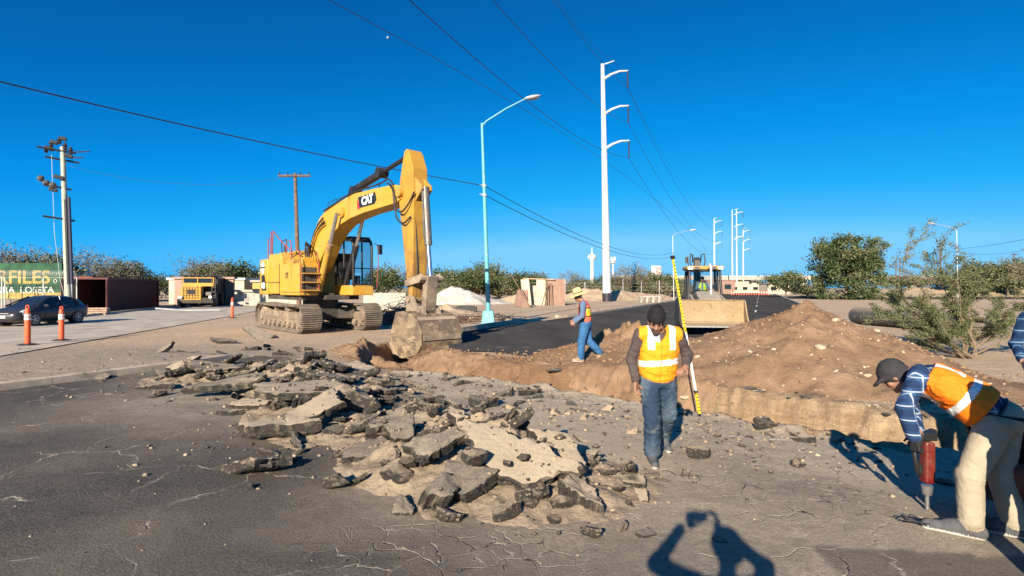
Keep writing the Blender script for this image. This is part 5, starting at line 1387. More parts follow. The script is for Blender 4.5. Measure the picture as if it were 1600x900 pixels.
def track(y0, TL=6.0, TH=1.16, TW=0.86, x0=-0.50):
    r = TH / 2; half = TL / 2 - r; n = 50
    per = 4 * half + 2 * math.pi * r
    def at(s, rr):
        s = s % per
        if s < 2 * half: return Vector((x0 - half + s, y0, TH / 2 + rr)), 0.0
        s -= 2 * half
        if s < math.pi * r:
            a = s / r; return Vector((x0 + half + math.sin(a) * rr, y0, TH / 2 + math.cos(a) * rr)), a
        s -= math.pi * r
        if s < 2 * half: return Vector((x0 + half - s, y0, TH / 2 - rr)), math.pi
        s -= 2 * half; a = math.pi + s / r
        return Vector((x0 - half + math.sin(a) * rr, y0, TH / 2 + math.cos(a) * rr)), a
    mb = MB(); rings = []
    N = 100
    vs = []
    for i in range(N):
        for rr in (r - 0.05, r - 0.13):
            p, a = at(per * i / N, rr)
            for y in (-TW * .36, TW * .36): vs.append(p + Vector((0, y, 0)))
    fs = []
    for i in range(N):
        a, b = i * 4, ((i + 1) % N) * 4
        fs += [(a, b, b + 1, a + 1), (a + 2, a + 3, b + 3, b + 2), (a, a + 2, b + 2, b), (a + 1, b + 1, b + 3, a + 3)]
    mb.add(vs, fs)
    for i in range(n):
        p, a = at(per * (i + .5) / n, r - 0.03)
        if a == 0.0: p.z -= 0.05 * math.sin(math.pi * (p.x - x0 + half) / (2 * half))
        rot = Matrix.Rotation(a, 3, 'Y')
        sh = per / n * .93
        mb.box(p, (sh, TW, 0.045), rot)
        for q in (-.33, 0.05, .4): mb.box(p + rot @ Vector((sh * q, 0, .035)), (0.028, TW * .98, 0.05), rot)
    mb.build('track_belt', TRK, EX, bevel=0.006)
    mb = MB(); mb.prism([(x0 - half - .1, .36), (x0 + half + .1, .36), (x0 + half + .15, .72), (x0 + half * .3, .84), (x0 - half * .9, .84), (x0 - half - .15, .7)], 1, y0 - .26, y0 + .26)
    mb.box((x0, y0, .60), (half * 1.6, .58, .16))
    mb.build('track_frame', MUD, EX, bevel=0.02)
    for sx, nm in ((1, 'idler_wheel'), (-1, 'sprocket')):
        mb = MB(); mb.lathe((x0 + sx * half, y0, TH / 2), [(0.12, -.33), (.22, -.33), (.24, -.25), (r - .17, -.22), (r - .13, -.15), (r - .13, .15), (r - .17, .22), (.24, .25), (.22, .33), (.12, .33)], 20, axis='Y'); mb.build(nm, MUD, EX, smooth=40)
    for k in range(8):
        x = x0 - half + 2 * half * (k + .5) / 8
        mb = MB(); mb.lathe((x, y0, .24), [(.06, -.3), (.13, -.3), (.15, -.2), (.11, -.12), (.11, .12), (.15, .2), (.13, .3), (.06, .3)], 12, axis='Y'); mb.build('roller', MUD, EX, smooth=40)
    for k in range(2):
        x = x0 + (-.8 + 1.6 * k); mb = MB(); mb.lathe((x, y0, .93), [(.09, -.2), (.11, -.2), (.11, .2), (.09, .2)], 10, axis='Y'); mb.build('carrier_roller', MUD, EX, smooth=40)
track(-1.40); track(1.40)
mb = MB(); mb.prism([(-1.1, -1.15), (1.1, -1.15), (.75, -.5), (.75, .5), (1.1, 1.15), (-1.1, 1.15), (-.75, .5), (-.75, -.5)], 2, .48, .98); mb.cyl((0, 0, .95), (0, 0, 1.36), .78, n=28); mb.build('undercarriage', DECK, EX, bevel=.02)
mb = MB(); mb.box((-0.95, 0, 1.46), (4.2, 2.7, .22)); mb.box((1.3, .1, 1.46), (.7, 1.1, .2)); mb.build('turntable_deck', DECK, EX, bevel=.02)
# counterweight, rounded at the back
prof = [(-2.55, -1.56), (-3.65, -1.56), (-4.10, -1.35), (-4.38, -.8), (-4.45, 0), (-4.38, .8), (-4.10, 1.35), (-3.65, 1.56), (-2.55, 1.56)]
mb = MB(); mb.prism(prof, 2, 1.56, 2.12); mb.prism([(x * .995, y * .99) for x, y in prof], 2, 2.13, 3.28); mb.build('counterweight', YEL, EX, bevel=.06, smooth=30)
mb = MB(); mb.prism([(-2.5, 1.6), (-2.5, 3.44), (-2.3, 3.5), (-.9, 3.46), (-.75, 3.25), (-.75, 1.6)], 1, -1.5, 1.5); mb.build('engine_housing', YEL, EX, bevel=.05)
mb = MB(); mb.box((-1.7, -.35, 3.52), (1.3, 1.5, .10)); mb.box((-1.5, -.2, 3.6), (.7, .8, .12)); mb.build('engine_hood', YEL, EX, bevel=.03)
mb = MB(); mb.cyl((-2.0, -.9, 3.45), (-2.0, -.9, 3.95), .07); mb.build('exhaust', BLK, EX, smooth=40)
mb = MB()
mb.box((.40, -1.16, 1.62), (2.26, .86, .12)); mb.box((.40, -1.16, 2.32), (2.26, .88, 1.26)); mb.build('side_box', YEL, EX, bevel=.04)
mb = MB(); mb.box((1.28, -1.1, 3.06), (.46, .6, .28)); mb.build('tank_cap_box', YEL, EX, bevel=.03)
mb = MB(); mb.box((-.05, -1.14, 3.06), (.9, .55, .2)); mb.box((.1, -1.43, 3.0), (.75, .06, .10)); mb.build('hood_handle', YELW, EX, bevel=.02)
mb = MB(); mb.box((-.75, -1.605, 2.3), (.02, .02, 1.4)); mb.box((-1.6, -1.53, 2.14), (1.7, .06, .012)); mb.build('panel_gap', BLKD, EX)
# front of the side box: steps and a rail
for z in (1.78, 2.12, 2.5):
    mb = MB(); mb.box((1.66, -1.12, z), (.26, .72, .05)); mb.build('step', YELW, EX, bevel=.01)
mb = MB(); mb.box((1.545, -1.16, 2.3), (.02, .62, .95)); mb.build('front_recess', DECK, EX)
mb = MB()
mb.tube([(1.66, -1.56, 1.7), (1.66, -1.56, 2.9), (1.5, -1.56, 3.4), (1.2, -1.52, 3.55)], .022, 6); mb.tube([(1.68, -.78, 1.7), (1.68, -.78, 2.9), (1.5, -.8, 3.45)], .022, 6)
mb.build('grab_rail', RED, EX, smooth=60)
mb = MB()
mb.tube([(-3.5, -1.2, 3.28), (-3.5, -1.2, 4.3), (-2.9, -1.2, 4.35), (-2.9, -1.2, 3.3)], .028, 6)
mb.tube([(-2.7, -1.35, 3.4), (-2.6, -1.35, 4.6), (-2.35, -1.35, 4.62), (-.8, -1.4, 3.9), (.2, -1.42, 3.55), (.2, -1.42, 3.1)], .028, 6); mb.tube([(-2.5, -1.35, 3.5), (-2.35, -1.35, 4.55)], .028, 6)
mb.tube([(-.6, -1.35, 3.45), (-.55, -1.35, 4.0), (-.1, -1.35, 4.02), (.1, -1.35, 3.5)], .024, 6)
mb.build('handrail', RED, EX, smooth=60)
mb = MB(); mb.tube([(-1.3, -1.3, 3.5), (-1.35, -1.3, 4.05), (-.75, -1.3, 4.12), (-.7, -1.3, 3.5)], .024, 6); mb.build('mirror_frame', BLK, EX, smooth=60)
# marks on the body
mb = MB(); mb.prism([(-3.45, 3.0), (-3.45, 2.75), (-3.2, 2.52), (-2.95, 2.75), (-2.95, 3.0), (-3.2, 3.2)], 1, -1.565, -1.55); em = mb.build('emblem', WHITE, EX)
mb = MB(); mb.box((-3.2, -1.568, 2.88), (.6, .01, .09)); mb.box((-3.2, -1.568, 2.74), (.34, .01, .03)); mb.build('emblem_bar', DECK, em)
mb = MB(); mb.prism([(-3.3, 1.66 + .1), (-2.62, 1.66 + .1), (-2.75, 2.0), (-2.95, 2.5), (-3.3, 2.5)], 1, -1.578, -1.545); dk = mb.build('model_decal', BLKD, EX)
mb = MB(); mb.box((-3.2, -1.582, 2.0), (.14, .01, .26)); mb.box((-2.95, -1.582, 2.0), (.2, .01, .3)); mb.build('decal_mark', WHITE, dk)
text_obj('number_mark', '17', .34, BLKD, EX, (.15, -1.612, 2.42), (R(90), 0, 0), .003, .012)
# cab
CX0, CX1, CY0, CY1, CZ0, CZ1 = .42, 2.28, .48, 1.46, 1.56, 4.16
mb = MB(); mb.box(((CX0 + CX1) / 2, (CY0 + CY1) / 2, 1.78), (CX1 - CX0 + .04, CY1 - CY0 + .04, .44)); mb.build('cab_base', YEL, EX, bevel=.03)
mb = MB()
fr = [(CX1, 2.0), (CX1 - .03, 3.6), (CX1 - .28, 4.06)]
for y in (CY0 + .05, CY1 - .05):
    mb.tube([(CX1 - .02, y, 1.95), (CX1 - .03, y, 3.75), (CX1 - .12, y, 3.98), (CX1 - .32, y, 4.1), (CX0 + .1, y, 4.12), (CX0 + .05, y, 1.95)], .06, 8)
    mb.tube([(1.35, y, 1.95), (1.3, y, 4.1)], .045, 8)
mb.box(((CX0 + CX1) / 2 - .1, (CY0 + CY1) / 2, 4.13), (CX1 - CX0 - .3, CY1 - CY0 - .02, .1))
mb.tube([(CX1 - .12, CY0 + .05, 3.98), (CX1 - .12, CY1 - .05, 3.98)], .06, 8); mb.tube([(CX1 - .02, CY0 + .05, 2.03), (CX1 - .02, CY1 - .05, 2.03)], .05, 8)
mb.tube([(CX1 - .02, CY0 + .05, 2.75), (CX1 - .02, CY1 - .05, 2.75)], .025, 8)
mb.box((CX0 + .06, (CY0 + CY1) / 2, 3.05 - .1), (.05, CY1 - CY0 - .08, 2.2 * .5)); mb.build('cab_frame', BLK, EX, bevel=.01, smooth=50)
gl = bpy.data.materials.new('cab_glass'); gl.use_nodes = True
b_ = gl.node_tree.nodes['Principled BSDF']; mo = gl.node_tree.nodes['Material Output']
tr = gl.node_tree.nodes.new('ShaderNodeBsdfTransparent'); tr.inputs[0].default_value = (0.72, 0.78, 0.80, 1)
gs = gl.node_tree.nodes.new('ShaderNodeBsdfGlossy'); gs.inputs['Roughness'].default_value = .03; fz = gl.node_tree.nodes.new('ShaderNodeFresnel'); fz.inputs[0].default_value = 1.45
mx = gl.node_tree.nodes.new('ShaderNodeMixShader'); ln = gl.node_tree.links
ln.new(fz.outputs[0], mx.inputs[0]); ln.new(tr.outputs[0], mx.inputs[1]); ln.new(gs.outputs[0], mx.inputs[2]); ln.new(mx.outputs[0], mo.inputs[0])
M['clear_glass'] = gl
mb = MB(); mb.quad((CX1 + .01, CY0 + .1, 2.06), (CX1 + .01, CY1 - .1, 2.06), (CX1 + .0, CY1 - .1, 3.9), (CX1 + .0, CY0 + .1, 3.9)); mb.build('windscreen', gl, EX)
for y in (CY0 + .03, CY1 - .03):
    mb = MB(); mb.quad((1.4, y, 2.0), (CX1 - .1, y, 2.0), (CX1 - .1, y, 3.95), (1.4, y, 4.0)); mb.quad((CX0 + .1, y, 2.6), (1.27, y, 2.6), (1.27, y, 4.0), (CX0 + .1, y, 4.0)); mb.build('side_window', gl, EX)
mb = MB(); mb.box((.95, .82, 2.35), (.55, .5, .16)); mb.box((.72, .82, 2.78), (.14, .5, .8), (0, R(-8), 0)); mb.box((.68, .82, 3.3), (.1, .3, .25)); mb.build('seat', BLK, EX, bevel=.04)
mb = MB(); mb.cyl((1.5, .62, 2.3), (1.55, .62, 2.75), .03); mb.box((1.35, 0.62, 2.25), (.6, .12, .4)); mb.box((1.35, 1.12, 2.25), (.6, .12, .4)); mb.box((1.95, .62, 2.7), (.06, .16, .2)); mb.build('console', BLK, EX, bevel=.02)
mb = MB(); mb.lathe((1.9, 1.0, 4.2), [(.07, 0), (.07, .1), (.04, .15)], 10); mb.build('beacon', simple('red_beacon', (.5, .02, .015), .3), EX, smooth=40)
mb = MB(); mb.tube([(2.35, 1.62, 1.9), (2.4, 1.68, 3.4), (2.36, 1.62, 3.85), (2.3, 1.5, 3.9)], .018, 6); mb.build('mirror_arm', RED, EX, smooth=60)
mb = MB(); mb.box((2.42, 1.74, 3.62), (.10, .24, .44), (0, 0, R(20))); mb.build('mirror', BLK, EX, bevel=.03)
# boom
boom = [(-.70, 2.75), (-.78, 3.2), (-.62, 3.55), (-.30, 3.98), (.19, 4.56), (.72, 5.02), (1.35, 5.30), (1.9, 5.42), (4.05, 5.70), (5.77, 5.68), (7.3, 5.62), (7.72, 5.5), (7.85, 5.3), (7.75, 5.05), (7.4, 4.94), (4.94, 4.84), (3.7, 4.72), (2.87, 4.56), (2.2, 4.28), (1.62, 3.92), (1.0, 3.3), (.4, 2.75), (-.1, 2.42), (-.5, 2.4)]
mb = MB(); mb.prism(boom, 1, -.36, .36); mb.build('boom', YEL, EX, bevel=.025)
mb = MB(); mb.prism([(4.62, 5.06), (4.5, 5.5), (5.9, 5.53), (6.02, 5.22), (5.85, 5.08)], 1, -.368, -.355); d = mb.build('boom_decal', BLKD, EX)
text_obj('lettering', 'CAT', .44, WHITE, d, (5.28, -.374, 5.30), (R(90), R(-2), 0), .003, .022, sx=1.05)
mb = MB(); mb.prism([(4.44, 5.02), (4.40, 5.45), (4.52, 5.30), (4.66, 5.02)], 1, -.369, -.354); mb.build('red_flash', simple('red_decal', (.5, .03, .03), .5), d)
mb = MB(); mb.lathe((3.15, 0, 5.02), [(.06, -.46), (.19, -.46), (.19, .46), (.06, .46)], 16, axis='Y'); mb.build('boom_pin', YELW, EX, smooth=40)
for y in (-.6, .6):
    mb = MB(); mb.cyl((1.2, y, 1.75), (2.4, y, 3.75), .14, n=14); mb.build('boom_cylinder', YELW if y < 0 else BLK, EX, smooth=40)
    mb = MB(); mb.cyl((2.35, y, 3.68), (3.1, y, 5.0), .075, n=12); mb.build('cylinder_rod', CHROME, EX, smooth=40)
# pipes and hoses along the boom
for k in range(4):
    dz = .11 * k
    mb = MB(); mb.tube([(-.45 + .09 * k, -.41, 3.25), (-.2 + .09 * k, -.42, 3.75), (.3 + .1 * k, -.42, 4.42 - dz * .2), (.78 + .1 * k, -.42, 4.78 - dz * .6), (1.2 + .1 * k, -.40, 5.0 - dz)], .034, 6); mb.build('hydraulic_pipe', YELW if k % 2 else BLK, EX, smooth=60)
for k, pts in enumerate((
    [(1.4, -1.0, 2.95), (.9, -.95, 3.5), (.3, -.7, 3.75), (-.2, -.46, 3.35)], [(1.0, -.95, 3.0), (.5, -.9, 3.75), (.1, -.7, 3.95), (-.2, -.46, 3.5)], [(.6, -.9, 3.0), (.2, -.8, 3.65), (0, -.6, 3.9), (-.1, -.44, 3.7)],
    [(1.3, -.42, 5.28), (2.5, -.40, 5.5), (4.2, -.39, 5.74), (6.2, -.38, 5.78), (7.0, -.42, 5.85), (7.35, -.42, 5.6)],
    [(6.9, -.42, 5.72), (7.35, -.46, 5.5), (7.55, -.5, 4.9), (7.75, -.5, 4.35), (8.1, -.44, 4.15), (8.42, -.36, 4.35)], [(7.1, -.4, 5.6), (7.5, -.5, 5.3), (7.65, -.52, 4.75), (8.0, -.48, 4.55), (8.35, -.4, 4.8), (8.6, -.32, 5.2)],
    [(6.6, .3, 5.75), (7.1, .2, 6.1), (7.4, .1, 6.15), (7.7, 0.1, 5.9)], [(8.46, -.2, 4.4), (8.46, -.15, 3.6), (8.46, -.1, 2.6), (8.44, -.1, 2.2)])):
    mb = MB(); P_ = [Vector(p) for p in pts]; q = []
    for i in range(len(P_) - 1):
        p0, p1, p2, p3 = P_[max(i - 1, 0)], P_[i], P_[i + 1], P_[min(i + 2, len(P_) - 1)]
        for j in range(6):
            s = j / 6; q.append(.5 * ((2 * p1) + (p2 - p0) * s + (2 * p0 - 5 * p1 + 4 * p2 - p3) * s * s + (3 * p1 - p0 - 3 * p2 + p3) * s ** 3))
    q.append(P_[-1]); mb.tube(q, .032, 7); mb.build('hose', BLK, EX, smooth=60)
for i, x in enumerate((1.5, 2.6, 3.8, 5.2)):
    mb = MB(); mb.tube([(x, -.3, 5.45 + .05 * i), (x + .02, -.3, 5.62 + .05 * i), (x + .9, -.3, 5.70 + .05 * i), (x + .92, -.3, 5.52 + .05 * i)], .018, 5); mb.build('boom_rail', BLK, EX, smooth=60)
# stick
stick = [(7.90, 6.72), (8.05, 6.78), (8.20, 6.64), (8.47, 6.05), (8.50, 5.2), (8.50, 4.8), (8.45, 2.2), (8.44, 1.48), (8.34, 1.32), (8.2, 1.42), (7.97, 2.7), (7.56, 4.85), (7.54, 5.2), (7.60, 5.72), (7.80, 6.4)]
mb = MB(); mb.prism(stick, 1, -.30, .30); mb.build('stick', STK, EX, bevel=.025)
mb = MB(); mb.prism([(8.44, 5.75), (8.86, 5.42), (8.9, 5.25), (8.5, 4.9)], 1, -.22, -.12); mb.prism([(8.44, 5.75), (8.86, 5.42), (8.9, 5.25), (8.5, 4.9)], 1, .12, .22); mb.box((8.5, 0, 5.3), (.1, .44, .7)); mb.build('cylinder_bracket', YELW, EX, bevel=.01)
mb = MB(); mb.lathe((7.72, 0, 5.28), [(.05, -.46), (.17, -.46), (.17, .46), (.05, .46)], 16, axis='Y'); mb.build('stick_pin', YELW, EX, smooth=40)
mb = MB(); mb.cyl((3.5, 0, 5.98), (5.75, 0, 6.33), .155, n=14); mb.lathe((5.75, 0, 6.33), [(.1, -.2), (.2, -.2), (.2, .2), (.1, .2)], 12, axis='Y'); mb.prism([(3.1, 5.55), (3.95, 5.66), (3.6, 6.1), (3.4, 6.1)], 1, -.2, .2); mb.build('stick_cylinder', BLK, EX, smooth=40)
mb = MB(); mb.cyl((5.7, 0, 6.32), (7.95, 0, 6.67), .085, n=12); mb.build('cylinder_rod', BLK, EX, smooth=40)
mb = MB(); mb.cyl((8.78, 0, 5.36), (8.98, 0, 3.35), .135, n=16); mb.lathe((8.98, 0, 3.45), [(.15, -.0), (.15, .01)], 8); mb.tube([(8.85, -.16, 5.2), (8.97, -.16, 3.6)], .03, 6); mb.build('bucket_cylinder', dusty('grey_cylinder', (.16, .15, .135), (.36, .28, .2), .4, .4, .4, 3, up=.2), EX, smooth=40)
mb = MB(); mb.cyl((8.97, 0, 3.4), (9.12, 0, 2.2), .08, n=12); mb.build('cylinder_rod', CHROME, EX, smooth=40)
for y in (-.36, .36):
    mb = MB(); mb.prism([(8.12, 1.92), (8.12, 2.14), (9.1, 2.36), (9.24, 2.22), (9.1, 2.08)], 1, y - .05, y + .05); mb.build('idler_link', MUD, EX, bevel=.015)
mb = MB(); mb.prism([(9.0, 2.28), (9.26, 2.28), (9.12, 1.1), (8.86, 1.1)], 1, -.22, .22); mb.build('power_link', MUD, EX, bevel=.02)
mb = MB(); mb.cyl((9.13, -.46, 2.2), (9.13, .46, 2.2), .10, n=14); mb.cyl((8.33, -.44, 1.5), (8.33, .44, 1.5), .12, n=14); mb.cyl((9.0, -.4, 1.12), (9.0, .4, 1.12), .10, n=14); mb.build('linkage_pin', MUD, EX, smooth=40)
# bucket: shell, side plates, ears, teeth
arc = [(8.22, 1.06), (8.75, 1.10), (9.25, 1.0), (9.62, .78), (9.82, .42), (9.80, .04), (9.56, -.26), (9.1, -.42), (8.6, -.50), (8.1, -.52)]
inn = [(8.25, .99), (8.72, 1.03), (9.2, .93), (9.55, .73), (9.74, .4), (9.72, .07), (9.52, -.19), (9.08, -.35), (8.6, -.43), (8.1, -.48)]
BW = .78
mb = MB(); n = len(arc)
vs = [(x, y, z) for y in (-BW, BW) for x, z in arc] + [(x, y, z) for y in (-BW, BW) for x, z in inn]
fs = []
for i in range(n - 1):
    fs += [(i, i + 1, n + i + 1, n + i), (2 * n + i, 3 * n + i, 3 * n + i + 1, 2 * n + i + 1), (i, 2 * n + i, 2 * n + i + 1, i + 1), (n + i, n + i + 1, 3 * n + i + 1, 3 * n + i)]
fs += [(0, n, 3 * n, 2 * n), (n - 1, 3 * n - 1, 4 * n - 1, 2 * n - 1)]
BU = mb.add(vs, fs).build('bucket', BKT, EX, recalc=True, smooth=40)
for x_, z_, a_ in ((9.52, .86, 38), (9.84, .25, 88)):
    mb = MB(); mb.box((x_, 0, z_), (.16, 1.5, .03), (0, R(a_), 0)); mb.build('wear_strip', MUD, BU, bevel=.006)
side = arc + [(7.86, -.36), (7.80, -.05), (7.92, .45)]
for y in (-BW, BW):
    mb = MB(); mb.prism(side, 1, y - .045, y + .045); mb.build('side_plate', BKT, BU, bevel=.015)
    mb = MB(); mb.prism([(8.1, -.56), (7.84, -.42), (7.76, -.02), (7.90, .0), (8.3, -.4)], 1, y - .075, y + .075); mb.build('side_cutter', MUD, BU, bevel=.015)
for y in (-.30, .30):
    mb = MB(); mb.prism([(8.1, .98), (8.18, 1.5), (8.33, 1.66), (8.5, 1.55), (8.75, 1.2), (8.98, 1.28), (9.2, 1.1), (9.28, .98)], 1, y - .07, y + .07); mb.build('ear', MUD, BU, bevel=.015)
mb = MB(); mb.box((8.62, 0, -.47), (1.0, 1.5, .05)); mb.build('wear_plate', MUD, BU)
for k in range(5):
    mb = MB(); y = -.64 + .32 * k; mb.prism([(8.25, -.42), (8.2, -.56), (7.78, -.60), (7.7, -.57), (7.95, -.46)], 1, y - .07, y + .07); mb.build('tooth', MUD, BU, bevel=.01)
mb = MB(); vs = []
for ix in range(9):
    for iy in range(9):
        vs.append((7.9 + 1.75 * ix / 8, -.72 + 1.44 * iy / 8, -.3 + .62 * math.sin(math.pi * (ix + .6) / 9) * math.sin(math.pi * (iy + .5) / 9) + random.uniform(-.04, .04)))
fs = [(a * 9 + b, (a + 1) * 9 + b, (a + 1) * 9 + b + 1, a * 9 + b + 1) for a in range(8) for b in range(8)]
tag(mb.add(vs, fs).build('soil_in_bucket', M['brown_pile'], None, smooth=80), 'brown soil heaped inside the excavator bucket', 'soil')
bpy.data.objects['soil_in_bucket'].location = EX.location; bpy.data.objects['soil_in_bucket'].rotation_euler = EX.rotation_euler

# ---------------------------------------------------------------- backhoe loader
LO_ = empty('backhoe_loader', (8.45, 24.0, 0.03), R(-100)); tag(LO_, 'backhoe loader facing the camera with its wide tan front bucket raised', 'loader')
TAN = dusty('dusty_bucket_paint', (0.30, 0.205, 0.105), (0.36, 0.27, 0.17), 0.8, 0.75, 0, 2.3, wear=(.13, .085, .045), up=.4)
GRY = dusty('dusty_grey_machine', (0.15, 0.14, 0.125), (0.36, 0.30, 0.23), 0.6, 0.7, 0, 2, up=.5)
def wheel(parent, c, r, w, hub=M['galv']):
    mb = MB(); mb.lathe(c, [(r * .55, -w / 2), (r * .9, -w / 2), (r, -w * .35), (r, w * .35), (r * .9, w / 2), (r * .55, w / 2)], 24, axis='Y')
    wh = mb.build('wheel', M['black'], parent, smooth=40)
    mb = MB(); mb.lathe(c, [(.03, -w * .36), (r * .3, -w * .4), (r * .56, -w * .46), (r * .56, w * .46), (r * .3, w * .4), (.03, w * .36)], 18, axis='Y'); mb.build('rim', hub, wh, smooth=40)
    return wh
for y in (-.85, .85):
    wheel(LO_, (-.7, y, .75), .75, .45, YELW); wheel(LO_, (1.35, y * .95, .5), .5, .32, YELW)
mb = MB(); mb.box((.3, 0, .8), (3.2, .8, .4)); mb.build('chassis', DECK, LO_, bevel=.03)
mb = MB(); mb.prism([(.35, .95), (.35, 1.72), (.8, 1.75), (1.7, 1.45), (1.85, 1.2), (1.85, .75)], 1, -.46, .46); mb.build('hood', GRY, LO_, bevel=.06)
mb = MB()
for k in range(5): mb.box((1.86, 0, .85 + .1 * k), (.03, .7, .04))
mb.box((1.85, 0, 1.05), (.02, .78, .56)); mb.build('grille', BLK, LO_)
mb = MB(); mb.box((-.3, 0, 1.12), (1.5, 1.3, .2)); mb.build('cab_floor', DECK, LO_, bevel=.02)
mb = MB()
for y in (-.66, .66):
    for x0_, x1_ in ((.42, .28), (-.95, -.85)): mb.tube([(x0_, y * 1.06, 1.1), (x1_, y * .95, 2.66)], .055, 8)
    mb.tube([(-.3, y, 1.1), (-.3, y * .96, 2.66)], .04, 8)
mb.box((-.3, 0, 2.66), (1.3, 1.3, .05)); mb.build('cab_frame', BLK, LO_, smooth=50)
mb = MB(); mb.box((-.28, 0, 2.77), (1.5, 1.55, .17)); mb.build('cab_roof', YELW, LO_, bevel=.05)
for y in (-.62, -.36, .36, .62):
    mb = MB(); mb.box((.49, y, 2.75), (.06, .2, .13)); mb.build('work_light', M['lens'] if abs(y) < .5 else M['white_tape'], LO_, bevel=.02)
mb = MB(); mb.quad((.40, -.6, 1.7), (.40, .6, 1.7), (.31, .58, 2.62), (.31, -.58, 2.62)); mb.build('windscreen', M['clear_glass'], LO_)
mb = MB(); mb.box((-.45, 0, 1.5), (.5, .5, .12)); mb.box((-.7, 0, 1.85), (.12, .5, .7)); mb.build('seat', BLK, LO_, bevel=.04)
mb = MB(); mb.tube([(.12, 0, 1.3), (.0, 0, 1.75)], .03, 6); mb.lathe((0, 0, 1.75), [(.16, 0), (.19, .01), (.19, .03), (.16, .04), (.16, 0)], 16); mb.build('steering_wheel', BLK, LO_, smooth=50)
mb = MB(); mb.tube([(1.1, .12, 1.6), (1.1, .12, 2.55), (1.08, .12, 2.75), (1.0, .1, 2.88), (.92, .08, 2.9)], .055, 10); mb.build('exhaust', M['galv'], LO_, smooth=60)
for y in (-.62, .62):
    mb = MB(); mb.prism([(.25, 1.45), (.3, 1.62), (1.3, 1.42), (1.88, .88), (1.84, .70), (1.2, 1.2)], 1, y - .06, y + .06); mb.build('loader_arm', GRY, LO_, bevel=.02)
    mb = MB(); mb.cyl((.7, y * .86, 1.0), (1.7, y * .86, .95), .05); mb.build('lift_cylinder', M['steel'], LO_, smooth=40)
LB = None
mb = MB(); prof = [(2.02, 1.42), (1.98, 1.36), (1.96, .85), (2.05, .56), (2.25, .47), (2.85, .40), (2.86, .36), (2.2, .40), (1.98, .50), (1.88, .80), (1.90, 1.42)]
mb.prism(prof, 1, -1.26, 1.26); LB = mb.build('loader_bucket', TAN, LO_, bevel=.01)
for y in (-1.24, 1.24):
    mb = MB(); mb.prism([(1.95, 1.41), (2.12, 1.36), (2.45, .80), (2.86, .37), (2.2, .41), (1.92, .55)], 1, y - .025, y + .025); mb.build('side_plate', TAN, LB, bevel=.008)
mb = MB(); mb.box((2.84, 0, .375), (.12, 2.54, .05)); mb.build('cutting_edge', M['steel'], LB)
# rear digging boom standing up behind the cab
mb = MB(); mb.prism([(-1.5, .6), (-1.3, .6), (-1.45, 2.2), (-1.55, 3.2), (-1.75, 3.35), (-1.85, 3.2), (-1.75, 2.0)], 1, -.02 - .14, .14 - .02); mb.build('digger_boom', BLK, LO_, bevel=.02)
mb = MB(); mb.prism([(-1.7, 3.2), (-1.9, 3.3), (-2.3, 1.4), (-2.1, 1.3)], 1, -.12, .10); mb.build('digger_stick', BLK, LO_, bevel=.02)
for k, y in enumerate((-.2, .16)):
    mb = MB(); mb.tube([(-1.45, y, 2.6), (-1.4, y * 1.9, 3.1), (-1.5, y * 1.7, 3.5), (-1.7, y * 1.1, 3.45), (-1.8, y, 3.1)], .03, 7); mb.build('hose', BLK, LO_, smooth=60)
mb = MB(); mb.box((-1.5, -.5, 2.75 + .45), (.1, .14, .3)); mb.tube([(-1.2, -.45, 2.8), (-1.2, -.5, 3.15), (-1.4, -.5, 3.3)], .02, 6); mb.build('boom_lamp', BLK, LO_)

# ---------------------------------------------------------------- yellow haul truck
TR = empty('haul_truck', (-31.0, 53.6, 0.05), R(-70)); tag(TR, 'old yellow haul truck with dark dump body parked behind the red container', 'truck')
TY = dusty('truck_yellow', (0.62, 0.33, 0.04), (.3, .2, .12), .5, .6, 0, 2, wear=(.2, .1, .05), up=.2)
mb = MB(); mb.box((-.75, .05, 2.2), (1.3, 2.7, .35)); mb.box((-.85, .05, 2.85), (1.2, 2.75, .16)); mb.box((-1.35, .05, 2.5), (.1, 2.7, .7))
for y in (-1.28, 0.0, 1.38): mb.box((-.2, y, 2.6), (.1, .09, .5))
mb.build('cab', TY, TR, bevel=.03)
mb = MB(); mb.box((-.22, -.62, 2.6), (.04, 1.15, .46)); mb.box((-.22, .7, 2.6), (.04, 1.2, .46)); mb.build('windscreen', M['glass'], TR)
mb = MB(); mb.box((-.05, -.45, 1.35), (1.4, 1.75, 1.35)); mb.build('hood', TY, TR, bevel=.06)
mb = MB()
for k in range(6): mb.box((.67, -.45 - .6 + .24 * k, 1.38), (.04, .03, 1.1))
for k in range(5): mb.box((.67, -.45, .9 + .25 * k), (.04, 1.45, .03))
mb.build('grille', BLK, TR)
mb = MB(); mb.box((.69, -.42, 1.5), (.04, .62, .45)); mb.build('badge_plate', BLK, TR)
mb = MB(); mb.box((.62, .05, .55), (.5, 2.9, .32)); mb.box((.3, .05, .8), (.5, 2.8, .2)); mb.build('bumper', DECK, TR, bevel=.03)
mb = MB(); mb.box((.3, 1.05, 1.3), (.5, .5, .35)); mb.build('air_cleaner', GRY, TR, bevel=.05)
for y in (-1.3, 1.25):
    mb = MB(); mb.lathe((.72, y, .98), [(.05, 0), (.15, 0.0), (.15, .12), (.05, .14)], 12, axis='X'); mb.build('headlight', M['white_tape'], TR, smooth=40)
mb = MB(); mb.prism([(-1.5, 1.25), (-1.45, 3.0), (-.5, 3.02), (-.5, 3.12), (-1.6, 3.12), (-7.6, 2.95), (-8.0, 2.0), (-7.2, 1.25)], 1, -1.45, 1.55); mb.build('dump_body', BLK, TR, bevel=.04)
for k in range(6):
    mb = MB(); mb.box((-1.9 - k * 1.0, 1.58, 2.05), (.14, .1, 1.6)); mb.build('body_rib', BLK, TR)
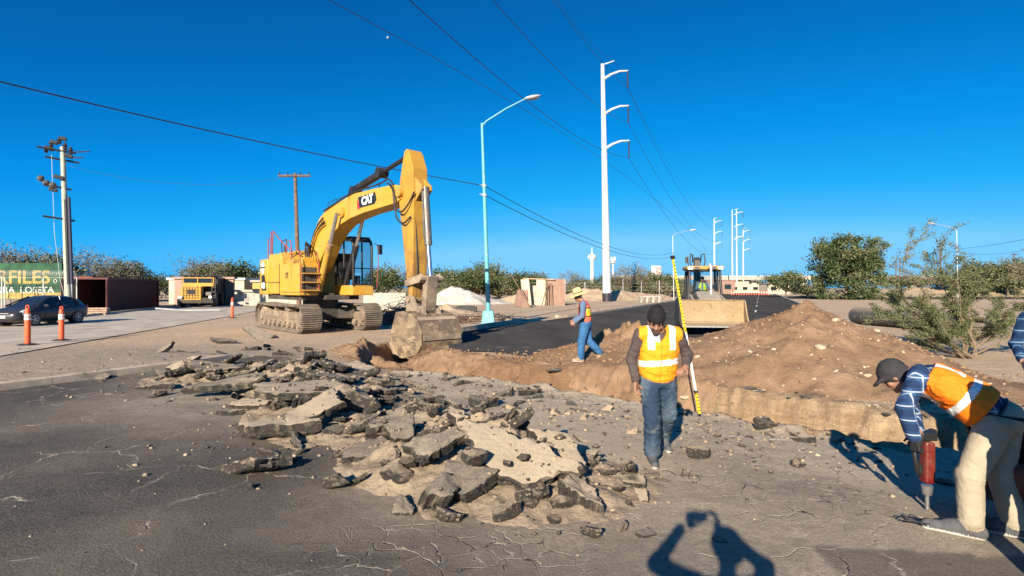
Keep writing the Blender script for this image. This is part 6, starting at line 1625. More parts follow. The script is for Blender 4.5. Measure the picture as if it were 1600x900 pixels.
mb = MB(); mb.box((-3.6, 0.05, .95), (7.4, 1.0, .4)); mb.build('chassis', DECK, TR)
for x, y in ((-.5, -1.3), (-.5, 1.4), (-4.6, -1.3), (-4.6, 1.4), (-6.2, -1.3), (-6.2, 1.4)): wheel(TR, (x, y, .72), .72, .45, DECK)
for y in (-.8, -.2, .4, 1.0):
    mb = MB(); mb.box((-.6, y, 2.98), (.3, .25, .14)); mb.build('roof_lamp', BLK, TR)
mb = MB(); mb.tube([(-.9, -1.5, 2.3), (-.9, -1.52, 5.0)], .018, 5); mb.build('antenna', BLK, TR)
mb = MB(); mb.box((-.2, 1.62, 2.5), (.08, .25, .5)); mb.tube([(-.3, 1.4, 2.7), (-.2, 1.6, 2.7)], .02, 5); mb.build('mirror', BLK, TR)
mb = MB()
for z in (.7, 1.1, 1.5, 1.9): mb.box((.25, 1.45, z), (.3, .35, .04))
mb.tube([(.3, 1.6, .5), (.2, 1.6, 2.9)], .02, 5); mb.tube([(.3, 1.3, .5), (.2, 1.3, 2.9)], .02, 5); mb.build('ladder', GRY, TR)

# ---------------------------------------------------------------- dark car
CA = empty('car', (-24.55, 28.35, 0.035), R(-91)); tag(CA, 'dark grey hatchback car driving along the side street before the green sign', 'car')
PAINT = simple('dark_grey_car_paint', (0.045, 0.045, 0.052), 0.28, 0.35, 0.05, 2)
def sect(x, hw, z0, z1, n=7, p=3.0):
    ring = []
    for i in range(24):
        a = 2 * math.pi * i / 24; c_, s_ = math.cos(a), math.sin(a)
        ring.append(Vector((x, hw * math.copysign(abs(c_) ** (2 / p), c_), (z0 + z1) / 2 + (z1 - z0) / 2 * math.copysign(abs(s_) ** (2 / p), s_))))
    return ring
st = [(-2.16, .62, .42, .82), (-2.1, .78, .30, .98), (-1.8, .88, .22, 1.04), (-1.2, .90, .18, 1.03), (-.4, .905, .18, 1.0), (.5, .905, .18, .99), (1.05, .90, .18, .97), (1.5, .88, .19, .91), (1.9, .83, .22, .82), (2.12, .72, .26, .72), (2.2, .55, .32, .62)]
mb = MB(); mb.loft([sect(*q, p=4.2) for q in st]); mb.build('body', PAINT, CA, smooth=50)
cab = [(-2.02, .60, .9, 1.06), (-1.7, .70, .9, 1.30), (-1.15, .71, .9, 1.44), (-.5, .71, .9, 1.49), (.05, .70, .9, 1.46), (.55, .70, .9, 1.28), (1.05, .74, .88, 1.02), (1.3, .72, .86, .93)]
def csect(x, hw, z0, z1):
    k = .80
    pts = [(-hw * 1.12, z0), (hw * 1.12, z0), (hw * 1.02, z0 + (z1 - z0) * .45), (hw * k, z0 + (z1 - z0) * .92), (hw * .55, z1), (-hw * .55, z1), (-hw * k, z0 + (z1 - z0) * .92), (-hw * 1.02, z0 + (z1 - z0) * .45)]
    return [Vector((x, a, b)) for a, b in pts]
mb = MB(); mb.loft([csect(*q) for q in cab]); mb.build('windows', M['glass'], CA, smooth=30)
mb = MB(); rr = []
for x, hw, z0, z1 in cab[1:5]:
    rr.append([Vector((x, a * hw, z1 + b)) for a, b in ((-.84, -.07), (-.5, .012), (.5, .012), (.84, -.07), (.5, -.03), (-.5, -.03))])
mb.loft(rr); mb.build('roof', PAINT, CA, smooth=40)
for s in (-1, 1):
    mb = MB(); mb.tube([(1.15, s * .80, .97), (.55, s * .60, 1.27), (.05, s * .58, 1.44)], .035, 6); mb.tube([(-.35, s * .81, .98), (-.42, s * .60, 1.45)], .04, 6); mb.tube([(-1.5, s * .80, 1.0), (-1.35, s * .6, 1.38)], .06, 6); mb.build('pillar', PAINT, CA, smooth=60)
    mb = MB(); mb.box((.75, s * .98, 1.0), (.14, .2, .13)); mb.build('mirror', PAINT, CA, bevel=.03)
    mb = MB(); rr = []
    for x, y0_, y1_, z0, z1 in ((2.12, .50, .66, .60, .68), (1.95, .56, .82, .60, .76), (1.65, .76, .885, .70, .82)): rr.append([Vector((x + .02, s * y0_, z0)), Vector((x - .05, s * (y1_ + .012), z0)), Vector((x - .08, s * (y1_ + .0), z1 + .01)), Vector((x - .02, s * y0_, z1 + .02))])
    mb.loft(rr); mb.build('headlight', simple('headlight_glass', (.5, .52, .52), .15), CA, recalc=True)
    mb = MB(); mb.box((-2.03, s * .68, .86), (.18, .26, .2)); mb.build('tail_light', simple('tail_red', (.25, .01, .01), .3), CA, bevel=.04)
    mb = MB(); mb.box((2.05, s * .62, .38), (.08, .16, .08)); mb.build('fog_lamp', M['white_tape'], CA, bevel=.02)
    for x in (.25, -.75):
        mb = MB(); mb.box((x, s * .918, .86), (.18, .03, .03)); mb.build('door_handle', PAINT, CA, bevel=.008)
    mb = MB(); mb.box((-.3, s * .904, .62), (.012, .02, .7)); mb.box((.75, s * .9, .62), (.012, .02, .6)); mb.build('door_gap', BLKD, CA)
    for x in (1.35, -1.3):
        mb = MB(); mb.lathe((x, s * .70, .33), [(.30, -.12), (.37, -.1), (.37, .215), (.30, .215)], 20, axis='Y'); mb.build('wheel_arch', BLKD, CA)
        wh = MB(); wh.lathe((x, s * .82, .325), [(.2, -.11), (.29, -.11), (.325, -.08), (.325, .08), (.29, .11), (.2, .11)], 24, axis='Y'); w_ = wh.build('wheel', M['black'], CA, smooth=40)
        mb = MB(); yy = s * .915
        mb.lathe((x, yy, .325), [(.205, -.02), (.225, -.02), (.225, .02), (.205, .02), (.205, -.02)], 24, axis='Y')
        for k in range(5):
            a = k * 2 * math.pi / 5; mb.tube([(x, yy, .325), (x + math.cos(a) * .21, yy, .325 + math.sin(a) * .21)], [.05, .03], 5)
        mb.build('rim', M['galv'], w_, smooth=40)
mb = MB(); mb.box((2.18, 0, .42), (.06, 1.0, .16)); mb.box((2.17, 0, .60), (.06, .7, .09)); mb.build('grille', BLKD, CA, bevel=.02)
mb = MB(); mb.box((2.215, 0, .49), (.02, .5, .12)); mb.build('number_plate', M['white_tape'], CA)
mb = MB(); mb.box((2.215, 0, .655), (.02, .8, .025)); mb.build('chrome_strip', M['galv'], CA)
# a far white van and a car on the crossing road under the overpass
# ---------------------------------------------------------------- people
def cloth(name, col, var=0.25, scale=7, rough=0.85):
    t = NT(name); n = t.noise(scale, 5, 0.6); f = t.noise(60, 3)
    c = t.mix(t.ramp(n, .3, .7), tuple(k * (1 - var) for k in col), tuple(min(1, k * (1 + var)) for k in col))
    t.bump(t.math('ADD', t.noise(14, 4, .6, dist=1.0), t.math('MULTIPLY', f, .2)), .5, .02)
    return t.out(c, rough, 0, .2)
def plaid(name, base, dark, pale, s=9.0):
    t = NT(name); sx = t.n.new('ShaderNodeSeparateXYZ'); t.l.new(t.co(), sx.inputs[0])
    u = t.math('ADD', sx.outputs['X'], t.math('MULTIPLY', sx.outputs['Y'], .8))
    def band(v, sc, lo, off=0.0):
        m = t.math('FRACT', t.math('ADD', t.math('MULTIPLY', v, sc), off)); return t.math('LESS_THAN', m, lo)
    c = t.mix(t.math('MULTIPLY', band(u, s, .5), .6), base, dark); c = t.mix(t.math('MULTIPLY', band(sx.outputs['Z'], s, .5), .6), c, dark)
    c = t.mix(t.math('MULTIPLY', band(u, s, .09, .3), .75), c, pale); c = t.mix(t.math('MULTIPLY', band(sx.outputs['Z'], s, .09, .3), .75), c, pale)
    t.bump(t.noise(14, 4, .6, dist=1.0), .5, .02)
    return t.out(c, .9, 0, .15)
SKIN = simple('brown_skin', (0.27, 0.135, 0.085), 0.6, 0, 0.1, 20)
SKINP = simple('tan_skin', (0.38, 0.20, 0.14), 0.6, 0, 0.1, 20)
HAIR = simple('black_hair', (0.018, 0.014, 0.012), 0.7, 0, 0.2, 40)
EYE = simple('dark_eye', (0.03, 0.02, 0.018), 0.2, 0, 0.1, 40)
t = NT('faded_jeans'); n_ = t.noise(3.2, 4, .55, vs=(1, 1, .6)); f_ = t.noise(90, 2)
c_ = t.mix(t.ramp(n_, .42, .66), (0.022, 0.042, 0.075), (0.115, 0.155, 0.19)); c_ = t.mix(t.ramp(t.noise(5, 4), .6, .75, 0, .6), c_, (0.22, 0.215, 0.18)); t.bump(t.math('ADD', t.noise(11, 4, .6, dist=1.2, vs=(1, 1, 1.8)), t.math('MULTIPLY', f_, .15)), .8, .03)
JEANS = t.out(c_, .9, 0, .2)
JBLUE = cloth('blue_jeans', (0.035, 0.12, 0.26), .3, 4)
KHAKI = cloth('khaki_trousers', (0.34, 0.285, 0.205), .12, 4)
SWEAT = cloth('brown_sweater', (0.075, 0.058, 0.055), .2, 8)
BSHIRT = cloth('blue_grey_shirt', (0.10, 0.15, 0.24), .2, 6)
PLAID = plaid('blue_plaid_shirt', (0.035, 0.085, 0.20), (0.012, 0.022, 0.06), (0.42, 0.46, 0.5))
PLAID2 = plaid('dark_blue_plaid_shirt', (0.02, 0.07, 0.15), (0.008, 0.02, 0.06), (0.20, 0.30, 0.38), 8.0)
ORANGE = cloth('orange_hi_vis', (0.90, 0.30, 0.015), .06, 5, .7)
ORANGE2 = cloth('deep_orange_hi_vis', (0.90, 0.19, 0.010), .07, 5, .7)
CORAL = cloth('coral_hi_vis', (0.80, 0.16, 0.09), .1, 5, .7)
STRIPE = simple('silver_reflective_tape', (0.78, 0.77, 0.72), .4, 0, .06, 12)
YSTRIPE = simple('yellow_reflective_tape', (0.80, 0.55, 0.03), .5, 0, .08, 12)
BLACKC = cloth('black_knit', (0.014, 0.013, 0.015), .3, 20)
SHOE = cloth('grey_shoe', (0.085, 0.085, 0.09), .2, 20); SOLE = simple('pale_sole', (.55, .52, .48), .8)
STRAW = simple('straw', (0.66, 0.47, 0.20), .9, 0, .2, 30, .6, 120)
GLOVE = cloth('black_glove', (0.02, 0.02, 0.022), .2, 20)

def V3(*a): return np.array(a, float)
def cone(a, b, ra, rb, m, amp=0.0, k=None): return dict(t='c', a=V3(*a), b=V3(*b), ra=ra, rb=rb, m=m, amp=amp, k=k)
def ell(c, r, m, rot=None, amp=0.0, k=None): return dict(t='e', c=V3(*c), r=V3(*r), R=np.eye(3) if rot is None else np.array(rot), m=m, amp=amp, k=k)
def prim_d(p, X):
    if p['t'] == 'c':
        ab = p['b'] - p['a']; h = np.clip(((X - p['a']) @ ab) / max(ab @ ab, 1e-9), 0, 1)
        return np.linalg.norm(X - p['a'] - h[..., None] * ab, axis=-1) - (p['ra'] + (p['rb'] - p['ra']) * h)
    q = (X - p['c']) @ p['R']          # columns of R are the local axes
    k0 = np.linalg.norm(q / p['r'], axis=-1); k1 = np.linalg.norm(q / p['r'] ** 2, axis=-1)
    return k0 * (k0 - 1) / np.maximum(k1, 1e-6)
def prim_box(p, pad):
    if p['t'] == 'c':
        r = max(p['ra'], p['rb']); return np.minimum(p['a'], p['b']) - r - pad, np.maximum(p['a'], p['b']) + r + pad
    r = max(p['r']); return p['c'] - r - pad, p['c'] + r + pad
def sdf_surface(prims, h, k=0.02, cuts=(), subs=(), seed=0, freq=16.0, inflate=0.0):
    """continuous surface round smoothly joined tapered limbs; returns vertices, quads, primitive index per vertex"""
    pad = 0.05 + inflate
    lo = np.min([prim_box(p, pad)[0] for p in prims], 0); hi = np.max([prim_box(p, pad)[1] for p in prims], 0)
    n = np.ceil((hi - lo) / h).astype(int) + 1
    f = np.full(n, 0.2, np.float32); ids = np.zeros(n, np.int16); best = np.full(n, 1e3, np.float32)
    ax = [lo[i] + h * np.arange(n[i]) for i in range(3)]
    for pi, p in enumerate(prims):
        b0, b1 = prim_box(p, pad); i0 = np.maximum(((b0 - lo) / h).astype(int), 0); i1 = np.minimum(np.ceil((b1 - lo) / h).astype(int) + 1, n)
        sl = tuple(slice(a, b) for a, b in zip(i0, i1))
        X = np.stack(np.meshgrid(*[ax[i][sl[i]] for i in range(3)], indexing='ij'), -1)
        d = (prim_d(p, X) - inflate).astype(np.float32)
        a = f[sl]; kk = p['k'] if p['k'] is not None else k
        f[sl] = np.minimum(a, d) - np.maximum(kk - np.abs(a - d), 0) ** 2 / (4 * kk)
        m = d < best[sl]; bs = best[sl]; bs[m] = d[m]; best[sl] = bs; s_ = ids[sl]; s_[m] = pi; ids[sl] = s_
    amps = np.array([p['amp'] for p in prims])
    if amps.max() > 0:
        w = np.argwhere(np.abs(f) < 0.04); P_ = lo + w * h
        nz = .5 * fbm(P_[:, 0] * freq, P_[:, 1] * freq, P_[:, 2] * freq * 1.3, 3, seed)
        wx = .06 * vnoise(P_[:, 0] * 9, P_[:, 1] * 9, P_[:, 2] * 9, seed + 7)
        rg = 1 - np.abs(vnoise(P_[:, 0] * freq * .5 + wx * 20, P_[:, 1] * freq * .5, (P_[:, 2] + .35 * P_[:, 0] + wx) * freq * 1.5, seed + 5)) * 2.2
        nz = nz - 1.1 * np.clip(rg, -.2, 1)
        f[tuple(w.T)] += (nz * amps[ids[tuple(w.T)]]).astype(np.float32)
    if len(cuts) or len(subs):
        X = np.stack(np.meshgrid(*ax, indexing='ij'), -1)
        for pt, nn in cuts:
            nn = V3(*nn) / np.linalg.norm(nn); f = np.maximum(f, (X - V3(*pt)) @ nn)
        for p in subs: f = np.maximum(f, -prim_d(p, X))
    # surface nets
    s = f < 0
    c = np.zeros(tuple(n - 1), np.int8)
    for dx in (0, 1):
        for dy in (0, 1):
            for dz in (0, 1): c += s[dx:n[0] - 1 + dx, dy:n[1] - 1 + dy, dz:n[2] - 1 + dz]
    act = (c > 0) & (c < 8); cells = np.argwhere(act); idx = -np.ones(tuple(n - 1), np.int64); idx[act] = np.arange(len(cells))
    acc = np.zeros((len(cells), 3)); cnt = np.zeros(len(cells))
    cor = [(x, y, z) for x in (0, 1) for y in (0, 1) for z in (0, 1)]
    for a in cor:
        for axis in range(3):
            if a[axis]: continue
            b = list(a); b[axis] = 1
            fa = f[tuple((cells + a).T)]; fb = f[tuple((cells + b).T)]; m = (fa < 0) != (fb < 0)
            tt = np.where(m, fa / np.where(np.abs(fa - fb) < 1e-9, 1e-9, fa - fb), 0)
            pos = np.tile(np.array(a, float), (len(cells), 1)); pos[:, axis] += tt
            acc[m] += pos[m]; cnt[m] += 1
    V = lo + (cells + acc / cnt[:, None]) * h
    F = []
    for axis in range(3):
        u, v = (axis + 1) % 3, (axis + 2) % 3
        sl0 = [slice(None)] * 3; sl1 = [slice(None)] * 3; sl0[axis] = slice(0, n[axis] - 1); sl1[axis] = slice(1, n[axis])
        ed = s[tuple(sl0)] != s[tuple(sl1)]
        e = np.argwhere(ed); e = e[(e[:, u] > 0) & (e[:, v] > 0) & (e[:, u] < n[u] - 1) & (e[:, v] < n[v] - 1)]
        q = []
        for du, dv in ((0, 0), (1, 0), (1, 1), (0, 1)):
            w = e.copy(); w[:, u] -= du; w[:, v] -= dv; q.append(idx[tuple(w.T)])
        q = np.stack(q, 1); flip = ~s[tuple(e.T)]
        q[flip] = q[flip][:, ::-1]; F.append(q)
    F = np.concatenate(F); F = F[(F >= 0).all(1)]
    vid = ids[tuple(cells.T)]
    return V, F, vid
def basis(fwd, up):
    f = V3(*fwd) / np.linalg.norm(fwd); u = V3(*up); u = u - f * (u @ f); u /= np.linalg.norm(u); r = np.cross(f, u)
    return np.stack([r, f, u], 1)      # columns: right, forward, up
def hand_prims(wrist, d, palm_n, side, curl=0.35, m=0, sc=1.0, r0=.0085):
    """palm, four unequal bent fingers and a thumb leaving the side of the palm; side +1/-1 tells where the thumb is"""
    d = V3(*d) / np.linalg.norm(d); n = V3(*palm_n); n = n - d * (n @ d); n /= np.linalg.norm(n); s = np.cross(d, n) * side
    w = V3(*wrist); out = []
    for k in range(4):
        o = (1.5 - k) * .0205 * sc
        out.append(cone(w + s * o * .7 + d * .012 * sc, w + s * o + d * .085 * sc, .017 * sc, .0125 * sc, m, 0, .01))
    for k, L in enumerate((.072, .082, .076, .058)):
        o = (1.5 - k) * .0215 * sc; p = w + s * o + d * .088 * sc; dd = d.copy(); a = curl
        for j, fr in enumerate((.45, .31, .24)):
            ang = a * (.8 if j == 0 else 1.1)
            dd = dd * math.cos(ang) + n * math.sin(ang) if j == 0 else (lambda nn: dd * math.cos(ang) + nn * math.sin(ang))(np.cross(np.cross(dd, n), dd) if False else n * (dd @ d) - d * (dd @ n))
            dd /= np.linalg.norm(dd); q = p + dd * L * fr * sc
            out.append(cone(p, q, (r0 + .001 - .001 * j) * sc, (r0 - .001 * j) * sc, m, 0, .004)); p = q
    p = w + s * .026 * sc + d * .022 * sc; dd = s * .75 + d * .6 + n * .25; dd /= np.linalg.norm(dd)
    for L, r in ((.038, .0125), (.030, .0105), (.024, .0095)):
        q = p + dd * L * sc; out.append(cone(p, q, r * sc, (r - .001) * sc, m, 0, .006)); p = q; dd = dd * .75 + d * .35 + n * .25 * (1 + curl); dd /= np.linalg.norm(dd)
    return out
def head_prims(c, fwd, up, m, beard=False, sc=1.0, brow=True):
    B = basis(fwd, up); c = V3(*c)
    def L(x, y, z): return c + B @ (V3(x, y, z) * sc)
    k = .014; q = [ell(L(0, -.012, .045), V3(.076, .097, .085) * sc, m['skin'], B, 0, k), ell(L(0, .028, -.03), V3(.060, .066, .085) * sc, m['skin'], B, 0, k),
        cone(L(-.045, .0, -.062), L(-.012, .072, -.098), .028 * sc, .022 * sc, m['skin'], 0, k), cone(L(.045, .0, -.062), L(.012, .072, -.098), .028 * sc, .022 * sc, m['skin'], 0, k),
        cone(L(0, .088, .014), L(0, .111, -.026), .009 * sc, .014 * sc, m['skin'], 0, .008), cone(L(-.014, .098, -.03), L(.014, .098, -.03), .009 * sc, .009 * sc, m['skin'], 0, .006),
        cone(L(-.042, .075, .03), L(.042, .075, .03), .014 * sc, .014 * sc, m['skin'], 0, k), cone(L(-.018, .094, -.058), L(.018, .094, -.058), .008 * sc, .008 * sc, m['lip'], 0, .006), cone(L(-.016, .092, -.068), L(.016, .092, -.068), .008 * sc, .008 * sc, m['lip'], 0, .006)]
    for s in (-1, 1):
        q += [ell(L(s * .078, -.005, -.008), V3(.012, .022, .032) * sc, m['skin'], B, 0, .006), ell(L(s * .030, .086, .008), V3(.014, .010, .009) * sc, m['eye'], B, 0, .003), ell(L(s * .042, .066, -.024), V3(.022, .02, .022) * sc, m['skin'], B, 0, k)]
        if brow: q.append(cone(L(s * .015, .093, .028), L(s * .044, .082, .03), .006 * sc, .005 * sc, m['hair'], 0, .003))
    if beard:
        q += [cone(L(-.026, .094, -.048), L(.026, .094, -.048), .008 * sc, .008 * sc, m['hair'], 0, .003), cone(L(-.032, .082, -.07), L(-.01, .085, -.10), .012 * sc, .014 * sc, m['hair'], 0, .003), cone(L(.032, .082, -.07), L(.01, .085, -.10), .012 * sc, .014 * sc, m['hair'], 0, .003), cone(L(-.01, .086, -.102), L(.01, .086, -.102), .017 * sc, .017 * sc, m['hair'], 0, .003)]
    return q, L, B
MI = dict(shirt=0, pants=1, skin=2, shoe=3, hair=4, eye=5, sole=6, lip=7, glove=8)
LIP = simple('lip', (0.2, 0.085, 0.07), .6)
def body_mats(shirt, pants, skin=SKIN, shoe=SHOE, glove=GLOVE): return [shirt, pants, skin, shoe, HAIR, EYE, SOLE, LIP, glove]
def body_prims(J, g=1.0, belly=1.0, pant=1.0, cuff=.062, sleeve_fold=.006, pfold=.006):
    p = []; m = MI; up = V3(*J['chest']) - V3(*J['pelvis']); lat = V3(*J['shL']) - V3(*J['shR'])
    fw = np.cross(lat, up) if J.get('flip') else np.cross(up, lat) * -1
    T = basis(np.cross(up, lat), up)
    pv = V3(*J['pelvis']); ch = V3(*J['chest']); nk = V3(*J['neck'])
    p += [ell(ch, V3(.185, .118, .215) * g, m['shirt'], T, sleeve_fold), ell(pv * .55 + ch * .45, V3(.165 * belly, .122 * belly, .19) * g, m['shirt'], T, sleeve_fold), ell(pv + (ch - pv) * -.02, V3(.168, .13, .125) * g * (1, pant, 1), m['pants'], T, .004)]
    p += [cone(ch + up / np.linalg.norm(up) * .13, nk, .075 * g, .055 * g, m['shirt'], .003), cone(nk, V3(*J['head']), .054 * g, .050 * g, m['skin'])]
    for s in 'LR':
        sh, el, wr = V3(*J['sh' + s]), V3(*J['el' + s]), V3(*J['wr' + s])
        p += [cone(nk * .7 + ch * .3, sh, .062 * g, .062 * g, m['shirt'], .003), cone(sh, el, .066 * g, .052 * g, m['shirt'], sleeve_fold), cone(el, el + (wr - el) * .93, .052 * g, .041 * g, m['shirt'], sleeve_fold), cone(el + (wr - el) * .85, wr + (wr - el) * .02, .031 * g, .026 * g, m['skin'])]
        hp, kn, an, to = V3(*J['hp' + s]), V3(*J['kn' + s]), V3(*J['an' + s]), V3(*J['to' + s])
        p += [cone(hp, kn, .098 * g * pant, .073 * g * pant, m['pants'], pfold), cone(kn, an + (kn - an) * .10, .073 * g * pant, cuff * g * pant, m['pants'], pfold * 1.2), cone(an + (kn - an) * .12, an, .045 * g, .045 * g, m['shoe'])]
        fd = (to - an); hl = an - fd * .22; hl[2] = min(an[2], hl[2]); dn = V3(0, 0, -.03)
        ft = V3(to[0], to[1], to[2])
        hz = V3(hl[0], hl[1], an[2] - .05) if J.get('flat' + s, True) else hl + V3(0, 0, -.03)
        p += [cone(hz, ft, .042 * g, .036 * g, m['shoe'], 0, .02), cone(an, ft * .6 + hz * .4 + V3(0, 0, .02), .045 * g, .038 * g, m['shoe'], 0, .02),
              cone(hz + V3(0, 0, -.018), ft + V3(0, 0, -.014), .034 * g, .033 * g, m['sole'], 0, .004)]
    return p, T
def person(name, J, mats, label, h=.008, head=None, hands=(), g=1.0, beard=False, hand_mat='skin', hh=.0042, seed=0, group=None, **kw):
    """one continuous body mesh; hands and face belong to it"""
    pr, T = body_prims(J, g, **kw)
    hp, L, B = head_prims(J['head'], J['face'], J['hup'], MI, beard)
    V, F, vid = sdf_surface(pr + hp, h, .022, seed=seed)
    fm = np.array([p['m'] for p in pr + hp])[vid]; mi = fm[F[:, 0]]
    Vs, Fs, ms = [V], [F], [mi]; b = len(V)
    for hd in hands:
        hq = hand_prims(*hd[:4], curl=hd[4], m=MI[hand_mat], sc=1.0 if hh < .01 else 1.1)
        v, f, i = sdf_surface(hq, hh, .006); Vs.append(v); Fs.append(f + b); ms.append(np.full(len(f), MI[hand_mat])); b += len(v)
    o = V3(*J['pelvis']); o[2] = 0
    root = empty(name, o); tag(root, label, 'person', group)
    np_mesh('body', np.concatenate(Vs) - o, np.concatenate(Fs), mats, np.concatenate(ms), root, smooth=179)
    return root, o, pr, T, L, B
def garment(name, prims, mats, root, o, h, inflate, cuts=(), subs=(), matfn=None, seed=3, amp=.006, k=.03, split=()):
    for p in prims: p['amp'] = amp
    V, F, vid = sdf_surface(prims, h, k, cuts, subs, seed, 14.0, inflate)
    mi = np.zeros(len(F), int)
    if matfn is not None: mi = matfn(V[F].mean(1))
    ob = np_mesh(name, V - o, F[mi == 0] if split else F, mats[0] if split else mats, None if split else mi, root, smooth=179)
    for j, nm in split:
        fs = F[mi == j]
        if len(fs):
            u, inv = np.unique(fs.ravel(), return_inverse=True); np_mesh(nm, V[u] - o, inv.reshape(-1, 4), mats[j], None, ob, smooth=179)
    return ob

# --- the man walking towards the camera
gz = rest_z(1.56, 6.1)
def W(x, y, z): return (1.625 + x, 6.05 + y, z)
J = dict(pelvis=W(.0, .03, .93), chest=W(-.005, -.05, 1.24), neck=W(-.02, -.12, 1.455), head=W(-.075, -.20, 1.555), face=(-.22, -.86, -.46), hup=(-.05, -.42, .9),
    shR=W(-.215, -.08, 1.41), elR=W(-.30, -.02, 1.13), wrR=W(-.275, -.12, .905), shL=W(.20, -.06, 1.41), elL=W(.335, .03, 1.17), wrL=W(.245, -.19, 1.07),
    hpR=W(-.095, .02, .90), knR=W(-.10, -.13, .50), anR=W(-.085, -.06, .095 + gz), toR=W(-.10, -.25, .045 + gz), hpL=W(.10, .04, .90), knL=W(.135, .06, .50), anL=W(.185, .47, .16 + gz), toL=W(.205, .30, .05 + gz), flatL=False)
root, o, pr, T, L, B = person('person', J, body_mats(SWEAT, JEANS), 'man in black beanie and orange vest walking towards the camera with his head lowered', .0075, beard=True,
    g=1.06, belly=1.08, hands=[(W(-.275, -.125, .90), (.02, -.10, -1), (.8, -.6, 0), -1, .45), (W(.243, -.195, 1.068), (-.75, -.45, -.35), (-.2, -.2, -1), 1, .8)], seed=4, cuff=.070, pant=1.10, pfold=.008)
vp = [ell(p['c'], p['r'], 0, p['R']) for p in pr[:2]] + [cone(p['a'], p['b'], p['ra'], p['rb'], 0) for p in (pr[3],)] + [cone(J['neck'], J['shL'], .06, .055, 0), cone(J['neck'], J['shR'], .06, .055, 0), ell(W(0, .02, 1.0), (.178, .135, .16), 0)]
ch = V3(*J['chest'])
def vest_mat(C):
    x = C[:, 0] - 1.625; z = C[:, 2]; m = np.zeros(len(C), int)
    m[(z > 1.075 + .08 * x) & (z < 1.14 + .08 * x)] = 1
    m[(z > 1.25) & (np.abs(np.abs(x + .005) - .115) < .036)] = 1
    m[(np.abs(x + .015) < .006) & (C[:, 1] < 5.98)] = 2
    m[(np.abs(z - 1.0 - .015 * np.sin(x * 20)) < .006) & (np.abs(np.abs(x) - .10) < .06) & (C[:, 1] < 5.98)] = 2
    return m
garment('vest', vp, [ORANGE, STRIPE, ORANGE2], root, o, .0075, .026, cuts=[(W(0, 0, .875), (0, 0, -1)), (W(-.262, 0, 1.3), (-1, 0, .12)), (W(.25, 0, 1.3), (1, 0, .12)), (W(0, 0, 1.475), (0, .35, 1))],
    subs=[cone(W(-.02, -.12, 1.50), W(-.045, -.30, 1.30), .085, .035, 0), cone(W(-.255, -.08, 1.38), W(-.40, -.08, 1.30), .07, .12, 0), cone(W(.245, -.06, 1.38), W(.40, -.06, 1.30), .07, .12, 0), cone(W(-.01, -.19, .855), W(-.01, -.30, .855), .035, .05, 0)], matfn=vest_mat, split=((1, 'reflective_stripe'), (2, 'pocket_seam')))
mb = MB(); a = L(-.02, .05, -.13)
garment('undershirt', [cone(L(0, .02, -.135), W(-.04, -.185, 1.30), .05, .02, 0)], [simple('pale_undershirt', (.55, .57, .55), .9)], root, o, .008, 0, amp=0)
hat = [ell(L(0, -.012, .06), (.092, .112, .108), 0, B), cone(L(0, -.02, .10), L(0, -.04, .128), .06, .05, 0)]
garment('beanie', hat, [BLACKC], root, o, .006, .004, cuts=[(L(0, .06, .026), tuple(B @ V3(0, .25, -1)))], amp=.003)

# --- the man in the straw hat
gz2 = rest_z(1.69, 13.3)
def W(x, y, z): return (1.75 + x, 13.4 + y, gz2 + z)
J = dict(pelvis=W(.06, 0, .93), chest=W(.03, 0, 1.25), neck=W(-.02, 0, 1.47), head=W(-.11, .02, 1.60), face=(-.93, .2, -.3), hup=(-.3, 0, .95),
    shL=W(-.02, -.19, 1.42), elL=W(-.05, -.25, 1.13), wrL=W(-.22, -.20, .985), shR=W(.02, .19, 1.42), elR=W(-.02, .27, 1.14), wrR=W(-.20, .22, 1.0),
    hpL=W(.04, -.09, .90), knL=W(-.05, -.10, .48), anL=W(-.06, -.10, .09), toL=W(-.24, -.11, .05), hpR=W(.08, .09, .90), knR=W(.15, .07, .5), anR=W(.44, .07, .20), toR=W(.36, .07, .05), flatR=False)
root, o, pr, T, L, B = person('person', J, body_mats(BSHIRT, JBLUE, SKIN, cloth('tan_boot', (.3, .22, .15))), 'man in straw hat, coral vest and blue jeans walking away beside the dirt pile', .013, g=1.12, pant=1.12, hands=[(W(-.22, -.20, .985), (-.8, .1, -.5), (.2, 1, -.2), 1, .6), (W(-.20, .22, 1.0), (-.8, -.1, -.5), (.2, -1, -.2), -1, .6)], hh=.007, seed=14)
vp = [ell(p['c'], p['r'], 0, p['R']) for p in pr[:2]] + [cone(J['neck'], J['shL'], .06, .055, 0), cone(J['neck'], J['shR'], .06, .055, 0)]
def vm(C):
    x = C[:, 0] - 1.78; y = C[:, 1] - 13.4; z = C[:, 2] - gz2; m = np.zeros(len(C), int)
    m[(np.abs(z - 1.22) < .085) & (x > .03) & (y < .06)] = 1
    m[np.abs(np.abs(z - 1.22) - .10) < .012] = 2; m[(y < -.085) & (x < -.02)] = 2
    return m
garment('vest', vp, [CORAL, YSTRIPE, BLACKC], root, o, .012, .02, cuts=[(W(0, 0, .95), (0, 0, -1)), (W(0, 0, 1.5), (-.2, 0, 1)), (W(0, .2, 1.3), (0, 1, .2)), (W(0, -.2, 1.3), (0, -1, .2))], subs=[cone(W(-.01, -.19, 1.42), W(-.1, -.35, 1.2), .075, .1, 0), cone(W(.01, .19, 1.42), W(-.1, .35, 1.2), .075, .1, 0)], matfn=vm)
hb = Matrix([list(q) for q in B]).to_quaternion()
mb = MB(); prof = [(.0, .165), (.05, .17), (.085, .15), (.10, .10), (.106, .03), (.16, .012), (.235, -.012), (.24, -.02), (.16, .0), (.095, .008)]
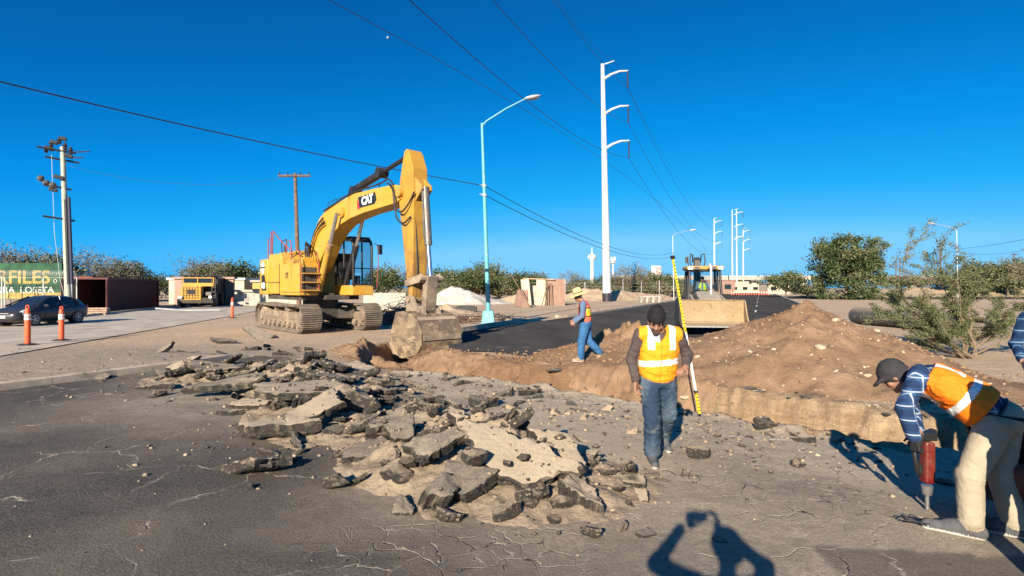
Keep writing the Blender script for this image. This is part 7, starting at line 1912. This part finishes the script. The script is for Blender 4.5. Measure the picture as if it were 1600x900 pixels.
mb.lathe((0, 0, 0), prof[::-1], 28); ht = mb.build('straw_hat', STRAW, root, smooth=50, loc=Vector(L(0, -.01, .055)) - Vector(o)); ht.rotation_mode = 'QUATERNION'; ht.rotation_quaternion = hb; ht.scale = (1, 1.1, 1)
mb = MB(); mb.lathe((0, 0, 0), [(.107, .03), (.109, .03), (.105, .055), (.103, .055)], 28); mb.build('hat_band', simple('dark_hat_band', (.09, .05, .03), .8), ht, smooth=50)

# --- the man bending over at right
J = dict(pelvis=(3.84, 4.30, .885), chest=(3.585, 4.49, 1.095), neck=(3.42, 4.64, 1.185), head=(3.315, 4.74, 1.15), face=(-.55, .45, -.70), hup=(-.60, .52, .60),
    shL=(3.33, 4.47, 1.20), elL=(3.165, 4.42, .955), wrL=(3.20, 4.36, .715), shR=(3.56, 4.76, 1.17), elR=(3.48, 4.78, .93), wrR=(3.33, 4.50, .73),
    hpL=(3.73, 4.23, .85), knL=(3.53, 4.22, .46), anL=(3.515, 4.19, .10), toL=(3.29, 4.34, .045), hpR=(3.94, 4.38, .85), knR=(3.84, 4.30, .46), anR=(3.86, 4.20, .10), toR=(3.66, 4.33, .045))
root, o, pr, T, L, B = person('person', J, body_mats(PLAID, KHAKI), 'man in plaid shirt, orange vest and khaki trousers bending over at the right', .0085, g=1.15, belly=1.12, pant=1.07, cuff=.068, hand_mat='glove',
    hands=[((3.20, 4.355, .71), (.10, -.02, -1), (.9, .3, 0), -1, 1.15), ((3.33, 4.50, .725), (0, -.05, -1), (-.9, -.3, 0), 1, 1.15)], seed=24, sleeve_fold=.006, pfold=.003)
vp = [ell(p['c'], p['r'] * 1.0, 0, p['R']) for p in pr[:2]] + [cone(J['neck'], J['shL'], .07, .065, 0), cone(J['neck'], J['shR'], .07, .065, 0)]
ax_ = V3(*J['chest']) - V3(*J['pelvis']); ax_ /= np.linalg.norm(ax_); pv = V3(*J['pelvis']); lt = V3(*J['shL']) - V3(*J['shR']); lt /= np.linalg.norm(lt)
def vm(C):
    s = (C - pv) @ ax_; l = (C - pv) @ lt; m = np.zeros(len(C), int); m[np.abs(s - .27) < .028] = 1; m[(s > .36) & (np.abs(np.abs(l) - .12) < .028)] = 1; return m
garment('vest', vp, [ORANGE2, STRIPE], root, o, .0085, .022, cuts=[(pv + ax_ * .12, tuple(-ax_)), (pv + ax_ * .56, tuple(ax_)), (pv + lt * .262, tuple(lt)), (pv - lt * .262, tuple(-lt))], subs=[cone(V3(*J['shL']) + lt * .05, V3(*J['shL']) + lt * .2 + V3(-.05, 0, -.1), .06, .08, 0), cone(V3(*J['shR']) - lt * .05, V3(*J['shR']) - lt * .2 + V3(-.05, 0, -.1), .06, .08, 0)], matfn=vm, split=((1, 'reflective_stripe'),), amp=.009)
garment('belt', [ell(pv + ax_ * .055, V3(.183, .146, .022) * 1.10, 0, T)], [BLKD], root, o, .008, .004, amp=0)
garment('cap', [ell(L(0, -.012, .05), (.092, .112, .10), 0, B), ell(L(0, -.05, -.02), (.08, .08, .075), 0, B), ell(L(0, .10, .035), (.07, .075, .014), 0, B)], [cloth('dark_grey_cap', (.035, .033, .036), .2, 15)], root, o, .007, .006, subs=[cone(L(0, .10, -.04), L(0, .2, -.06), .07, .07, 0)], amp=.003)

root.location.x += .02
# --- the man cut by the right edge, the one just outside it, the photographer, the operator
def standing(x, y, z0, fx, fy, H, **k):
    f = V3(fx, fy, 0); f /= np.linalg.norm(f); l = V3(-f[1], f[0], 0); s = H / 1.75
    def q(a, b, c): return tuple(V3(x, y, z0) + (l * a + f * b) * s + V3(0, 0, c * s))
    J = dict(pelvis=q(0, 0, .93), chest=q(0, .02, 1.24), neck=q(0, .01, 1.47), head=q(0, .05, 1.62), face=tuple(f + V3(0, 0, -.15)), hup=(0, 0, 1),
        shL=q(.19, 0, 1.42), elL=q(.25, -.02, 1.14), wrL=q(.24, .12, .92), shR=q(-.19, 0, 1.42), elR=q(-.25, -.02, 1.14), wrR=q(-.24, .12, .92),
        hpL=q(.09, 0, .9), knL=q(.11, .03, .48), anL=q(.12, -.02, .09), toL=q(.14, .16, .045), hpR=q(-.09, 0, .9), knR=q(-.11, .03, .48), anR=q(-.12, -.02, .09), toR=q(-.14, .16, .045))
    J.update({n: q(*v) for n, v in k.items()}); return J, q
J, q = standing(5.60, 5.62, gh(5.6, 5.6) + .05, -.75, -.55, 1.90, elL=(.25, .06, 1.17), wrL=(.20, .22, .98), elR=(-.27, .02, 1.16), wrR=(-.17, .24, 1.02))
wl_ = V3(*J['wrL']); wr_ = V3(*J['wrR'])
person('person', J, body_mats(PLAID2, cloth('navy_trousers', (.02, .03, .07)), SKINP), 'man in dark blue plaid shirt standing at the right edge, only his arm in view', .011, g=1.05, hands=[(wr_, tuple(wr_ - V3(*J['elR']) + V3(0, 0, -.1)), (.6, -.6, -.3), -1, .6), (wl_, tuple(wl_ - V3(*J['elL'])), (0, .8, -.3), 1, .6)], seed=34)
J, q = standing(3.53, 3.30, 0, .3, .95, 1.84, elL=(.20, .02, 1.14), wrL=(.10, .16, .98))
person('person', J, body_mats(BSHIRT, JEANS, SKIN), 'man standing just outside the right edge, seen only by his shadow on the bending man', .014, g=1.12, hands=[(J['wrL'], (0, 0, -1), (-.9, .3, 0), -1, .5), (J['wrR'], (0, 0, -1), (.9, .3, 0), 1, .5)], hh=.007, seed=44)
J, q = standing(.10, -.24, 0, .0, 1, 1.90, head=(-.0, .05, 1.64))
for n, v in dict(shL=(-.11, -.22, 1.56), shR=(.31, -.22, 1.56), elL=(-.32, .02, 1.585), elR=(.45, .02, 1.56), wrL=(-.19, -.06, 1.85), wrR=(.10, -.06, 1.85), neck=(.10, -.20, 1.60), head=(.115, -.20, 1.755)).items(): J[n] = v
root, o, pr, T, L, B = person('person', J, body_mats(BSHIRT, JEANS, SKIN), 'photographer holding up a phone, seen only by the shadow on the asphalt', .012, hands=[((-.12, -.05, 1.85), (.25, .05, 1), (.9, .3, 0), -1, .5), ((.12, -.05, 1.85), (-.25, .05, 1), (-.9, .3, 0), 1, .5)], hh=.006, seed=54)
garment('hair', [ell(L(0, -.02, .04), (.112, .125, .12), 0, B)], [HAIR], root, o, .014, .004, amp=.004)
mb = MB(); mb.box((0, 0, 0), (.185, .009, .082)); ph = mb.build('phone', BLKD, None, bevel=.004, loc=(-.055, -.02, 1.925)); tag(ph, 'black phone held up sideways by the photographer', 'phone')
# operator
m = LO_.location; a_ = R(-100); f = V3(math.cos(a_), math.sin(a_), 0); l = V3(-f[1], f[0], 0)
def q(a, b, c): return tuple(V3(m.x, m.y, m.z) + l * a + f * b + V3(0, 0, c))
J = dict(pelvis=q(0, -.45, 1.62), chest=q(0, -.42, 1.92), neck=q(0, -.40, 2.13), head=q(0, -.36, 2.27), face=tuple(f), hup=(0, 0, 1), shL=q(.18, -.4, 2.08), elL=q(.26, -.25, 1.85), wrL=q(.16, -.02, 1.85), shR=q(-.18, -.4, 2.08), elR=q(-.26, -.25, 1.85), wrR=q(-.16, -.02, 1.85),
    hpL=q(.09, -.42, 1.60), knL=q(.13, -.02, 1.62), anL=q(.13, .10, 1.25), toL=q(.14, .27, 1.25), hpR=q(-.09, -.42, 1.60), knR=q(-.13, -.02, 1.62), anR=q(-.13, .10, 1.25), toR=q(-.14, .27, 1.25))
root, o, pr, T, L, B = person('person', J, body_mats(BSHIRT, JEANS, SKIN), 'machine operator in yellow vest and black cap seated in the loader cab', .018, hands=[(J['wrL'], tuple(f), (0, 0, -1), 1, .9), (J['wrR'], tuple(f), (0, 0, -1), -1, .9)], hh=.01, seed=64)
garment('vest', [ell(p['c'], p['r'], 0, p['R']) for p in pr[:2]], [cloth('lime_hi_vis', (.5, .62, .06), .1), BSHIRT], root, o, .016, .022, cuts=[(q(0, 0, 1.7), (0, 0, -1)), (q(.2, 0, 2), tuple(l)), (q(-.2, 0, 2), tuple(-l))], amp=0, matfn=lambda C: (np.abs((C - V3(*q(0, 0, 0))) @ l) < .04).astype(int))
garment('cap', [ell(L(0, -.01, .05), (.09, .112, .10), 0, B), ell(L(0, .1, .04), (.07, .08, .02), 0, B)], [BLACKC], root, o, .014, .006, cuts=[(L(0, 0, .02), tuple(B @ V3(0, 0, -1)))], amp=0)

# ---------------------------------------------------------------- levelling rod and hand machines
ra = P(1093, 647, 7.95); rb = P(1051, 402, 7.8); d = rb - ra; Lr = d.length
t = NT('rod_yellow'); s_ = t.n.new('ShaderNodeSeparateXYZ'); t.l.new(t.co(), s_.inputs[0])
fr = t.math('FRACT', t.math('MULTIPLY', s_.outputs['Z'], 20.0)); mk = t.math('MULTIPLY', t.math('LESS_THAN', fr, .3), t.math('GREATER_THAN', s_.outputs['X'], .006))
RODY = t.out(t.mix(mk, (.80, .62, .02), (.03, .03, .03)), .5)
ROD = empty('levelling_rod', ra); ROD.rotation_mode = 'QUATERNION'; ROD.rotation_quaternion = d.to_track_quat('Z', 'Y'); tag(ROD, 'yellow and white graduated levelling rod leaning at the trench edge behind the walking man', 'levelling rod')
for z0, z1, w, mt in ((0, .33, .042, RODY), (.33, 1.18 * Lr / 2.25, .038, M['white_tape']), (1.18 * Lr / 2.25, Lr - .02, .035, RODY)):
    mb = MB(); mb.box((0, 0, (z0 + z1) / 2), (w, w * .55, z1 - z0)); mb.build('rod_section', mt, ROD, bevel=.003)
mb = MB(); mb.box((0, 0, Lr), (.06, .04, .05)); mb.box((0, 0, .34), (.056, .034, .03)); mb.build('rod_cap', BLKD, ROD, bevel=.004)
REDM = dusty('shaded_red_paint', (.13, .009, .008), (.3, .22, .16), .25, .4, 0, 5, up=.2)  # red darkened so the colour itself carries the shade on the breaker
t = empty('breaker_hammer', (3.56, 4.69, -0.04)); tag(t, 'red and black breaker hammer held upright by the bending man', 'breaker hammer')
mb = MB(); mb.box((.02, 0, .46), (.09, .09, .36)); mb.build('body', REDM, t, bevel=.02)
mb = MB(); mb.tube([(-.19, -.11, .70), (-.10, -.06, .72), (0, 0, .71), (.10, .06, .72), (.16, .09, .70)], .018, 8); mb.box((0.0, 0, .69), (.13, .12, .07)); mb.build('handle', BLKD, t, bevel=.01, smooth=50)
mb = MB(); mb.cyl((.02, 0, .26), (.02, 0, .18), .045, .035); mb.cyl((.02, 0, .2), (.02, 0, .05), .016); mb.build('chisel', M['steel'], t, smooth=40)
mb = MB(); mb.tube([(-.155, -.09, .69), (-.17, -.11, .55), (-.155, -.12, .42), (-.13, -.1, .38), (-.11, -.1, .44), (-.14, -.1, .5)], .017, 8); mb.build('trigger_grip', BLKD, t, smooth=60)
cu = []
for k in range(60):
    a = k * .33; cu.append((-.10 + .09 * math.cos(a) + .05 * math.sin(k * .21), -.20 + .06 * math.sin(a) + .03 * math.sin(k * .37), .012 + .075 * abs(math.sin(k * .165))))
mb = MB(); mb.tube(cu, .0045, 6); tag(mb.build('cable', M['black'], None, loc=(3.33, 4.55, 0), smooth=80), 'loose coil of thin black cable on the asphalt at the bending man\'s foot', 'cable')
t = empty('floor_saw', (4.22, 4.42, 0), R(25)); tag(t, 'red wheeled floor saw standing in shade at the right edge', 'floor saw')
mb = MB(); mb.box((0, 0, .26), (.75, .45, .10)); mb.build('frame', DECK, t, bevel=.02)
mb = MB(); mb.box((.05, 0, .52), (.48, .40, .38)); mb.build('engine', BLKD, t, bevel=.04)
mb = MB(); mb.box((.05, 0, .77), (.50, .42, .16)); mb.box((-.3, 0, .42), (.2, .42, .24)); mb.build('cover', REDM, t, bevel=.05)
mb = MB(); mb.tube([(-.3, -.2, .5), (-.6, -.2, .95), (-.6, .2, .95), (-.3, .2, .5)], .018, 8); mb.build('handlebar', BLKD, t, smooth=50)
for x in (-.28, .28):
    for y in (-.26, .26):
        mb = MB(); mb.lathe((x, y, .11), [(.03, -.03), (.11, -.03), (.11, .03), (.03, .03)], 16, axis='Y'); mb.build('wheel', M['black'], t, smooth=40)
mb = MB(); mb.lathe((.1, -.27, .34), [(.02, -.02), (.24, -.02), (.24, .02), (.02, .02)], 24, axis='Y'); mb.build('blade_guard', REDM, t, smooth=40)
